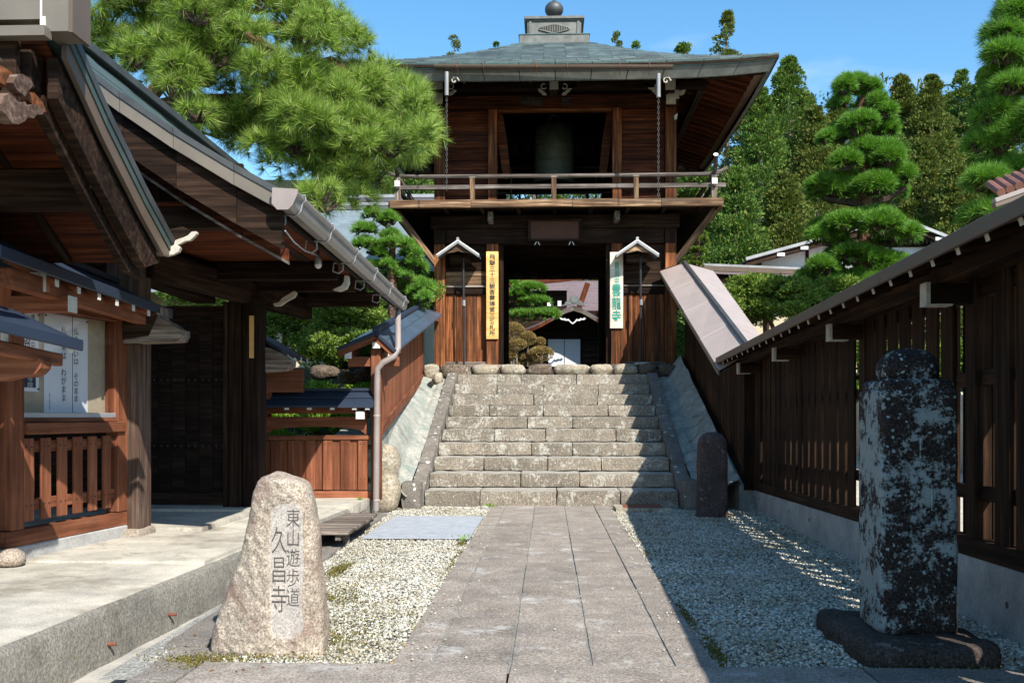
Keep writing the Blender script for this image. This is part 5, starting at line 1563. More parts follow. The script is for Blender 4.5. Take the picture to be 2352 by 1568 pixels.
# soffit boards and rafters
M_SOFEDGE = plain('tan_eave_strip', (0.26, 0.185, 0.13), 0.7, var=0.2)
def sof(side, u, d, dz=0.0):
    """d = distance inwards from the eave"""
    s = A0 - d
    z = EZ - 0.27 + 0.33 * d + 0.12 * min(1.0, abs(u) / s) ** 4 * max(0, 1 - d) + dz
    x, y = u, -s
    for _ in range(side): x, y = -y, x
    return Vector((CX + x, YC + y, z))
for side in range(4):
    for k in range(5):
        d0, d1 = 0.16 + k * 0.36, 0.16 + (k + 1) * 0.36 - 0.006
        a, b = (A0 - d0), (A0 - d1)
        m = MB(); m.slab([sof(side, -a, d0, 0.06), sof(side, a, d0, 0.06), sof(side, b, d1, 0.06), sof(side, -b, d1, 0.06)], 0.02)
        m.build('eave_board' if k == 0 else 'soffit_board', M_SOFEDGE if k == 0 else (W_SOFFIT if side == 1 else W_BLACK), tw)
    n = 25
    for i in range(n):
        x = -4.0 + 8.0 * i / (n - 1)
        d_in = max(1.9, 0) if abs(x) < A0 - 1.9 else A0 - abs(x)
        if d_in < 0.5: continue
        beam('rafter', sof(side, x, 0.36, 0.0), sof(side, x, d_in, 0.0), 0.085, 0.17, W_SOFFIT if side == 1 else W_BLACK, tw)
for sx in (-1, 1):
    for sy in (-1, 1):
        a, b = A0 - 0.22, A0 - 1.9
        beam('hip_rafter', (CX + sx * a, YC + sy * a, EZ - 0.21 + 0.10), (CX + sx * b, YC + sy * b, EZ + 0.28), 0.13, 0.17, W_BLACK, tw)
# gutter, hooks, pipes and chains
gy = YC - A0 - 0.075
gx0, gx1 = at(998, 165, Y=gy).x, at(1545, 165, Y=gy).x
gz = EZ - 0.095
m = MB(); N = 10; V = []
for (x, z) in ((gx0, gz + 0.035), (gx1, gz - 0.03)):
    for k in range(N + 1):
        a = math.pi + math.pi * k / N; V.append((x, gy + 0.065 * math.cos(a), z + 0.065 * math.sin(a)))
    for k in range(N + 1):
        a = 2 * math.pi - math.pi * k / N; V.append((x, gy + 0.057 * math.cos(a), z + 0.057 * math.sin(a)))
K = 2 * (N + 1)
m.add(V, [[i, (i + 1) % K, K + (i + 1) % K, K + i] for i in range(K)] + [list(range(K))[::-1], list(range(K, 2 * K))])
g = smoothed(m.build('gutter', M_BROWN, tw))
for px in (1050, 1111, 1232, 1303, 1423, 1491):
    x = at(px, 170, Y=gy).x; z = gz + 0.035 - 0.065 * (x - gx0) / (gx1 - gx0)
    m = MB(); m.tube([(x, gy + 0.14, z + 0.05), (x, gy + 0.0, z + 0.065), (x, gy - 0.072, z + 0.05), (x, gy - 0.072, z - 0.05), (x, gy - 0.02, z - 0.085), (x, gy + 0.05, z - 0.16)], 0.008, 5)
    m.build('gutter_hook', M_RUST, tw)
for px, ytop, ylen, yend in ((1026, 166, 220, 439), (1512.4, 170, 224, 462)):
    p0, p1, p2 = at(px, ytop, Y=gy), at(px, ylen, Y=gy), at(px, yend, Y=gy)
    m = MB(); m.tube([p0, p1], 0.043, 12); smoothed(m.build('outlet_pipe', M_ZINC, tw))
    m = MB(); L = p1.z - p2.z; n = int(L / 0.052)
    for i in range(n):
        z = p1.z - (i + 0.5) * L / n
        a = 0 if i % 2 else math.pi / 2
        pts = [(p1.x + 0.017 * math.cos(t) * math.cos(a), gy + 0.017 * math.cos(t) * math.sin(a), z + 0.033 * math.sin(t)) for t in np.linspace(0, 2 * math.pi, 9)]
        m.tube(pts, 0.0042, 5, caps=False)
    m.build('rain_chain', M_CHAIN, tw)
    q = at(px + 18, 186, Y=gy + 0.1)
    sp = [(q.x + 0.09 * (1 - k / 8) * math.cos(k * 0.9), gy + 0.1, q.z + 0.09 * (1 - k / 8) * math.sin(k * 0.9) ) for k in range(9)]
    m = MB(); m.tube(sp, 0.014, 6); m.build('hook_scroll', P_CREAM, tw)

# roof finial
TZ = EZ + 1.70
def fin_box(name, half, z0, z1, mat, c=0.01): return box(name, CX - half, CX + half, YC - half, YC + half, z0, z1, mat, tw, c)
fin_box('finial_flange', 0.80, TZ - 0.03, TZ + 0.16, M_FINIAL)
fin_box('finial_flange', 0.815, TZ + 0.16, TZ + 0.185, M_PATINA)
fin_box('finial_box', 0.62, TZ + 0.185, TZ + 0.57, M_FINIAL)
fin_box('finial_lid', 0.69, TZ + 0.57, TZ + 0.64, M_FINIAL)
fin_box('finial_lid', 0.66, TZ + 0.54, TZ + 0.57, M_FINIAL)
for sx in (-1, 1): box('finial_strip', CX + sx * 0.55 - 0.03, CX + sx * 0.55 + 0.03, YC - 0.645, YC - 0.622, TZ + 0.20, TZ + 0.54, M_FINIAL, tw)
m = MB(); pts = []
for k in range(32):
    a = 2 * math.pi * k / 32; r = 1 + 0.10 * math.cos(4 * a)
    pts.append((CX + 0.32 * r * math.cos(a), YC - 0.64, TZ + 0.36 + 0.085 * r * math.sin(a)))
m.tube(pts + [pts[0]], 0.014, 5, caps=False); m.build('oval_grille_rim', M_FINIAL, tw)
m = MB(); m.prism([p for p in pts], (0, 0.015, 0)); m.build('oval_grille_back', W_BLACK, tw)
for k in range(15):
    dx = -0.28 + 0.04 * k; hh = 0.075 * math.sqrt(max(0, 1 - (dx / 0.32) ** 2))
    box('grille_bar', CX + dx - 0.010, CX + dx + 0.010, YC - 0.652, YC - 0.641, TZ + 0.36 - hh, TZ + 0.36 + hh, M_FINIAL, tw, c=0.002, grain=2)
m = MB(); b0 = TZ + 0.64
m.lathe([(0.235, b0), (0.235, b0 + 0.02), (0.21, b0 + 0.09), (0.16, b0 + 0.16), (0.085, b0 + 0.215), (0.07, b0 + 0.235), (0.085, b0 + 0.255)], (CX, YC, 0), 32); smoothed(m.build('finial_bowl', M_DARKMETAL, tw))
m = MB(); m.lathe([(0.07, b0 + 0.24)] + [(0.22 * math.sin(a), b0 + 0.415 - 0.185 * math.cos(a)) for a in np.linspace(0.35, 2.6, 12)] + [(0.06, b0 + 0.60), (0.02, b0 + 0.66), (0.0, b0 + 0.68)], (CX, YC, 0), 32)
smoothed(m.build('finial_ball', M_DARKMETAL, tw))

# name plaque
pq = thing('name_plaque', 'blank dark brown plaque in a black frame above the gateway', 'plaque', (0.13, YF - 0.2, 5.0))
box('board', -0.38, 0.64, YF - 0.235, YF - 0.20, 5.03, 5.40, M_PLAQUE, pq)
for a, b, c_, d in ((-0.43, 0.69, 5.40, 5.44), (-0.43, 0.69, 4.99, 5.03)): box('frame', a, b, YF - 0.26, YF - 0.20, c_, d, W_BLACK, pq)
for a, b in ((-0.43, -0.38), (0.64, 0.69)): box('frame', a, b, YF - 0.26, YF - 0.20, 5.03, 5.40, W_BLACK, pq)
for x in (-0.24, 0.48):
    for s in (-1, 1):
        m = MB(); m.prism([(x + s * 0.008, YF - 0.22, 4.99), (x + s * 0.035, YF - 0.22, 4.965), (x + s * 0.062, YF - 0.22, 4.895), (x + s * 0.03, YF - 0.22, 4.93)], (0, 0.012, 0)); m.build('paper_tag', P_WHITE, pq)

# sign boards
def sign(name, px0, px1, py0, py1, Y, mat, label, texts):
    a, b = at(px0, py0, Y=Y), at(px1, py1, Y=Y)
    root = thing(name, label, 'sign board', ((a.x + b.x) / 2, Y, b.z))
    box('board', a.x, b.x, Y, Y + 0.03, b.z, a.z, mat, root, grain=2)
    for key, px, py in texts:
        p = at(px, py, Y=Y - 0.003); put_text(TX[key], 'lettering', p, root)
    return root
sign('sign_board', 1116.7, 1144.6, 577.6, 778.7, YF - 0.17, W_BOARD, 'tall narrow yellow wooden board of fourteen black characters left of the gateway', [('yellow', 1130.5, 678)])
sign('sign_board', 1401.0, 1431.2, 578.9, 754.0, YF - 0.17, W_PALE, 'bleached wooden board with large teal characters right of the gateway', [('soto', 1416.5, 628), ('unryu', 1416, 697)])

# little gabled hoods on iron poles
def hood(px, py, lab):
    Y = 20.55; p = at(px, py, Y=Y)
    root = thing('gabled_hood', lab, 'lantern hood', (p.x, Y + 0.25, FZ))
    for s in (-1, 1):
        a = Vector((p.x, Y, p.z)); b = Vector((p.x + s * 0.44, Y, p.z - 0.30)); d = Vector((0, 0.52, 0))
        m = MB(); m.slab([a, a + d, b + d, b], 0.02); m.build('hood_roof', M_STEEL, root)
        beam('hood_trim', a + Vector((0, -0.01, -0.012)), b + Vector((0, -0.01, -0.012)), 0.03, 0.035, P_WHITE, root)
        beam('hood_trim', a + Vector((0, -0.006, -0.055)), b + Vector((0, -0.006, -0.055)), 0.02, 0.03, M_STEEL, root)
    m = MB(); m.tube([(p.x, Y - 0.02, p.z + 0.025), (p.x, Y + 0.5, p.z + 0.025)], 0.032, 8); m.build('hood_ridge', M_STEEL, root)
    m = MB(); m.prism([(p.x, Y + 0.05, p.z - 0.05), (p.x - 0.32, Y + 0.05, p.z - 0.28), (p.x - 0.12, Y + 0.05, p.z - 0.25), (p.x, Y + 0.05, p.z - 0.22), (p.x + 0.12, Y + 0.05, p.z - 0.25), (p.x + 0.32, Y + 0.05, p.z - 0.28)], (0, 0.03, 0))
    m.build('gable_board', W_EDGE, root)
    box('neck', p.x - 0.20, p.x + 0.24, YF - 0.35, YF + 0.02, p.z - 0.42, p.z - 0.26, W_BLACK, root)
    m = MB(); m.tube([(p.x + 0.10, 20.85, FZ), (p.x + 0.09, 20.85, p.z - 0.32)], 0.024, 8); m.build('pole', M_IRON, root)
    m = MB(); m.tube([(p.x + 0.10, 20.83, 3.62), (p.x + 0.10, 20.83, 3.74)], 0.036, 8); m.build('clamp', M_STEEL, root)
hood(1051.5, 551, 'little gabled hood on an iron pole left of the yellow sign board')
hood(1464, 550, 'little gabled hood on an iron pole right of the teal lettered board')
tag(rock('foot_stone', (1.94, 20.86, 2.40), (0.38, 0.22, 0.09), S_ROCK, seed=61, sub=2), 'flat oval stone at the foot of the right hood pole', 'stone')

# bell
bl = thing('temple_bell', 'large green bronze bell hanging in the upper storey', 'bell', (CX, YC - 0.1, 6.75))
bY = YC - 0.1
prof = [(0.0, 8.18), (0.20, 8.17), (0.34, 8.12), (0.42, 8.02), (0.445, 7.85), (0.452, 7.60), (0.458, 7.30), (0.462, 7.10), (0.472, 6.98), (0.475, 6.90), (0.49, 6.82), (0.50, 6.76), (0.47, 6.755), (0.44, 6.80), (0.0, 6.9)]
m = MB(); m.lathe([(max(r, 0.003), z) for r, z in prof], (CX, bY, 0), 48); smoothed(m.build('bell_body', M_BELL, bl))
for z in (7.28, 7.23, 7.02, 6.97, 7.62):
    m = MB(); m.tube([(CX + 0.466 * math.cos(a), bY + 0.466 * math.sin(a), z) for a in np.linspace(0, 2 * math.pi, 37)], 0.010, 5, caps=False); m.build('band', M_BELL, bl)
for k in range(6):
    a = -math.pi / 2 + (k - 2.5) * 0.42
    for dz in (0, 0.1, 0.2, 0.3):
        m = MB(); c = Vector((CX + 0.452 * math.cos(a), bY + 0.452 * math.sin(a), 7.70 + dz)); d = Vector((math.cos(a), math.sin(a), 0)); m.tube([c - d * 0.02, c + d * 0.03], [0.022, 0.015], 6); m.build('stud', M_BELL, bl)
m = MB(); c = Vector((CX, bY - 0.462, 7.12)); m.tube([c, c + Vector((0, -0.02, 0))], 0.07, 16); m.build('strike_boss', M_BELL, bl)
m = MB(); m.tube([(CX - 0.12, bY, 8.12), (CX - 0.12, bY, 8.3), (CX, bY, 8.38), (CX + 0.12, bY, 8.3), (CX + 0.12, bY, 8.12)], 0.04, 8); m.build('bell_crown', M_BELL, bl)
box('bell_beam', CX - 2.3, CX + 2.3, bY - 0.13, bY + 0.13, 8.38, 8.68, W_BLACK, tw)

# ================================================================== LEFT GATE BUILDING
W_POST = wood('grey_brown_post', (0.045, 0.026, 0.018), (0.10, 0.062, 0.045), (0.21, 0.15, 0.12), bmp=0.7)
gt = thing('temple_gate', 'dark wooden roofed gate on the left with brown verge boards and a long gutter', 'gate', (-3.6, 9.0, PZ))
# posts
box('post', -4.02, -3.72, 8.93, 9.22, PZ + 0.08, 2.78, W_POST, gt, grain=2)
rock_ = rbox('post_base', -4.06, -3.68, 8.86, 9.26, PZ - 0.02, PZ + 0.085, S_PINK, gt, res=0.05, amp=0.008, rnd=0.03, seed=3)
box('post', -3.47, -3.28, 11.2, 11.5, PZ + 0.05, 2.65, W_BLACK, gt, grain=2)
box('post', -3.62, -3.48, 11.16, 11.3, PZ + 0.05, 2.65, W_BLACK, gt, grain=2)
box('post_facing', -3.68, -3.625, 11.15, 11.2, PZ + 0.05, 2.6, W_BLACK, gt, grain=2)
# door leaf of upright planks
for k in range(6):
    x0 = -4.60 + k * 0.158
    pl = box('door_plank', x0, x0 + 0.154, 11.20 + 0.004 * (k % 2), 11.25, PZ + 0.24, 2.42, W_BLACK_Z, gt, grain=2, c=0.004)
    for zz in (1.72, 0.97):
        for dx in (0.04, 0.115):
            m = MB(); m.tube([(x0 + dx, 11.19, zz), (x0 + dx, 11.201, zz)], 0.011, 8); m.build('stud', M_IRON, pl)
box('door_rail', -4.62, -3.65, 11.18, 11.24, PZ + 0.10, PZ + 0.235, W_BLACK, gt)
box('door_rail', -4.62, -3.63, 11.19, 11.26, 2.425, 2.56, W_BLACK, gt)
box('door_stile', -4.68, -4.61, 11.18, 11.26, PZ + 0.10, 2.56, W_BLACK, gt, grain=2)
# walls further back and left, closing the gate off
for k in range(16):
    x0 = -7.9 + k * 0.205
    box('wall_plank', x0, x0 + 0.2, 11.35 + 0.006 * (k % 2), 11.39, PZ + 0.05, 4.2, W_BLACK_Z, gt, grain=2, c=0.004)
box('head_board', -4.7, -3.5, 11.3, 11.36, 2.80, 4.2, W_BLACK, gt)
for k in range(12):
    y0 = 5.6 + k * 0.48
    box('wall_plank', -6.6, -6.55, y0, y0 + 0.472, PZ, 4.0, W_BLACK_Z, gt, grain=2, c=0.004)
# lintel running away over the passage, upper beam, arms
box('lintel', -3.98, -3.76, 9.23, 11.15, 2.58, 2.86, W_BLACK, gt)
beam('lintel', (-3.72, 9.1, 2.72), (-3.2, 13.1, 2.72), 0.16, 0.26, W_BLACK, gt)
for (px, w, py, h) in ((462, 14, 605, 22), (530, 26, 655, 34)):
    p = at(px, py, X=-3.66)
    box('name_plate', -3.655, -3.64, p.y - 0.14, p.y + 0.14, p.z - 0.10, p.z + 0.10, W_PLATE, gt)
box('cross_beam', -5.8, -3.50, 8.96, 9.18, 2.79, 2.97, W_GREY, gt)
def noser(name, pts, Y, th, mat, parent=gt):
    m = MB(); m.prism([at(px, py, Y=Y) for px, py in pts], (0, th, 0)); return m.build(name, mat, parent)
noser('beam_nose', [(360, 545), (372, 542), (388, 552), (392, 562), (382, 568), (372, 575), (360, 575)], 7.15, 0.14, W_GREY)
for k in range(5):
    noser('nose_groove', [(362 + k * 6, 546 + k), (366 + k * 6, 545 + k), (363 + k * 6, 572), (359 + k * 6, 573)], 7.142, 0.008, P_WHITE)
# wave-shaped white edged bracket
wave = [(372, 580), (384, 576), (392, 566), (400, 562), (402, 552), (412, 548), (422, 545), (432, 540), (440, 532), (450, 531), (452, 536), (446, 543), (436, 552), (426, 553), (416, 558), (408, 562), (414, 568), (410, 578), (398, 584), (382, 588), (374, 586)]
noser('white_wave_edge', wave, 7.12, 0.04, P_CREAM)
noser('bracket_arm', [(330, 578), (372, 578), (400, 560), (440, 530), (420, 520), (330, 540)], 7.165, 0.12, W_BLACK)
wave2 = [(627, 697), (640, 694), (648, 684), (657, 679), (668, 672), (676, 668), (681, 672), (676, 682), (664, 688), (654, 694), (644, 702), (630, 703)]
noser('white_wave_edge', wave2, 11.2, 0.06, P_CREAM)
hooks = [[(564, 528), (574, 532), (590, 530), (604, 518), (610, 502), (600, 498), (596, 510), (586, 520), (572, 524)],
         [(764, 665), (778, 668), (794, 662), (800, 648), (799, 632), (791, 632), (790, 646), (784, 656), (772, 661)]]
for hk, Y in zip(hooks, (7.6, 10.3)):
    noser('white_hook_end', hk, Y, 0.10, P_CREAM)
    xs_ = [at(px, py, Y=Y) for px, py in hk]
for Y, z in ((7.62, 2.76), (10.35, 2.74), (11.35, 2.74), (12.9, 2.74)):
    box('eave_arm', -3.9, -2.22, Y, Y + 0.13, z, z + 0.18, W_BLACK, gt)
noser('arm_end', [(432, 403), (466, 420), (470, 436), (432, 434)], 9.0, 0.25, W_GREY)
# weathered carved noses
nose1 = [(278, 748), (300, 742), (362, 722), (372, 732), (392, 742), (403, 752), (416, 757), (417, 768), (410, 782), (400, 784), (278, 788)]
noser('carved_nose', nose1, 8.86, 0.22, W_GREY)
noser('nose_shoulder', [(280, 738), (362, 722), (340, 770), (280, 780)], 8.84, 0.018, W_BLACK)
nose2 = [(580, 800), (600, 795), (622, 800), (645, 812), (658, 822), (668, 826), (667, 840), (655, 850), (580, 856)]
noser('carved_nose', nose2, 11.45, 0.25, W_GREY)
box('post_arm', -3.72, -3.52, 8.95, 9.15, 2.05, 2.3, W_GREY, gt)

# roof B : ridge parallel to the path, eave towards the path
prof = [(-1.96, 2.935), (-2.3, 3.12), (-2.75, 3.39), (-3.15, 3.66), (-3.51, 3.93), (-3.85, 4.25), (-4.2, 4.62)]
G0, G1 = 7.25, 13.9
n = 8
for i in range(n):
    a = G0 + (G1 - G0) * i / n + 0.003; b = G0 + (G1 - G0) * (i + 1) / n - 0.003
    for j in range(len(prof) - 1):
        (x0, z0), (x1, z1) = prof[j], prof[j + 1]
        dx = -0.10 * (i / n)
        m = MB(); m.slab([(x0 + dx, a, z0 + 0.012), (x0 + dx, b, z0 + 0.012), (x1 + dx, b, z1), (x1 + dx, a, z1)], 0.03)
        m.build('roof_sheet', M_GREEN, gt)
# other half of roof B, steep down to the left
m = MB(); m.slab([(-4.2, G0, 4.62), (-4.2, G1, 4.62), (-7.2, G1, 2.9), (-7.2, G0, 2.9)], 0.05); m.build('roof_back_slope', M_GREEN, gt)
beam('ridge_cap', (-4.2, G0, 4.64), (-4.2, G1, 4.64), 0.16, 0.08, M_DARKMETAL, gt)
# verge boards along the gable edge
def strip(name, y0, y1, d0, d1, mat, jmax=None, seg=True):
    P = prof[:jmax] if jmax else prof
    for j in range(len(P) - 1):
        (x0, z0), (x1, z1) = P[j], P[j + 1]
        m = MB()
        q = [Vector((x0 - 0.002, y0, z0 - d0)), Vector((x1 + 0.002, y0, z1 - d0)), Vector((x1 + 0.002, y0, z1 - d1)), Vector((x0 - 0.002, y0, z0 - d1))]
        m.prism(q, (0, y1 - y0, 0)); m.build(name, mat, gt)
strip('verge_cap', 7.21, 7.31, -0.03, 0.02, M_DARKMETAL)
strip('verge_flashing', 7.22, 7.26, 0.022, 0.125, M_KHAKI)
strip('barge_board', 7.28, 7.35, 0.127, 0.40, W_BLACK)
strip('lower_barge_board', 7.43, 7.49, 0.37, 0.46, W_SOFFIT)
strip('lower_barge_board', 7.41, 7.50, 0.462, 0.485, W_GREY)  # grey lower edge, its colour standing in for a thin highlight
# soffit boards sloping under roof B, rafters
for i in range(14):
    a = 7.5 + i * 0.45
    for j in range(5):
        (x0, z0), (x1, z1) = prof[j], prof[j + 1]
        if j == 0: x0 -= 0.1; z0 += 0.05
        m = MB(); m.slab([(x0, a, z0 - 0.10), (x0, a + 0.443, z0 - 0.10), (x1, a + 0.443, z1 - 0.10), (x1, a, z1 - 0.10)], 0.02)
        m.build('soffit_board', W_SOFFIT, gt)
y = 7.6
while y < 13.7:
    beam('rafter', (-2.1, y, 2.90), (-3.5, y, 3.80), 0.06, 0.075, W_BLACK, gt)
    y += 0.42
for (px_, py_) in ((490, 500), ): pass
beam('eave_board', (-2.02, 7.35, 2.86), (-2.1, 13.85, 2.86), 0.05, 0.13, W_BLACK, gt)
beam('purlin', (-2.5, 7.35, 3.0), (-2.6, 13.8, 3.0), 0.13, 0.16, W_BLACK, gt)
# flat orange-brown ceiling inside the gate
for i in range(7):
    y0 = 7.55 + i * 0.6
    box('ceiling_board', -3.7, -2.2, y0, y0 + 0.592, 2.93, 2.95, W_SOFFIT, gt, c=0.003)

# gutter along the eave
gut = thing('eave_gutter', 'long zinc box gutter along the gate eave ending in the taupe downpipe', 'gutter', (-1.8, 7, 2.7))
ga, gb = Vector((-1.915, 7.17, 2.885)), Vector((-2.03, 13.8, 2.85))
sec = [(-0.07, 0.06), (-0.075, -0.02), (-0.045, -0.065), (0.03, -0.075), (0.06, -0.045), (0.075, 0.02), (0.095, 0.035), (0.095, 0.055), (0.065, 0.055), (0.05, 0.02), (0.03, -0.05), (-0.04, -0.045), (-0.055, -0.01), (-0.055, 0.06)]
segs = 5
for i in range(segs):
    A = ga + (gb - ga) * (i / segs) + Vector((0, 0.003, 0)); B = ga + (gb - ga) * ((i + 1) / segs) - Vector((0, 0.003, 0))
    V = [A + Vector((x, 0, z)) for x, z in sec] + [B + Vector((x, 0, z)) for x, z in sec]; K = len(sec)
    wobj('trough', V, [[k, (k + 1) % K, K + (k + 1) % K, K + k] for k in range(K)] + [list(range(K))[::-1], list(range(K, 2 * K))], M_ZINC, gut)
m = MB(); m.prism([ga + Vector((x, -0.012, z)) for x, z in ((-0.085, 0.075), (-0.09, -0.04), (-0.05, -0.085), (0.03, -0.085), (0.065, -0.05), (0.10, 0.03), (0.10, 0.062))], (0, 0.012, 0)); m.build('end_cap', M_PIPE, gut)
for t in (0.035, 0.20, 0.38, 0.565, 0.745, 0.94):
    c = ga + (gb - ga) * t
    pts = [c + Vector((x, 0, z)) for x, z in ((-0.10, 0.07), (0.10, 0.07), (0.105, 0.03), (0.08, 0.015), (0.066, -0.05), (0.03, -0.082), (-0.05, -0.072), (-0.14, -0.07), (-0.15, -0.15), (-0.09, -0.17), (-0.05, -0.14), (-0.05, -0.08))]
    m = MB(); m.tube(pts, 0.007, 5); m.build('bracket', M_STEEL, gut)
dp = [at(914, 690, Y=13.75), at(914, 715, Y=13.6), at(914, 800, Y=13.05), at(906, 818, Y=13.02), at(880, 832, Y=13.0), at(867, 846, Y=13.0), at(866, 870, Y=13.0), at(863.5, 1172, Y=13.0)]
m = MB(); m.tube(dp[1:], 0.041, 16); smoothed(m.build('downpipe', M_PIPE, gut), 60)
m = MB(); m.tube([at(914, 682, Y=13.75), at(914, 698, Y=13.7), at(914, 716, Y=13.6)], [0.07, 0.07, 0.043], 12); smoothed(m.build('pipe_head', M_BROWN, gut))
for py in (954, 1148):
    p = at(865, py, Y=13.0); m = MB(); m.tube([p + Vector((0, 0, -0.008)), p + Vector((0, 0, 0.008))], 0.046, 16); m.build('pipe_clip', P_CREAM, gut)

# little lamp under the eave
lm = thing('lamp_bulb', 'small cream bulb lamp hanging under the gate eave beside the gutter', 'lamp', at(731, 600, Y=9.4))
p = at(731, 600, Y=9.4)
m = MB(); m.lathe([(0.022, 0.06), (0.030, 0.03), (0.034, -0.01), (0.034, -0.03)], p, 16); smoothed(m.build('holder', M_STEEL, lm))
m = MB(); m.lathe([(0.034, -0.031), (0.033, -0.045), (0.022, -0.062), (0.005, -0.07)], p, 16); smoothed(m.build('bulb', P_WHITE, lm))
m = MB(); m.tube([p + Vector((0, 0, 0.06)), p + Vector((0, 0, 0.25))], 0.012, 6); m.build('stem', M_IRON, lm)
m = MB(); q = [at(a, b, Y=c) for a, b, c in ((655, 530, 7.2), (675, 556, 7.6), (700, 576, 8.2), (722, 584, 8.9), (728, 586, 9.3))]
m.tube(q, 0.006, 5); m.build('cable', M_STEEL, lm)

# name strip on the far gate post
m = MB(); a, b = at(573, 725, Y=11.14), at(583, 822, Y=11.14); m.box(a.x, b.x, 11.13, 11.145, b.z, a.z)
tag(m.build('name_strip', W_BOARD), 'thin orange wooden name strip on the far gate post', 'sign strip')

# roof A : ridge across, gable end towards the path, upper left corner
ga_ = thing('gable_roof', 'steep dark gable roof with brown fascia in the upper left corner', 'roof', (-4.5, 6.7, 2.8))
AX = -2.75; AP = (5.58, 3.53)
far = [(7.21, 2.54), (6.66, 2.83), (6.08, 3.18), AP]
near = [(3.95, 2.54), (4.5, 2.83), (5.08, 3.18), AP]
for side, pr in ((0, far),):
    for j in range(3):
        (y0, z0), (y1, z1) = pr[j], pr[j + 1]
        for i in range(3):
            xa = AX - i * 1.2 - 0.003; xb = AX - (i + 1) * 1.2 + 0.003
            m = MB(); m.slab([(xa, y0, z0), (xb, y0, z0), (xb, y1, z1), (xa, y1, z1)], 0.04); m.build('roof_sheet', M_GREEN, ga_)
            m = MB(); m.slab([(xa - 0.1, y0, z0 - 0.09), (xb, y0, z0 - 0.09), (xb, y1, z1 - 0.09), (xa - 0.1, y1, z1 - 0.09)], 0.02); m.build('soffit_board', W_SOFFIT, ga_)
        for nm, d0, d1, x, th, mat in (('verge_cap', -0.035, 0.03, AX + 0.03, 0.06, M_DARKMETAL), ('verge_flashing', 0.031, 0.085, AX + 0.02, 0.03, M_GREEN), ('fascia', 0.087, 0.19, AX + 0.01, 0.03, M_BROWN),
                                        ('barge_board', 0.19, 0.42, AX - 0.04, 0.06, W_BLACK), ('inner_board', 0.40, 0.50, AX - 0.12, 0.05, W_BLACK)):
            fa, fb = (min(0.9, max(0, d0) * 1.15), min(0.95, max(0, d1) * 1.75)) if j == 0 else (0, 0)
            pa = lambda f, d: Vector((x, y0 + (y1 - y0) * f, z0 + (z1 - z0) * f - d))
            m = MB(); m.prism([pa(fa, d0), Vector((x, y1, z1 - d0)), Vector((x, y1, z1 - d1)), pa(fb, d1)], (-th, 0, 0)); m.build(nm, mat, ga_)
m = MB(); m.box(-4.6, -2.79, 5.40, 5.58, 3.49, 3.95); m.build('ridge_box', M_KHAKI, ga_); m = MB(); m.box(-2.788, -2.635, 5.395, 5.59, 3.42, 3.96); m.build('ridge_box', M_KHAKI, ga_)
m = MB(); m.box(-2.632, -2.61, 5.385, 5.60, 3.41, 3.97); m.build('ridge_box_end', M_BROWN, ga_)
m = MB(); m.box(-2.795, -2.785, 5.388, 5.394, 3.42, 3.95); m.box(-2.784, -2.765, 5.388, 5.394, 3.43, 3.50); m.build('white_streak', P_WHITE, ga_)
m = MB(); m.box(-4.6, -2.74, 5.33, 5.41, 3.375, 3.43); m.build('ridge_skirt', M_KHAKI, ga_)
for i, (y, z) in enumerate(((6.43, 2.78),)):
    box('purlin', -6.0, -2.96, y - 0.1, y + 0.1, z - 0.12, z + 0.12, W_BLACK, ga_)
    box('purlin_end', -2.958, -2.946, y - 0.1, y + 0.1, z - 0.12, z + 0.12, W_EDGE, ga_)
box('ridge_beam', -6.0, -2.9, 5.49, 5.67, 3.15, 3.36, W_BLACK, ga_)
for x in (-3.1, -3.5, -3.9, -4.3):
    beam('rafter', (x, 7.15, 2.44), (x, 5.65, 3.38), 0.06, 0.08, W_BLACK, ga_)
for k in range(8):
    z0 = 2.0 + k * 0.155
    box('gable_plank', -3.96, -3.92, 5.3, 6.95 - k * 0.15, z0, z0 + 0.152, W_SOFFIT, ga_)
beam('tie_beam', (-6.0, 7.22, 2.555), (-2.83, 7.22, 2.555), 0.14, 0.125, W_GREY, ga_)
# carved pendant
def pend(pts, x, th, mat, nm):
    x = x - 0.0
    m = MB(); m.prism([at(px, py, X=x) for px, py in pts], (-th, 0, 0)); m.build(nm, mat, ga_)
pend([(2, 238), (8, 222), (22, 214), (34, 226), (44, 236), (58, 234), (64, 244), (76, 240), (90, 242), (102, 252), (98, 264), (86, 262), (78, 272), (64, 268), (58, 278), (42, 286), (28, 282), (18, 268), (6, 256)], AX - 0.02, 0.07, W_POST, 'carved_pendant')
pend([(30, 190), (40, 172), (52, 170), (70, 182), (78, 196), (68, 206), (58, 222), (48, 214), (38, 206)], AX - 0.01, 0.05, W_POST, 'carved_pendant')
pend([(62, 210), (80, 214), (98, 236), (108, 258), (92, 254), (80, 244), (66, 232)], AX - 0.05, 0.04, W_ORANGE, 'carved_pendant')  # orange colour stands in for sunlight falling on the pendant
pend([(0, 150), (30, 168), (20, 200), (0, 190)], AX - 0.05, 0.04, W_ORANGE, 'carved_pendant')  # another sunlit patch put in as an orange piece

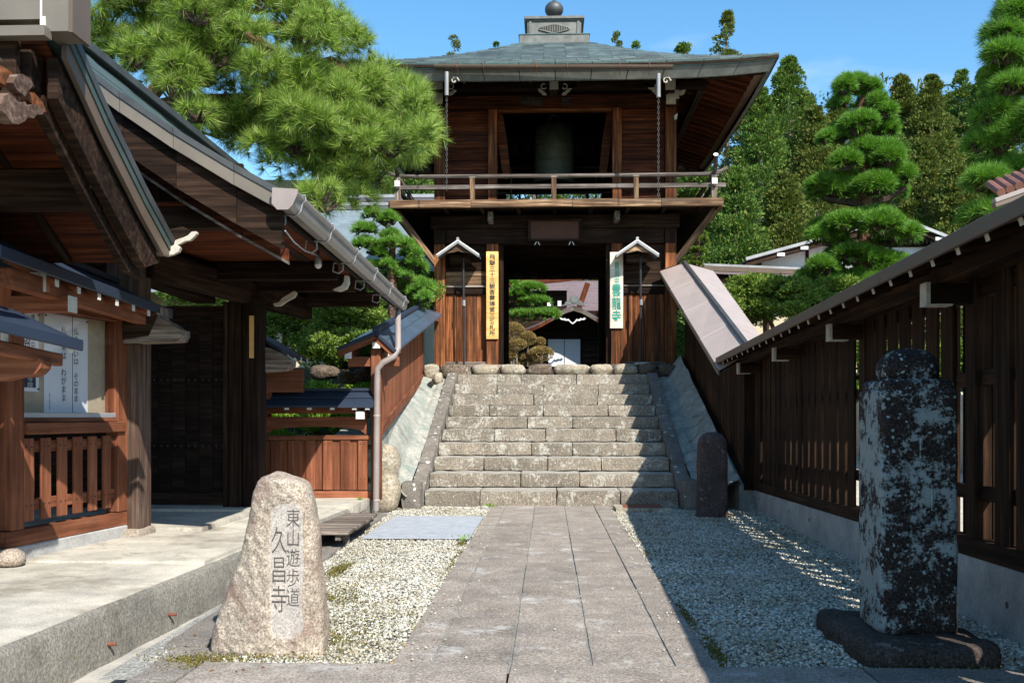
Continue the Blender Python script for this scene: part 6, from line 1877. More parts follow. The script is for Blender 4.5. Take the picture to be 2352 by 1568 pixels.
# ================================================================== NOTICE BOARD FENCE
nb = thing('notice_board', 'roofed reddish wooden notice board with glass case over a slatted fence', 'notice board', (-3.95, 8.2, PZ))
P0 = Vector((-4.045, 7.35, 0)); P1 = Vector((-3.87, 8.95, 0))
U = (P1 - P0).normalized(); Nn = Vector((U.y, -U.x, 0))       # Nn points towards the path
def L3(s, n, z): return P0 + U * s + Nn * n + Vector((0, 0, z))
LEN = (P1 - P0).length
def nbox(name, s0, s1, n0, n1, z0, z1, mat, parent=nb, c=0.005, grain=None):
    """block in the notice board's own frame: s along it, n towards the path"""
    dims = (s1 - s0, n1 - n0, z1 - z0); k = grain if grain is not None else max(range(3), key=lambda a: dims[a])
    sm, nm_, zm = (s0 + s1) / 2, (n0 + n1) / 2, (z0 + z1) / 2
    if k == 0: return beam(name, L3(s0, nm_, zm), L3(s1, nm_, zm), n1 - n0, z1 - z0, mat, parent, c)
    if k == 1: return beam(name, L3(sm, n0, zm), L3(sm, n1, zm), s1 - s0, z1 - z0, mat, parent, c)
    return beam(name, L3(sm, nm_, z0), L3(sm, nm_, z1), s1 - s0, n1 - n0, mat, parent, c, side=tuple(U))
nbox('footing', -2.5, LEN + 0.02, -0.07, 0.05, PZ - 0.02, PZ + 0.12, S_CONC, c=0.01)
nbox('sill', -0.10, LEN + 0.03, -0.06, 0.045, PZ + 0.122, PZ + 0.245, W_NEW)
nbox('post', -0.06, 0.10, -0.07, 0.055, PZ + 0.25, 2.30, W_NEW, grain=2)
nbox('post', LEN - 0.17, LEN + 0.02, -0.07, 0.05, PZ + 0.25, 2.22, W_NEW, grain=2)
s0, s1 = 0.11, LEN - 0.18
for i in range(6):
    a = s0 + (s1 - s0) * (i + 0.02) / 6
    pk = nbox('slat', a, a + 0.125, 0.022, 0.040, 0.50, 1.135, W_NEW, c=0.003, grain=2)
    for zz in (0.62, 1.07):
        for ds in (0.03, 0.095):
            c0 = L3(a + ds, 0.040, zz); m = MB(); m.tube([c0, c0 + Nn * 0.004], 0.007, 6); m.build('nail', M_IRON, pk)
    nbox('slat', a + 0.125, a + 0.215, -0.035, -0.018, 0.52, 1.12, W_NEW, c=0.003, grain=2)
for zz in (0.62, 1.07): nbox('rail', s0 - 0.02, s1 + 0.04, -0.014, 0.018, zz - 0.045, zz + 0.045, W_NEW)
nbox('shelf_rail', s0 - 0.0, s1 + 0.10, -0.06, 0.075, 1.165, 1.255, W_NEW)
nbox('shelf_rail', s0, s1 + 0.06, -0.06, 0.045, 1.257, 1.29, W_NEW)
nbox('back_board', s0 - 0.02, s1 + 0.02, -0.10, -0.075, 1.29, 2.26, P_CORK)
nbox('case_side', s1 - 0.005, s1 + 0.015, -0.07, 0.03, 1.29, 2.2, W_NEW, grain=2)
nbox('track', s0, s1, 0.0, 0.035, 1.292, 1.335, M_ALU)
nbox('case_head', s0 - 0.02, s1 + 0.02, -0.08, 0.04, 2.15, 2.26, W_NEW)
gm = (s0 + s1) / 2 + 0.02
nbox('glass_pane', s0, gm, 0.010, 0.014, 1.336, 2.148, GLASS, c=0.0005)
nbox('glass_pane', gm + 0.002, s1 - 0.006, 0.018, 0.022, 1.336, 2.148, GLASS, c=0.0005)
nbox('pane_edge', gm - 0.004, gm + 0.002, 0.0145, 0.0175, 1.336, 2.148, M_IRON, c=0.0005, grain=2)
# papers: positions along s from photo pixels
def s_of(px):
    # intersection of the view ray (ground plan) with the board line
    d = CAM_F + CAM_R * ((px - 1176) / F)
    A = np.array([[d.x, -U.x], [d.y, -U.y]]); t, s = np.linalg.solve(A, np.array([P0.x, P0.y])); return float(s)
pa = nbox('poster', s_of(34), s_of(108), -0.073, -0.071, 1.50, 2.13, P_PAPER, c=0.0005)
pb = nbox('poster', s_of(120), s_of(219), -0.073, -0.071, 1.31, 2.14, P_PAPER, c=0.0005)
nbox('print_block', s_of(71), s_of(88), -0.0705, -0.070, 1.66, 2.09, P_NAVY, pa, c=0.0001)
nbox('print_block', s_of(74), s_of(101), -0.0705, -0.070, 1.53, 1.62, P_NAVY, pa, c=0.0001)
def ntext(key, px, z, parent):
    put_text(TX[key], 'lettering', L3(s_of(px), -0.0685, z), parent, nrm=Nn)
ntext('n3', 79.5, 1.875, pa); ntext('n4', 94, 1.86, pa); ntext('n5', 64, 1.86, pa); ntext('n6', 52, 1.86, pa); ntext('n7', 88, 1.575, pa)
ntext('n1', 192, 1.74, pb); ntext('n2', 164, 1.74, pb); ntext('n8', 132, 1.42, pb)
for px, z in ((106, 2.11), (123, 2.12), (216, 2.12), (106, 1.52)):
    c0 = L3(s_of(px), -0.069, z); m = MB(); m.tube([c0, c0 + Nn * 0.006], 0.008, 8); m.build('pin', M_IRON, nb)
# roof of the notice board
E0, E1 = Vector((-3.49, 6.2, 2.37)), Vector((-3.56, 9.28, 2.29))
R0, R1 = Vector((-3.95, 6.2, 2.62)), Vector((-3.93, 9.28, 2.50))
K0, K1 = Vector((-4.45, 6.2, 2.37)), Vector((-4.33, 9.28, 2.29))
for i in range(4):
    t0, t1 = i / 4 + 0.002, (i + 1) / 4 - 0.002
    for A, A2, B, B2 in ((E0, E1, R0, R1), (R0, R1, K0, K1)):
        m = MB(); m.slab([A + (A2 - A) * t0, A + (A2 - A) * t1, B + (B2 - B) * t1, B + (B2 - B) * t0], 0.03); m.build('roof_panel', M_BLUE, nb)
beam('eave_flashing', E0 + Vector((0.01, 0, -0.02)), E1 + Vector((0.01, 0, -0.02)), 0.025, 0.085, M_BLUE, nb)
beam('ridge_cap', R0 + Vector((0, 0, 0.02)), R1 + Vector((0, 0, 0.02)), 0.08, 0.05, M_BLUE, nb)
for px in (130, 180.5, 227, 268, 306, 341, 363):
    xx = -3.53; y = at(px, 700, X=xx).y; z = 2.37 - 0.026 * (y - 6.2) - 0.085
    rf = beam('rafter', (xx, y, z), (xx - 0.38, y, z + 0.17), 0.045, 0.045, W_NEW, nb)
    box('painted_tip', xx, xx + 0.006, y - 0.025, y + 0.025, z - 0.03, z + 0.022, P_WHITE, rf, c=0.001)
beam('purlin', (-3.66, 6.6, 2.245), (-3.66, 9.12, 2.19), 0.09, 0.13, W_NEW, nb)
beam('cap_board', (-4.0, 6.9, 2.335), (-3.87, 9.1, 2.29), 0.12, 0.06, W_NEW, nb)
pn = box('arm', -4.0, -3.56, 7.27, 7.39, 2.08, 2.2, W_NEW, nb)
box('painted_end', -3.558, -3.55, 7.262, 7.398, 2.08, 2.2, P_WHITE, pn, c=0.002)
pn = box('purlin_end', -3.71, -3.60, 7.02, 7.10, 2.20, 2.33, W_NEW, nb); box('painted_end', -3.715, -3.595, 7.012, 7.019, 2.195, 2.335, P_WHITE, pn, c=0.002)
# nearer fence bay, cut by the left edge of the picture
lf = thing('side_fence_roof', 'dark blue capped fence end with rounded brown beam nose at the left edge', 'fence', (-3.3, 6.2, PZ))
A, B = at(-60, 722, Y=5.4), at(185, 783, Y=6.5)
m = MB(); m.slab([A, B, B + Vector((-0.5, 0.1, 0.22)), A + Vector((-0.5, 0.1, 0.22))], 0.03); m.build('roof_panel', M_BLUE, lf)
beam('eave_flashing', A + Vector((0.012, 0, -0.03)), B + Vector((0.012, 0, -0.03)), 0.02, 0.075, M_BLUE, lf)
beam('purlin', A + Vector((-0.12, 0.05, -0.13)), B + Vector((-0.12, -0.05, -0.13)), 0.06, 0.08, W_NEW, lf)
p = at(14, 770, Y=5.9); box('painted_tip', p.x - 0.03, p.x + 0.02, p.y - 0.01, p.y, p.z - 0.04, p.z + 0.03, P_WHITE, lf, c=0.002)
p = at(163, 799, Y=6.4); box('painted_tip', p.x - 0.02, p.x + 0.015, p.y - 0.01, p.y, p.z - 0.03, p.z + 0.03, P_WHITE, lf, c=0.002)
m = MB(); m.prism([at(a, b, Y=6.15) for a, b in ((-60, 818), (60, 816), (88, 820), (95, 828), (93, 845), (82, 857), (66, 865), (40, 864), (20, 868), (8, 872), (-60, 876))], (0, 0.13, 0)); m.build('beam_nose', W_NEW, lf)
m = MB(); m.prism([at(a, b, Y=6.16) for a, b in ((-60, 780), (20, 785), (22, 816), (-60, 816))], (0, 0.12, 0)); m.build('beam_block', W_NEW, lf)
tag(rock('corner_stone', (-3.96, 7.2, PZ + 0.06), (0.22, 0.26, 0.15), S_PINK, seed=66, sub=2), 'small reddish rock on the platform at the left edge of the picture', 'rock')
box('post', -4.22, -4.04, 6.95, 7.10, PZ, 1.7, W_NEW, lf, grain=2)

# hall end wall beam filling the dark upper left
box('upper_board', -6.0, -2.95, 5.42, 5.48, 2.95, 3.40, W_BLACK, ga_)
box('worn_beam', -6.0, -3.02, 5.34, 5.42, 3.12, 3.28, W_PLATE, ga_)

# ================================================================== TERRAIN BEHIND
def grid(name, xs, ys, zf, mat, seed=1, amp=0.0):
    V = [(x, y, zf(x, y)) for y in ys for x in xs]; V = np.array(V)
    if amp: V[:, 2] += amp * wav(V, 0.25, seed)
    n = len(xs)
    Fc = [[j * n + i, j * n + i + 1, (j + 1) * n + i + 1, (j + 1) * n + i] for j in range(len(ys) - 1) for i in range(n - 1)]
    o = wobj(name, V, Fc, mat, smooth=True); o['kind'] = 'structure'; return o
def hill(y, x=40.0):
    k = max(0.0, y - (38.0 + 24.0 * math.exp(-((x - 0.5) / 9.5) ** 4)))
    return 2.33 + (0.62 * k * (k / (k + 4.0)) if k < 24 else 0.62 * 24 * 24 / 28 + 0.25 * (k - 24))
grid('hillside', np.linspace(-120, 120, 49), np.concatenate([np.linspace(21.02, 40, 12), np.linspace(42, 62, 12), np.linspace(70, 160, 8)]), lambda x, y: hill(y, x), G_HILL, 2, 0.25)
sstep = lambda a, b, v: max(0.0, min(1.0, (v - a) / (b - a))) ** 2 * (3 - 2 * max(0.0, min(1.0, (v - a) / (b - a))))
grid('garden_bank', np.linspace(-40, -2.85, 40), np.linspace(13.35, 21.3, 26), lambda x, y: 0.15 + 0.9 * sstep(13.5, 15.2, y) + 1.3 * sstep(14.5, 21.0, y), G_SOIL, 3, 0.08)
grid('garden_bank', np.linspace(6.1, 50, 24), np.linspace(2.0, 21.3, 16), lambda x, y: 1.2 + 1.1 * sstep(10, 21.0, y), G_SOIL, 4, 0.05)
sheet('yard', [(2.95, 20.9, 0.6), (6.1, 20.9, 0.6), (6.1, 21.3, 2.33), (2.95, 21.3, 2.33)], S_MORTAR)
rbox('terrace_wall', -2.75, 2.95, 20.52, 21.2, 1.4, 2.29, S_PBASE, None, res=0.2, amp=0.02, rnd=0.04, seed=33)
bpy.data.objects['terrace_wall']['kind'] = 'structure'

# ================================================================== HOUSES BEHIND
# temple office seen through the gateway
hs = thing('temple_office', 'dark wooden building with pale double doors seen through the gateway', 'building', (1.0, 46, 2.33))
def hp(px, py, Y): return at(px, py, Y=Y)
Yh = 46.0
d0, d1 = hp(1258.8, 779, Yh), hp(1332.6, 779, Yh); mid = hp(1296, 779, Yh).x
box('door', d0.x, mid - 0.015, Yh - 0.03, Yh, 2.35, d0.z, P_DOOR, hs); box('door', mid + 0.015, d1.x, Yh - 0.03, Yh, 2.35, d0.z, P_DOOR, hs)
box('door_gap', mid - 0.015, mid + 0.015, Yh + 0.0, Yh + 0.02, 2.35, d0.z, W_BLACK, hs, grain=2)
for k in range(10):
    z0 = 2.33 + k * 0.25
    box('wall_plank', d1.x + 0.02, 3.6, Yh + 0.02, Yh + 0.06, z0, z0 + 0.245, W_BLACK, hs); box('wall_plank', -1.1, d0.x - 0.02, Yh + 0.02, Yh + 0.06, z0, z0 + 0.245, W_BLACK, hs)
box('door_head', -1.2, 3.6, Yh - 0.06, Yh + 0.06, d0.z, d0.z + 0.46, W_BLACK, hs)
box('gable_wall', -1.1, 3.4, Yh + 0.1, Yh + 0.15, d0.z + 0.3, 6.2, W_BLACK, hs)
ap = hp(1317.5, 702, Yh - 1.6)
gprof = [(0, 0), (0.40, -0.13), (1.00, -0.48), (1.53, -0.77), (2.15, -1.02)]
for s_ in (-1, 1):
    for j in range(4):
        (a, za), (b, zb) = gprof[j], gprof[j + 1]
        for k in range(3):
            y0, y1 = Yh - 1.6 + k * 1.5, Yh - 1.6 + (k + 1) * 1.5 - 0.01
            m = MB(); m.slab([(ap.x + s_ * a, y0, ap.z + za), (ap.x + s_ * b, y0, ap.z + zb), (ap.x + s_ * b, y1, ap.z + zb), (ap.x + s_ * a, y1, ap.z + za)], 0.06); m.build('roof_panel', T_GREYROOF, hs)
        m = MB(); m.prism([(ap.x + s_ * a, Yh - 1.63, ap.z + za - 0.06), (ap.x + s_ * b, Yh - 1.63, ap.z + zb - 0.06), (ap.x + s_ * b, Yh - 1.63, ap.z + zb - 0.22), (ap.x + s_ * a, Yh - 1.63, ap.z + za - 0.22)], (0, 0.05, 0)); m.build('barge_board', W_GREY if j < 2 else W_SOFFIT, hs)
cr = []
for zx, zy in ((750, 997), (760, 985), (775, 980), (785, 960), (800, 950), (815, 940), (825, 915), (845, 903), (870, 900), (892, 905), (905, 920), (912, 940), (930, 950), (945, 965), (955, 982), (970, 1000), (900, 985), (862, 978), (820, 985)):
    cr.append(at((1170 + zx / 3.733) * 0.9408, (480 + zy / 3.733) * 0.9408, Y=Yh - 1.7))
m = MB(); m.prism(cr, (0, 0.15, 0)); m.build('crest_tile', M_FINIAL, hs)
c = at((1170 + 865 / 3.733) * 0.9408, (480 + 935 / 3.733) * 0.9408, Y=Yh - 1.72); m = MB(); m.tube([c, c + Vector((0, 0.04, 0))], 0.15, 16); m.build('crest_disc', M_FASCIA, hs)
wv = []
for zx, zy in ((730, 1106), (745, 1100), (765, 1112), (780, 1104), (795, 1118), (815, 1112), (830, 1132), (852, 1150), (872, 1132), (888, 1112), (905, 1120), (925, 1104), (940, 1114), (955, 1100), (972, 1108), (958, 1124), (935, 1122), (915, 1132), (892, 1130), (872, 1148), (853, 1162), (832, 1148), (812, 1128), (790, 1130), (768, 1124), (748, 1122)):
    wv.append(at((1170 + zx / 3.733) * 0.9408, (480 + zy / 3.733) * 0.9408, Y=Yh - 1.66))
m = MB(); m.prism(wv, (0, 0.03, 0)); m.build('white_pendant', P_WHITE, hs)
# big roof behind it
hb = thing('temple_hall', 'wide hall with purple-brown seamed roof behind the door building', 'building', (0.5, 52, 2.33))
box('wall', -4.6, 6.0, 50.8, 51.6, 2.33, 6.2, W_BLACK, hb)
n = 15
for k in range(n):
    t0, t1 = k / n, (k + 1) / n
    y0, y1 = 49.5 + 4.9 * t0, 49.5 + 4.9 * t1; z0, z1 = 5.79 + 2.9 * t0, 5.79 + 2.9 * t1
    m = MB(); m.slab([(-4.8, y0, z0 + 0.04), (6.2, y0, z0 + 0.04), (6.2, y1, z1), (-4.8, y1, z1)], 0.04); m.build('roof_course', T_PURPLE, hb)
beam('eave_fascia', (-4.8, 49.47, 5.70), (6.2, 49.47, 5.70), 0.08, 0.14, M_FASCIA, hb)
for px, py in ((1200, 695), (1222, 694), (1247, 692), (1356, 684), (1375, 693)):
    p = at(px, 693, Y=49.8); box('snow_guard', p.x - 0.19, p.x + 0.19, 49.7, 49.8, 5.94, 6.05, P_CREAM, hb)
hd = thing('dark_gabled_roof', 'dark red-brown gabled roof high in the gateway view', 'building', (-0.8, 49, 2.33))
box('wall', -4.6, 0.9, 49.0, 49.3, 2.33, 7.5, W_BLACK, hd)
for (x0, z0, x1, z1) in ((-4.8, 7.2, -1.0, 7.75), (-1.0, 7.75, 1.6, 8.0)):
    m = MB(); m.slab([(x0, 48.0, z0), (x1, 48.0, z1), (x1, 49.4, z1 + 0.5), (x0, 49.4, z0 + 0.5)], 0.14); m.build('roof_panel', W_SOFFIT, hd)
beam('barge_board', at(1322, 730, Y=47.9), at(1350, 650, Y=47.9), 0.1, 0.26, W_SOFFIT, hd)
for px in (1261, 1285): p = at(px, 697, Y=47.9); box('painted_tip', p.x - 0.09, p.x + 0.09, 47.85, 47.93, p.z - 0.13, p.z + 0.13, P_WHITE, hd)

# blue-grey tiled main hall roof on the left
mh = thing('main_hall', 'large hall with blue-grey tiled roof behind the left garden pine', 'building', (-9, 30, 2.33))
box('wall', -20, -3.6, 28.9, 36, 2.33, 5.6, P_OCHRE, mh)
nc = 52
for k in range(nc):
    t0, t1 = k / nc, (k + 1) / nc
    y0, y1 = 27.2 + 6.4 * t0, 27.2 + 6.4 * t1; z0, z1 = 4.75 + 3.55 * t0, 4.75 + 3.55 * t1
    m = MB(); m.slab([(-22, y0, z0 + 0.035), (-2.6, y0, z0 + 0.035), (-2.6, y1, z1), (-22, y1, z1)], 0.04); m.build('tile_course', T_TILE, mh)
for k in range(4): box('ridge_course', -21, -3.0, 33.5, 33.8, 8.3 + k * 0.13, 8.3 + k * 0.13 + 0.115, M_STEEL if k % 2 else T_GREYROOF, mh)
m = MB(); m.slab([(-22, 33.8, 8.3), (-2.6, 33.8, 8.3), (-2.6, 40, 4.8), (-22, 40, 4.8)], 0.05); m.build('rear_slope', T_TILE, mh)

# house on the right with white gable
hr = thing('white_gabled_house', 'house with white plaster gable and grey roofs behind the clipped pine', 'house', (10, 31, 2.33))
Yr = 32.0
A = at(1712, 597, Y=Yr - 0.7); B = at(2062, 502, Y=Yr - 0.7); C_ = at(2200, 556, Y=Yr - 0.7); D_ = C_ + (C_ - B) * 1.0
for (p, q) in ((A, B), (B, D_)):
    dirr = (q - p); nseg = max(2, int(dirr.length / 1.2))
    for k in range(nseg):
        a = p + dirr * (k / nseg); b = p + dirr * ((k + 1) / nseg) - dirr.normalized() * 0.008
        m = MB(); dy = Vector((0, 5, 0)); m.slab([a, b, b + dy, a + dy], 0.05); m.build('roof_panel', T_GREYROOF, hr)
    beam('verge_tile', p + Vector((0, -0.05, 0.02)), q + Vector((0, -0.05, 0.02)), 0.10, 0.10, M_STEEL, hr)
    beam('barge_board', p + Vector((0, 0.02, -0.13)), q + Vector((0, 0.02, -0.13)), 0.06, 0.16, W_BLACK, hr)
Bw = Vector((B.x, Yr, B.z - 0.1))
def roofz(x): return (A.z + (B.z - A.z) * (x - A.x) / (B.x - A.x) if x < B.x else B.z + (D_.z - B.z) * (x - B.x) / (D_.x - B.x)) - 0.06
xsn = [A.x + 0.6, 8.2, 9.9, B.x, 12.3, D_.x - 0.3]
for i in range(5):
    a, b = xsn[i] + 0.05, xsn[i + 1] - 0.05
    m = MB(); m.prism([(a, Yr, 5.0), (b, Yr, 5.0), (b, Yr, roofz(b)), (a, Yr, roofz(a))], (0, 0.1, 0)); m.build('plaster_panel', P_PLASTER, hr)
    m = MB(); m.prism([(b, Yr - 0.03, 5.0), (b + 0.10, Yr - 0.03, 5.0), (b + 0.1, Yr - 0.03, roofz(b + 0.1)), (b, Yr - 0.03, roofz(b))], (0, 0.1, 0)); m.build('timber_stud', W_BLACK, hr)
x = B.x - 1.7
while x < B.x + 1.2:
    zt_ = roofz(x) - 0.05
    box('gable_lattice', x, x + 0.07, Yr - 0.06, Yr - 0.02, max(6.75, zt_ - 0.75), zt_, W_BLACK, hr, grain=2); x += 0.13
box('gable_tie', B.x - 1.9, B.x + 1.5, Yr - 0.08, Yr - 0.01, 6.66, 6.76, W_BLACK, hr)
for px, py in ((1965, 605), (1908, 621), (2291, 583)):
    p = at(px, py, Y=Yr - 0.75)
for zx, zy in ((950, 588), (800, 630), (1810, 530)):
    p = at((1600 + zx / 2.6133) * 0.9408, (380 + zy / 2.6133) * 0.9408, Y=Yr - 0.72); box('painted_end', p.x - 0.12, p.x + 0.12, Yr - 0.75, Yr - 0.7, p.z - 0.06, p.z + 0.05, P_WHITE, hr)
# lower roof in front
a, b = at(1608, 604, Y=29.0), at(1990, 622, Y=29.0)
for k in range(8):
    t0, t1 = k / 8, (k + 1) / 8
    p, q = a + (b - a) * t0, a + (b - a) * t1 - Vector((0.01, 0, 0))
    m = MB(); m.slab([p + Vector((0, 0, -0.02)), q + Vector((0, 0, -0.02)), q + Vector((0, 2.8, 0.45)), p + Vector((0, 2.8, 0.45))], 0.05); m.build('lower_roof_panel', T_PURPLE, hr)
for dz, w, mt in ((-0.05, 0.07, M_STEEL), (-0.155, 0.14, M_BROWN), (-0.27, 0.07, T_PURPLE)):
    beam('roof_edge', a + Vector((0, -0.02, dz)), b + Vector((0.6, -0.02, dz)), 0.10, w, mt, hr)
box('lower_wall', a.x + 0.5, b.x + 1, 29.9, 30.0, 2.33, 5.6, P_OCHRE, hr)
for x in (a.x + 0.5, 6.4, 8.2, 10.0): box('wall_post', x, x + 0.15, 29.86, 29.9, 2.33, 5.6, W_BLACK, hr, grain=2)
box('dark_eave', a.x + 0.2, b.x + 1, 29.4, 29.9, 5.40, 5.55, W_BLACK, hr)
# corner of a nearer roof at the right edge
nr = thing('tiled_roof_corner', 'corner of a red-brown tiled roof with gutter at the right edge', 'roof', (5.6, 12, 3.9))
p0, p1 = at(2282, 474, Y=12.0), at(2420, 425, Y=12.0)
for dz, w, mt in ((0.0, 0.05, M_BROWN), (0.06, 0.055, M_PIPE)): beam('gutter', p0 + Vector((0, 0, dz)), p1 + Vector((0, 0, dz)), 0.10, w, mt, nr)
M_REDTILE = plain('red_brown_tile', (0.22, 0.09, 0.06), 0.6, var=0.3)
for k in range(6):
    a_ = p0 + (p1 - p0) * (0.12 + k * 0.15); m = MB(); m.tube([a_ + Vector((0.0, -0.02, 0.13)), a_ + Vector((0.22, 0.8, 0.42))], 0.05, 8); m.build('roof_tile', M_REDTILE, nr)
beam('eave_shadow_board', p0 + Vector((0.12, 0.1, -0.07)), p1 + Vector((0.2, 0.1, -0.07)), 0.2, 0.12, W_BLACK, nr)
box('wall', 6.4, 8.5, 12.6, 14.5, 1.2, 3.9, P_OCHRE, nr)

# ================================================================== TREES
def trunk_mesh(m, pts, r):
    m.tube(pts, r, 8)

def cedar(px, ptop, Y, rad, mat, label, n=170, per=60, group='tall cedars on the hillside', leaf=0.20, bare=0.12, kind=0, zb=None):
    top = at(px, ptop, Y=Y); z0 = hill(Y, top.x) if zb is None else zb
    H_ = top.z - z0
    root = thing('cedar_tree', label, 'tree', (top.x, Y, z0 - 0.2), group)
    m = MB(); m.tube([(top.x, Y, z0 - 0.3), (top.x + 0.05, Y, z0 + H_ * 0.5), (top.x, Y, top.z - 0.3)], [0.035 * rad * 3 + 0.08, 0.10 + 0.02 * rad, 0.02], 7); smoothed(m.build('trunk', B_CEDAR, root))
    t = bare + (1 - bare) * rng.random(n) ** 1.15
    rr = rad * 1.22 * np.clip((1 - t), 0.0, 1) ** 0.86 + 0.05
    rr *= 0.72 + 0.42 * rng.random(n)
    a = rng.random(n) * 2 * math.pi
    f = np.where(rng.random(n) < 0.8, 0.80 + 0.2 * rng.random(n), 0.3 + 0.5 * rng.random(n))
    cx = top.x + rr * f * np.cos(a); cy = Y + rr * f * np.sin(a); cz = z0 + H_ * t - 0.12 * rr
    Cs, Ds = [], []
    for i in range(n):
        sz = (0.16 + 0.42 * (1 - t[i]) ** 0.6) * (0.75 + 0.5 * rng.random()) * (rad / 2.2) ** 0.5
        P, O = shell((cx[i], cy[i], cz[i]), (sz, sz, sz * 0.62), per, top=0.6, fill=0.3)
        od = np.array([math.cos(a[i]), math.sin(a[i]), 0.25])
        Ds.append(unit(O * 0.7 + od * 0.5 + np.array([0, 0, 0.25]) + 0.35 * rng.normal(size=P.shape))); Cs.append(P)
    C = np.concatenate(Cs); D = np.concatenate(Ds)
    leaves('crown', C, D, leaf, leaf * 0.42, mat, root, origin=(top.x, Y, z0))
    if kind:   # a few bare sticks at the top
        m = MB()
        for k in range(14):
            tt = 0.78 + 0.2 * rng.random(); an = rng.random() * 6.28; L = 0.9 * (1.05 - tt) * 4
            b = Vector((top.x, Y, z0 + H_ * tt)); m.tube([b, b + Vector((math.cos(an) * L, math.sin(an) * L, 0.25 * L))], [0.03, 0.008], 5)
        m.build('dead_twigs', B_CEDAR, root)['kind'] = 'stuff'
    return root

ced = [
    (1668, 32, 50, 2.9, L_CEDARB, 'tallest cedar, standing above the right slope of the tower roof', 240, 0),
    (1570, 80, 54, 2.5, L_CEDAR, 'narrow cedar top just left of the tallest one above the roof', 150, 0),
    (1417, 78, 58, 1.7, L_CEDARB, 'small rounded cedar tip right of the roof finial', 90, 0),
    (1460, 96, 60, 1.3, L_CEDAR, 'thin wispy tree tip between the finial and the taller cedars', 60, 1),
    (1043, 88, 56, 2.0, L_CEDARB, 'small open tree top left of the finial above the pine', 70, 0),
    (1142, 98, 62, 1.2, L_CEDAR, 'tiny tree tip just above the roof left of the finial', 40, 0),
    (1812, 138, 47, 3.3, L_CEDAR, 'broad cedar with reddish dead top right of the tower eave', 420, 1),
    (1745, 210, 43, 2.9, L_CEDAR, 'bright green cedar directly behind the tower eave corner', 420, 0),
    (1872, 250, 45, 2.5, L_CEDARB, 'olive cedar between the dead-topped one and the clipped pine', 330, 0),
    (1978, 178, 52, 1.7, L_CEDAR, 'cedar whose tip shows just above the clipped pine', 200, 0),
    (2072, 176, 50, 2.2, L_CEDARB, 'pointed olive cedar right of the clipped pine top', 320, 0),
    (2140, 180, 48, 2.5, L_CEDARB, 'conical cedar in the middle of the right hand row', 360, 0),
    (2208, 163, 52, 1.6, L_CEDAR, 'slim dark cedar left of the twin-topped one', 220, 0),
    (2262, 162, 50, 2.2, L_CEDAR, 'twin-topped cedar partly behind the right edge pine', 300, 0),
    (2200, 380, 40, 2.3, L_CEDARB, 'lower rounded cedar above the white gabled house', 300, 0),
    (2120, 330, 42, 2.4, L_CEDARB, 'dense olive cedar filling the gap right of the clipped pine', 330, 0),
    (2290, 300, 42, 2.6, L_CEDAR, 'dark green cedar behind the right edge pine', 300, 0),
    (1690, 395, 38.5, 2.3, L_CEDAR, 'low bright cedar behind the veranda corner', 320, 0),
    (1800, 400, 39.5, 2.4, L_CEDARB, 'low yellowish cedar with bare trunk left of the clipped pine', 320, 0),
    (2050, 300, 46, 2.6, L_CEDAR, 'green cedar low behind the clipped pine', 280, 0),
    (940, 300, 40, 2.6, L_CEDAR, 'cedar seen between the big pine and the tower', 260, 0),
    (800, 240, 46, 3.0, L_CEDARB, 'cedar mostly hidden behind the big pine', 220, 0),
    (1225, 235, 64, 4.4, L_CEDAR, 'cedar showing through the bell opening, left of the bell', 260, 0),
    (1345, 245, 64, 4.4, L_CEDAR, 'cedar showing through the bell opening, right of the bell', 260, 0),
    (1600, 330, 41, 2.2, L_CEDAR, 'cedar behind the right side of the veranda', 240, 0),
    (1775, 225, 56, 3.0, L_CEDARB, 'shaded cedar in the second row close to the tower eave', 260, 0),
    (1845, 215, 57, 2.8, L_CEDAR, 'slender cedar in the second row above the olive one', 260, 0),
    (1925, 245, 58, 3.0, L_CEDARB, 'cedar tip left of the clipped pine in the second row', 260, 0),
    (2028, 240, 57, 2.8, L_CEDAR, 'cedar filling behind the right side of the clipped pine', 260, 0),
    (2105, 225, 57, 2.8, L_CEDAR, 'second row cedar between the two pointed olive ones', 260, 0),
    (2175, 225, 57, 2.8, L_CEDARB, 'second row cedar between the conical and the slim one', 260, 0),
    (1715, 215, 50, 2.6, L_CEDAR, 'cedar close behind the tower eave, left of the dead-topped one', 260, 0),
    (2240, 230, 56, 2.8, L_CEDAR, 'second row cedar left of the edge pine', 240, 0),
    (2315, 215, 55, 3.0, L_CEDARB, 'second row cedar hidden behind the edge pine', 220, 0),
]
for (px, pt, Y, r, mt, lab, n, kd) in ced:
    cedar(px, pt, Y, r, mt, lab, n=n, kind=kd, bare=0.30 if pt > 390 else 0.12, leaf=0.155, per=105)
far = thing('distant_wood', 'distant dark wood on the slope behind the cedars', 'wood', (0, 75, 14)); far['kind'] = 'stuff'
bpy.data.objects.remove(far)
Cs, Ds = [], []
for k in range(260):
    x = rng.uniform(8, 34); y = rng.uniform(54, 62); z = hill(y, x) + rng.uniform(0.0, 6.5)
    P, O = shell((x, y, z), (1.0, 1.0, 0.9), 70, top=0.7); Cs.append(P); Ds.append(unit(O + 0.5 * rng.normal(size=P.shape)))
for k in range(460):
    x = rng.uniform(-15, 8.5); y = rng.uniform(65, 71); z = rng.uniform(5, 21.5) - 0.012 * (x + 3) ** 2
    P, O = shell((x, y, z), (1.3, 1.3, 1.0), 170, top=0.7); Cs.append(P); Ds.append(unit(O + 0.5 * rng.normal(size=P.shape)))
o = leaves('distant_wood', np.concatenate(Cs), np.concatenate(Ds), 0.27, 0.12, L_CEDARB); o['kind'] = 'stuff'

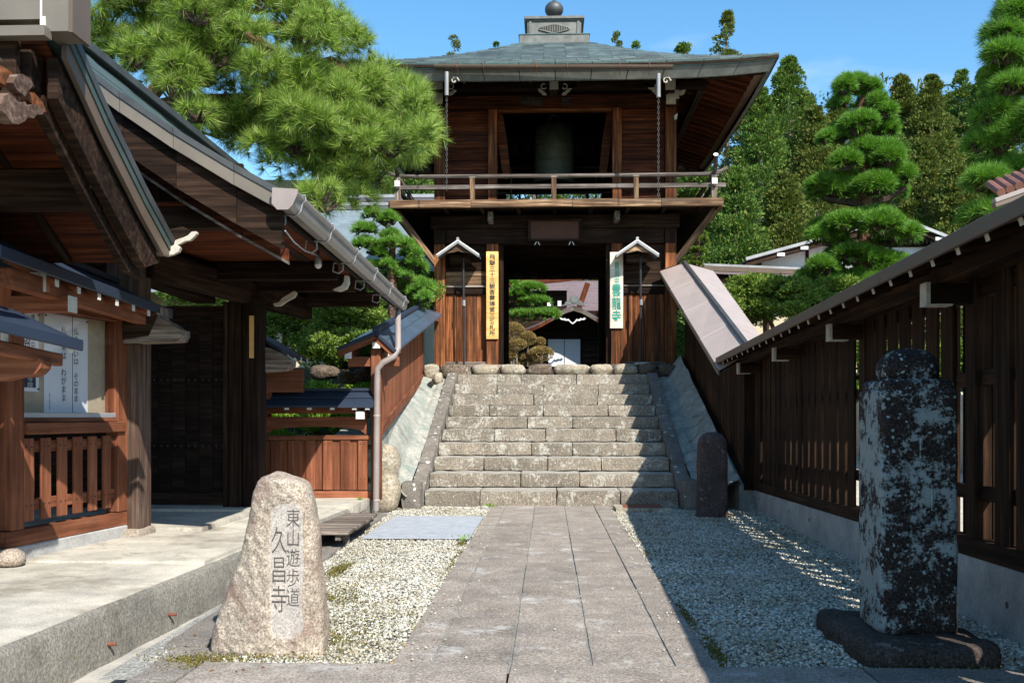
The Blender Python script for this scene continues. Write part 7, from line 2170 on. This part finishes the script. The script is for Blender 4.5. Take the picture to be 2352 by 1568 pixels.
# ---- pines built from needle tufts on pads
def pine(name, label, group, pads, Y, base, mat, tuft_n, per, nl, nw, depth=0.8, spread=0.75, trunk=None, limbs=(), tr=0.12, squash=1.0, dy=0.0, twig=True, drop=0.0, toff=0.0, lumpy=False, full=False):
    root = thing(name, label, 'tree', base, group)
    Cs, Os = [], []; m = MB()
    if lumpy:
        rr_ = random.Random(len(pads) * 7 + int(Y * 10)); np_ = []
        for pd in pads:
            px, py, rx, ry = pd[:4]; e = list(pd[4:]) or [0]
            k = 6 if rx > 60 else 4
            for q in range(k):
                u = -1 + 2 * (q + 0.5) / k + rr_.uniform(-0.2, 0.2)
                np_.append((px + u * rx * 0.72, py + ry * (0.75 * u * u - 0.25) + rr_.uniform(-0.3, 0.3) * ry, rx * rr_.uniform(0.30, 0.46), ry * rr_.uniform(0.55, 0.85), e[0] + rr_.uniform(-0.8, 0.8) * rx * Y / F))
        pads = np_
    for i, pd in enumerate(pads):
        px, py, rx, ry = pd[:4]; yy = Y + (pd[4] if len(pd) > 4 else (dy * ((i * 37) % 5 - 2) / 2))
        c = at(px, py, Y=yy); s = yy / F
        R = (rx * s, max(0.25, rx * s * depth), ry * s * squash)
        n = max(20, int(tuft_n * (R[0] * R[2]) ** 0.75))
        P, O = shell(c, R, n, top=0.8 if not full else 0.55, fill=0.22 if not full else 0.45)
        keep = P[:, 2] > c.z - R[2] * (0.45 if not full else 0.8)
        P, O = P[keep], O[keep]
        Cs.append(P); Os.append(unit(O * np.array([1, 1, 1.0]) + np.array([0, 0, 0.35 - drop])))
        if twig and not (full and i % 3):
            hub = Vector((c.x, c.y, c.z - R[2] * 0.75))
            for k in range(0, len(P), max(1, len(P) // (9 if lumpy else 14))):
                q = Vector(P[k]); mid_ = hub.lerp(q, 0.55) - Vector((0, 0, R[2] * 0.22))
                m.tube([hub, mid_, q], [tr * 0.16, tr * 0.09, tr * 0.035], 5, caps=False)
    C = np.concatenate(Cs); O = np.concatenate(Os)
    C2, D2 = tufts(C, O, per, spread)
    leaves('crown', C2, D2, nl, nw, mat, root, tri=True, origin=tuple(base))
    if m.V: tg = m.build('twigs', B_TWIG, root); tg['kind'] = 'stuff'
    if trunk:
        m = MB(); pts = [at(px, py, Y=Y + toff) for px, py in trunk]; n = len(pts)
        m.tube([Vector(base) - Vector((0, 0, 0.3))] + pts, [tr * 1.2] + [tr * (1 - 0.75 * k / n) for k in range(n)], 9); smoothed(m.build('trunk', B_BARK, root))
    for lb in limbs:
        m = MB(); Yl = Y + toff; pts = [at(p[0], p[1], Y=(p[2] if len(p) > 2 else Yl)) for p in lb]; n = len(pts)
        m.tube(pts, [tr * 0.55 * (1 - 0.7 * k / n) for k in range(n)], 8); smoothed(m.build('limb', B_TWIG if lumpy else B_BARK, root))
    return root

# big long-needled pine on the left
poly = [(150, -60), (780, -60), (815, 60), (860, 120), (925, 175), (985, 225), (1020, 290), (1012, 335), (930, 365), (885, 385), (868, 465), (800, 500), (735, 490), (640, 410), (560, 335), (440, 275), (330, 205), (200, 90)]
def inside(x, y):
    c = False; n = len(poly)
    for k in range(n):
        (x1, y1), (x2, y2) = poly[k], poly[(k + 1) % n]
        if (y1 > y) != (y2 > y) and x < (x2 - x1) * (y - y1) / (y2 - y1) + x1: c = not c
    return c
big = []; rb = random.Random(21)
while len(big) < 175:
    x, y = rb.uniform(150, 1030), rb.uniform(-50, 470)
    if inside(x, y) and inside(x + 30, y) and inside(x - 25, y) and not (500 < x < 690 and 60 < y < 130 and rb.random() < 0.75) and not (480 < x < 640 and 200 < y < 250 and rb.random() < 0.6):
        big.append((x, y, rb.uniform(34, 66), rb.uniform(20, 36), rb.uniform(-1.0, 1.6)))
pine('large_pine', 'huge long-needled pine spreading over the gate roof towards the tower', None, big, 14.6, (-6.6, 15.4, 0.9), L_PINE, 290, 50, 0.205, 0.0078,
     depth=0.9, spread=1.05, full=True, trunk=[(150, 700), (190, 500), (250, 330)], tr=0.22, toff=0.6,
     limbs=[[(250, 330), (330, 250), (440, 230), (560, 225), (700, 200)], [(330, 250), (390, 238), (430, 250), (480, 270), (560, 300), (660, 330)], [(420, 240, 14.2), (372, 238, 14.2)], [(300, 280), (450, 90), (520, 60), (640, 60), (760, 60)],
            [(520, 60), (560, 80), (600, 100), (640, 140)], [(560, 225), (680, 260), (800, 290), (900, 310)], [(660, 330), (720, 380), (790, 440)], [(480, 40), (540, 70), (600, 60)], [(640, 140), (700, 160), (760, 140), (830, 190)]])

# clipped pine on the right
clip = [(1965, 208, 58, 27), (2008, 248, 46, 24), (1930, 235, 20, 12), (1985, 298, 82, 32), (1915, 318, 34, 16), (1998, 356, 78, 32), (1978, 428, 104, 34), (1895, 432, 42, 24), (2062, 402, 34, 28),
        (1975, 516, 122, 34), (2068, 540, 36, 26), (1900, 545, 40, 22), (1978, 596, 104, 34), (1890, 625, 52, 28), (2055, 612, 45, 24), (1960, 650, 80, 22)]
pine('clipped_pine', 'tall cloud-pruned pine with stacked bright pads right of the tower', 'clipped garden pines', clip, 24.0, (7.6, 24.0, 2.0), L_PINED, 1500, 24, 0.17, 0.016, depth=0.9, spread=0.8, lumpy=True,
     trunk=[(1985, 700), (1978, 600), (1990, 500), (1985, 400), (1970, 330), (1972, 260), (1985, 222)], tr=0.20,
     limbs=[[(1985, 560), (1940, 555), (1890, 560)], [(1987, 470), (1930, 462), (1890, 455)], [(1987, 470), (2040, 455), (2080, 430)], [(1978, 380), (2010, 380), (2040, 375)], [(1990, 560), (2040, 560), (2090, 550)]])
z4 = lambda zx, zy, rx, ry: ((850 + zx / 5.6) * 0.9408, (480 + zy / 5.6) * 0.9408, rx / 5.6 * 0.94, ry / 5.6 * 0.94)
gp = [z4(330, 250, 130, 55), z4(560, 320, 120, 85), z4(240, 480, 170, 65), z4(580, 550, 130, 50), z4(240, 660, 180, 75), z4(620, 660, 270, 75), z4(860, 780, 150, 80), z4(480, 960, 220, 70), z4(900, 960, 170, 85), z4(720, 1080, 120, 50), z4(1000, 1250, 140, 90), z4(1050, 1400, 100, 70), z4(420, 780, 90, 60)]
pine('clipped_pine', 'small cloud-pruned pine with orange bark left of the tower', 'clipped garden pines', gp, 19.5, (-2.95, 19.5, 2.1), L_PINED, 1500, 24, 0.13, 0.012, depth=0.9, spread=0.8, lumpy=True,
     trunk=[((850 + 600 / 5.6) * 0.9408, (480 + 1150 / 5.6) * 0.9408), ((850 + 595 / 5.6) * 0.9408, (480 + 850 / 5.6) * 0.9408), ((850 + 620 / 5.6) * 0.9408, (480 + 500 / 5.6) * 0.9408)], tr=0.10,
     limbs=[[z4(600, 480, 1, 1)[:2], z4(500, 370, 1, 1)[:2], z4(380, 320, 1, 1)[:2]], [z4(590, 850, 1, 1)[:2], z4(450, 800, 1, 1)[:2], z4(250, 760, 1, 1)[:2]], [z4(600, 960, 1, 1)[:2], z4(800, 900, 1, 1)[:2], z4(950, 880, 1, 1)[:2]]])
z2 = lambda zx, zy, rx=0, ry=0: ((1170 + zx / 3.733) * 0.9408, (480 + zy / 3.733) * 0.9408, rx / 3.733 * 0.94, ry / 3.733 * 0.94)
pine('clipped_pine', 'short-needled pine with flat pads inside the gateway on the left', 'clipped garden pines', [z2(450, 850, 150, 55), z2(340, 905, 120, 45), z2(500, 965, 140, 45), z2(470, 1095, 250, 48), z2(620, 1075, 110, 40), z2(260, 800, 100, 30)], 37.5, (-2.0, 37.5, 2.33), L_PINED, 900, 24, 0.17, 0.020, depth=0.8,
     trunk=[z2(200, 1100)[:2], z2(250, 960)[:2], z2(260, 820)[:2]], tr=0.09, limbs=[[z2(240, 1060)[:2], z2(330, 1060)[:2], z2(420, 1010)[:2]], [z2(250, 960)[:2], z2(400, 950)[:2], z2(500, 940)[:2]]])
rp = [(2370, -20, 60, 40), (2360, -80, 70, 40), (2372, -130, 45, 30), (2420, 60, 80, 40), (2430, 160, 90, 45), (2440, 260, 90, 45), (2345, 40, 60, 50), (2300, 85, 45, 22), (2335, 130, 70, 35), (2290, 175, 30, 15), (2345, 200, 70, 40), (2300, 255, 60, 32), (2350, 300, 90, 50), (2270, 330, 50, 35), (2330, 400, 90, 40), (2275, 430, 60, 30), (2345, 445, 70, 30), (2250, 500, 50, 28), (2320, 505, 60, 28)]
pine('edge_pine', 'loose blue-green pine rising along the right edge of the picture', None, rp, 17.0, (8.4, 17.0, 2.0), L_PINED, 1000, 28, 0.18, 0.013, depth=0.9, spread=0.95, lumpy=True,
     trunk=[(2400, 600), (2390, 400), (2380, 200), (2370, 0), (2365, -150)], tr=0.16,
     limbs=[[(2385, 300), (2330, 290), (2280, 300)], [(2380, 160), (2330, 140), (2290, 120)], [(2388, 420), (2330, 430), (2260, 440)], [(2375, 60), (2330, 90), (2290, 80)]])
pine('niwaki_shrub', 'small rounded cloud-pruned shrub between veranda and stair fence roof', None, [(1610, 555, 20, 10), (1600, 580, 26, 10), (1595, 598, 24, 8), (1612, 540, 12, 8), (1590, 612, 26, 9), (1600, 450, 40, 8), (1590, 462, 45, 8)], 27.0, (4.0, 27.0, 2.33), L_HEDGE, 700, 22, 0.08, 0.03, depth=0.9,
     trunk=[(1600, 620), (1605, 540), (1600, 460)], tr=0.05)

# ---- broadleaf / yew masses
def bush(name, label, cat, blobs, Y, base, mat, dens, leaf, aspect=0.45, group=None, trunks=(), tr=0.06, fill=0.3, upb=0.3, dy=0.4, depth=0.8, flat=False):
    root = thing(name, label, cat, base, group); Cs, Ds = [], []
    for i, (px, py, rx, ry) in enumerate(blobs):
        yy = Y + dy * (((i * 53) % 7) / 3.0 - 1); c = at(px, py, Y=yy); s = yy / F
        R = (rx * s, rx * s * depth, ry * s); n = int(dens * (R[0] * R[2]) ** 0.8) + 60
        P, O = shell(c, R, n, top=0.6, fill=fill)
        P += 0.12 * min(R[0], R[2]) * rng.normal(size=P.shape)
        Cs.append(P); Ds.append(unit(O * (0.8 if not flat else 0.5) + np.array([0, 0, upb]) + 0.55 * rng.normal(size=P.shape) * (np.array([1, 1, 0.35]) if flat else 1)))
    leaves('crown', np.concatenate(Cs), np.concatenate(Ds), leaf, leaf * aspect, mat, root, origin=tuple(base))
    if trunks:
        m = MB()
        for t in trunks:
            pts = [at(a, b, Y=Y) for a, b in t]; m.tube(pts, [tr * (1 - 0.6 * k / len(pts)) for k in range(len(pts))], 7)
        smoothed(m.build('trunk', B_BARK, root))
    return root
r_ = random.Random(3)
def scatter(x0, x1, y0, y1, n, rx, ry):
    return [(r_.uniform(x0, x1), r_.uniform(y0, y1), rx * r_.uniform(0.6, 1.2), ry * r_.uniform(0.6, 1.2)) for _ in range(n)]
bush('gate_shrub', 'little patch of green seen over the dark gate door', 'shrub', scatter(350, 520, 660, 700, 14, 30, 16), 20.5, (-7.5, 20.5, 2.0), L_HEDGE, 3600, 0.09)
bush('yew_tree', 'dark layered yew behind the gate post', 'tree', scatter(590, 720, 690, 790, 26, 34, 16), 19.0, (-5.3, 19.0, 1.9), L_YEW, 5200, 0.075, trunks=[[(650, 860), (655, 760), (640, 700)]], flat=True)
bush('yew_tree', 'sunlit layered yew between gate eave and downpipe', 'tree', scatter(730, 880, 690, 775, 30, 34, 15), 18.0, (-3.8, 18.0, 1.6), L_HEDGE, 5200, 0.075, trunks=[[(790, 850), (800, 760), (790, 700)], [(800, 780), (850, 730)]], flat=True)
bush('yew_tree', 'low dark yew branches above the boulders in the left garden', 'tree', scatter(690, 870, 770, 835, 24, 28, 14), 16.2, (-3.8, 17.0, 1.4), L_YEW, 5200, 0.07, flat=True)
bush('rounded_shrub', 'yellow-green shrub right of the downpipe below the small pine', 'shrub', scatter(900, 950, 640, 690, 10, 30, 22) + scatter(955, 995, 660, 705, 6, 24, 20), 20.5, (-2.9, 20.5, 2.2), L_HEDGE, 5200, 0.075)
bush('garden_tree', 'leafy tree filling the gap behind the small pine', 'tree', scatter(700, 985, 640, 730, 34, 50, 30), 24.0, (-4.2, 24, 2.3), L_YEW, 3600, 0.11)
bush('hedge', 'tall loose yew hedge behind the right fence roof, left half', 'hedge', scatter(1650, 1790, 665, 740, 40, 32, 15) + scatter(1690, 1790, 640, 660, 10, 30, 14), 22.0, (4.4, 22.0, 2.0), L_HEDGE, 5600, 0.085, trunks=[[(1760, 800), (1755, 720)], [(1720, 780), (1728, 700)], [(1790, 790), (1770, 740), (1730, 700)]], flat=True, group='hedge yews on the right')
bush('hedge', 'tall loose yew hedge behind the right fence roof, right half', 'hedge', scatter(1800, 1980, 655, 730, 44, 34, 15), 21.5, (6.0, 21.5, 2.0), L_HEDGE, 5600, 0.085, trunks=[[(1860, 800), (1850, 720)], [(1900, 780), (1880, 690)]], flat=True, group='hedge yews on the right')
bush('hedge', 'dark undergrowth seen through the slats of the right fence', 'hedge', scatter(1850, 2350, 800, 905, 40, 40, 30), 17.0, (6.8, 17.0, 1.5), L_YEW, 3600, 0.09, depth=0.5)
az = [(310, 1225, 105, 85), (440, 1292, 80, 68), (552, 1322, 52, 42), (338, 1348, 98, 58), (565, 1432, 118, 75), (430, 1478, 82, 62), (288, 1440, 52, 45), (300, 1532, 72, 36)]
azl = ['largest clipped azalea mound, top left in the gateway', 'clipped azalea mound just right of the largest', 'small clipped azalea mound at the right of the upper row', 'flat clipped azalea mound in the middle left',
       'wide clipped azalea mound on a stem, lower right', 'clipped azalea mound in the lower middle', 'small clipped azalea mound by the left gate post', 'lowest clipped azalea mound just above the rocks']
for i, (a, b, c, d) in enumerate(az):
    q = z2(a, b, c, d); base = at(q[0], q[1], Y=35.6 + 0.35 * (i % 3)); Ya = base.y
    root = thing('clipped_azalea', azl[i], 'shrub', (base.x, Ya, 2.33), 'clipped azalea mounds in the gateway')
    s = Ya / F; P, O = shell(base, (q[2] * s * 0.92, q[2] * s * 0.92, q[3] * s * 0.88), 4200, top=0.75, fill=0.05)
    leaves('crown', P, unit(O + 0.6 * rng.normal(size=P.shape)), 0.042, 0.028, L_AZALEA, root, origin=tuple(base))
    m = MB(); m.tube([(base.x, Ya, 2.2), (base.x + 0.02, Ya, base.z)], [0.05, 0.03], 7); m.build('stem', B_CEDAR, root)

# ground plants, stones and boulders on the left bank
Cs, Ds = [], []
for k in range(260):
    x = rng.uniform(-5.2, -2.9); y = rng.uniform(14.1, 18.5); z = 0.15 + 0.9 * sstep(13.5, 15.2, y) + 1.3 * sstep(14.5, 21.0, y)
    n = 34; P = np.array([x, y, z]) + 0.03 * rng.normal(size=(n, 3)); D = unit(rng.normal(size=(n, 3)) * np.array([1, 1, 0.3]) + np.array([0, 0, 0.8])); Cs.append(P); Ds.append(D)
o = leaves('ground_ferns', np.concatenate(Cs), np.concatenate(Ds), 0.15, 0.035, L_FERN); o['kind'] = 'stuff'
for i, (px, py, Y, w, h, lab) in enumerate(((800, 820, 16.9, 0.85, 0.45, 'big dark shaded boulder under the yews on the left bank'), (850, 840, 16.0, 0.7, 0.35, 'black boulder by the corner of the blue roofed fence'),
                                            (745, 855, 15.6, 0.5, 0.25, 'long low stone edging the fern bed'), (800, 868, 15.0, 0.35, 0.2, 'squared greenish stone at the fern bed, left one'), (838, 862, 15.0, 0.35, 0.22, 'squared greenish stone at the fern bed, right one'))):
    p = at(px, py, Y=Y); tag(rock('garden_boulder', (p.x, Y, p.z), (w, w * 0.8, h), S_PBASE if i < 2 else S_ROCKD, seed=70 + i, amp=0.16), lab, 'boulder', 'stones in the left garden')
# weeds by the path
P = np.array([[-0.86, 14.45, 0.0], [-0.87, 14.5, 0.0], [-0.9, 10.6, -0.01], [-0.89, 10.8, -0.01], [-2.45, 12.9, 0.22]]).repeat(24, axis=0) + 0.03 * rng.normal(size=(120, 3)) * np.array([1, 1, 0.1])
o = leaves('weeds', P, unit(rng.normal(size=P.shape) * np.array([1, 1, 0.4]) + np.array([0, 0, 0.9])), 0.05, 0.014, L_FERN); o['kind'] = 'stuff'
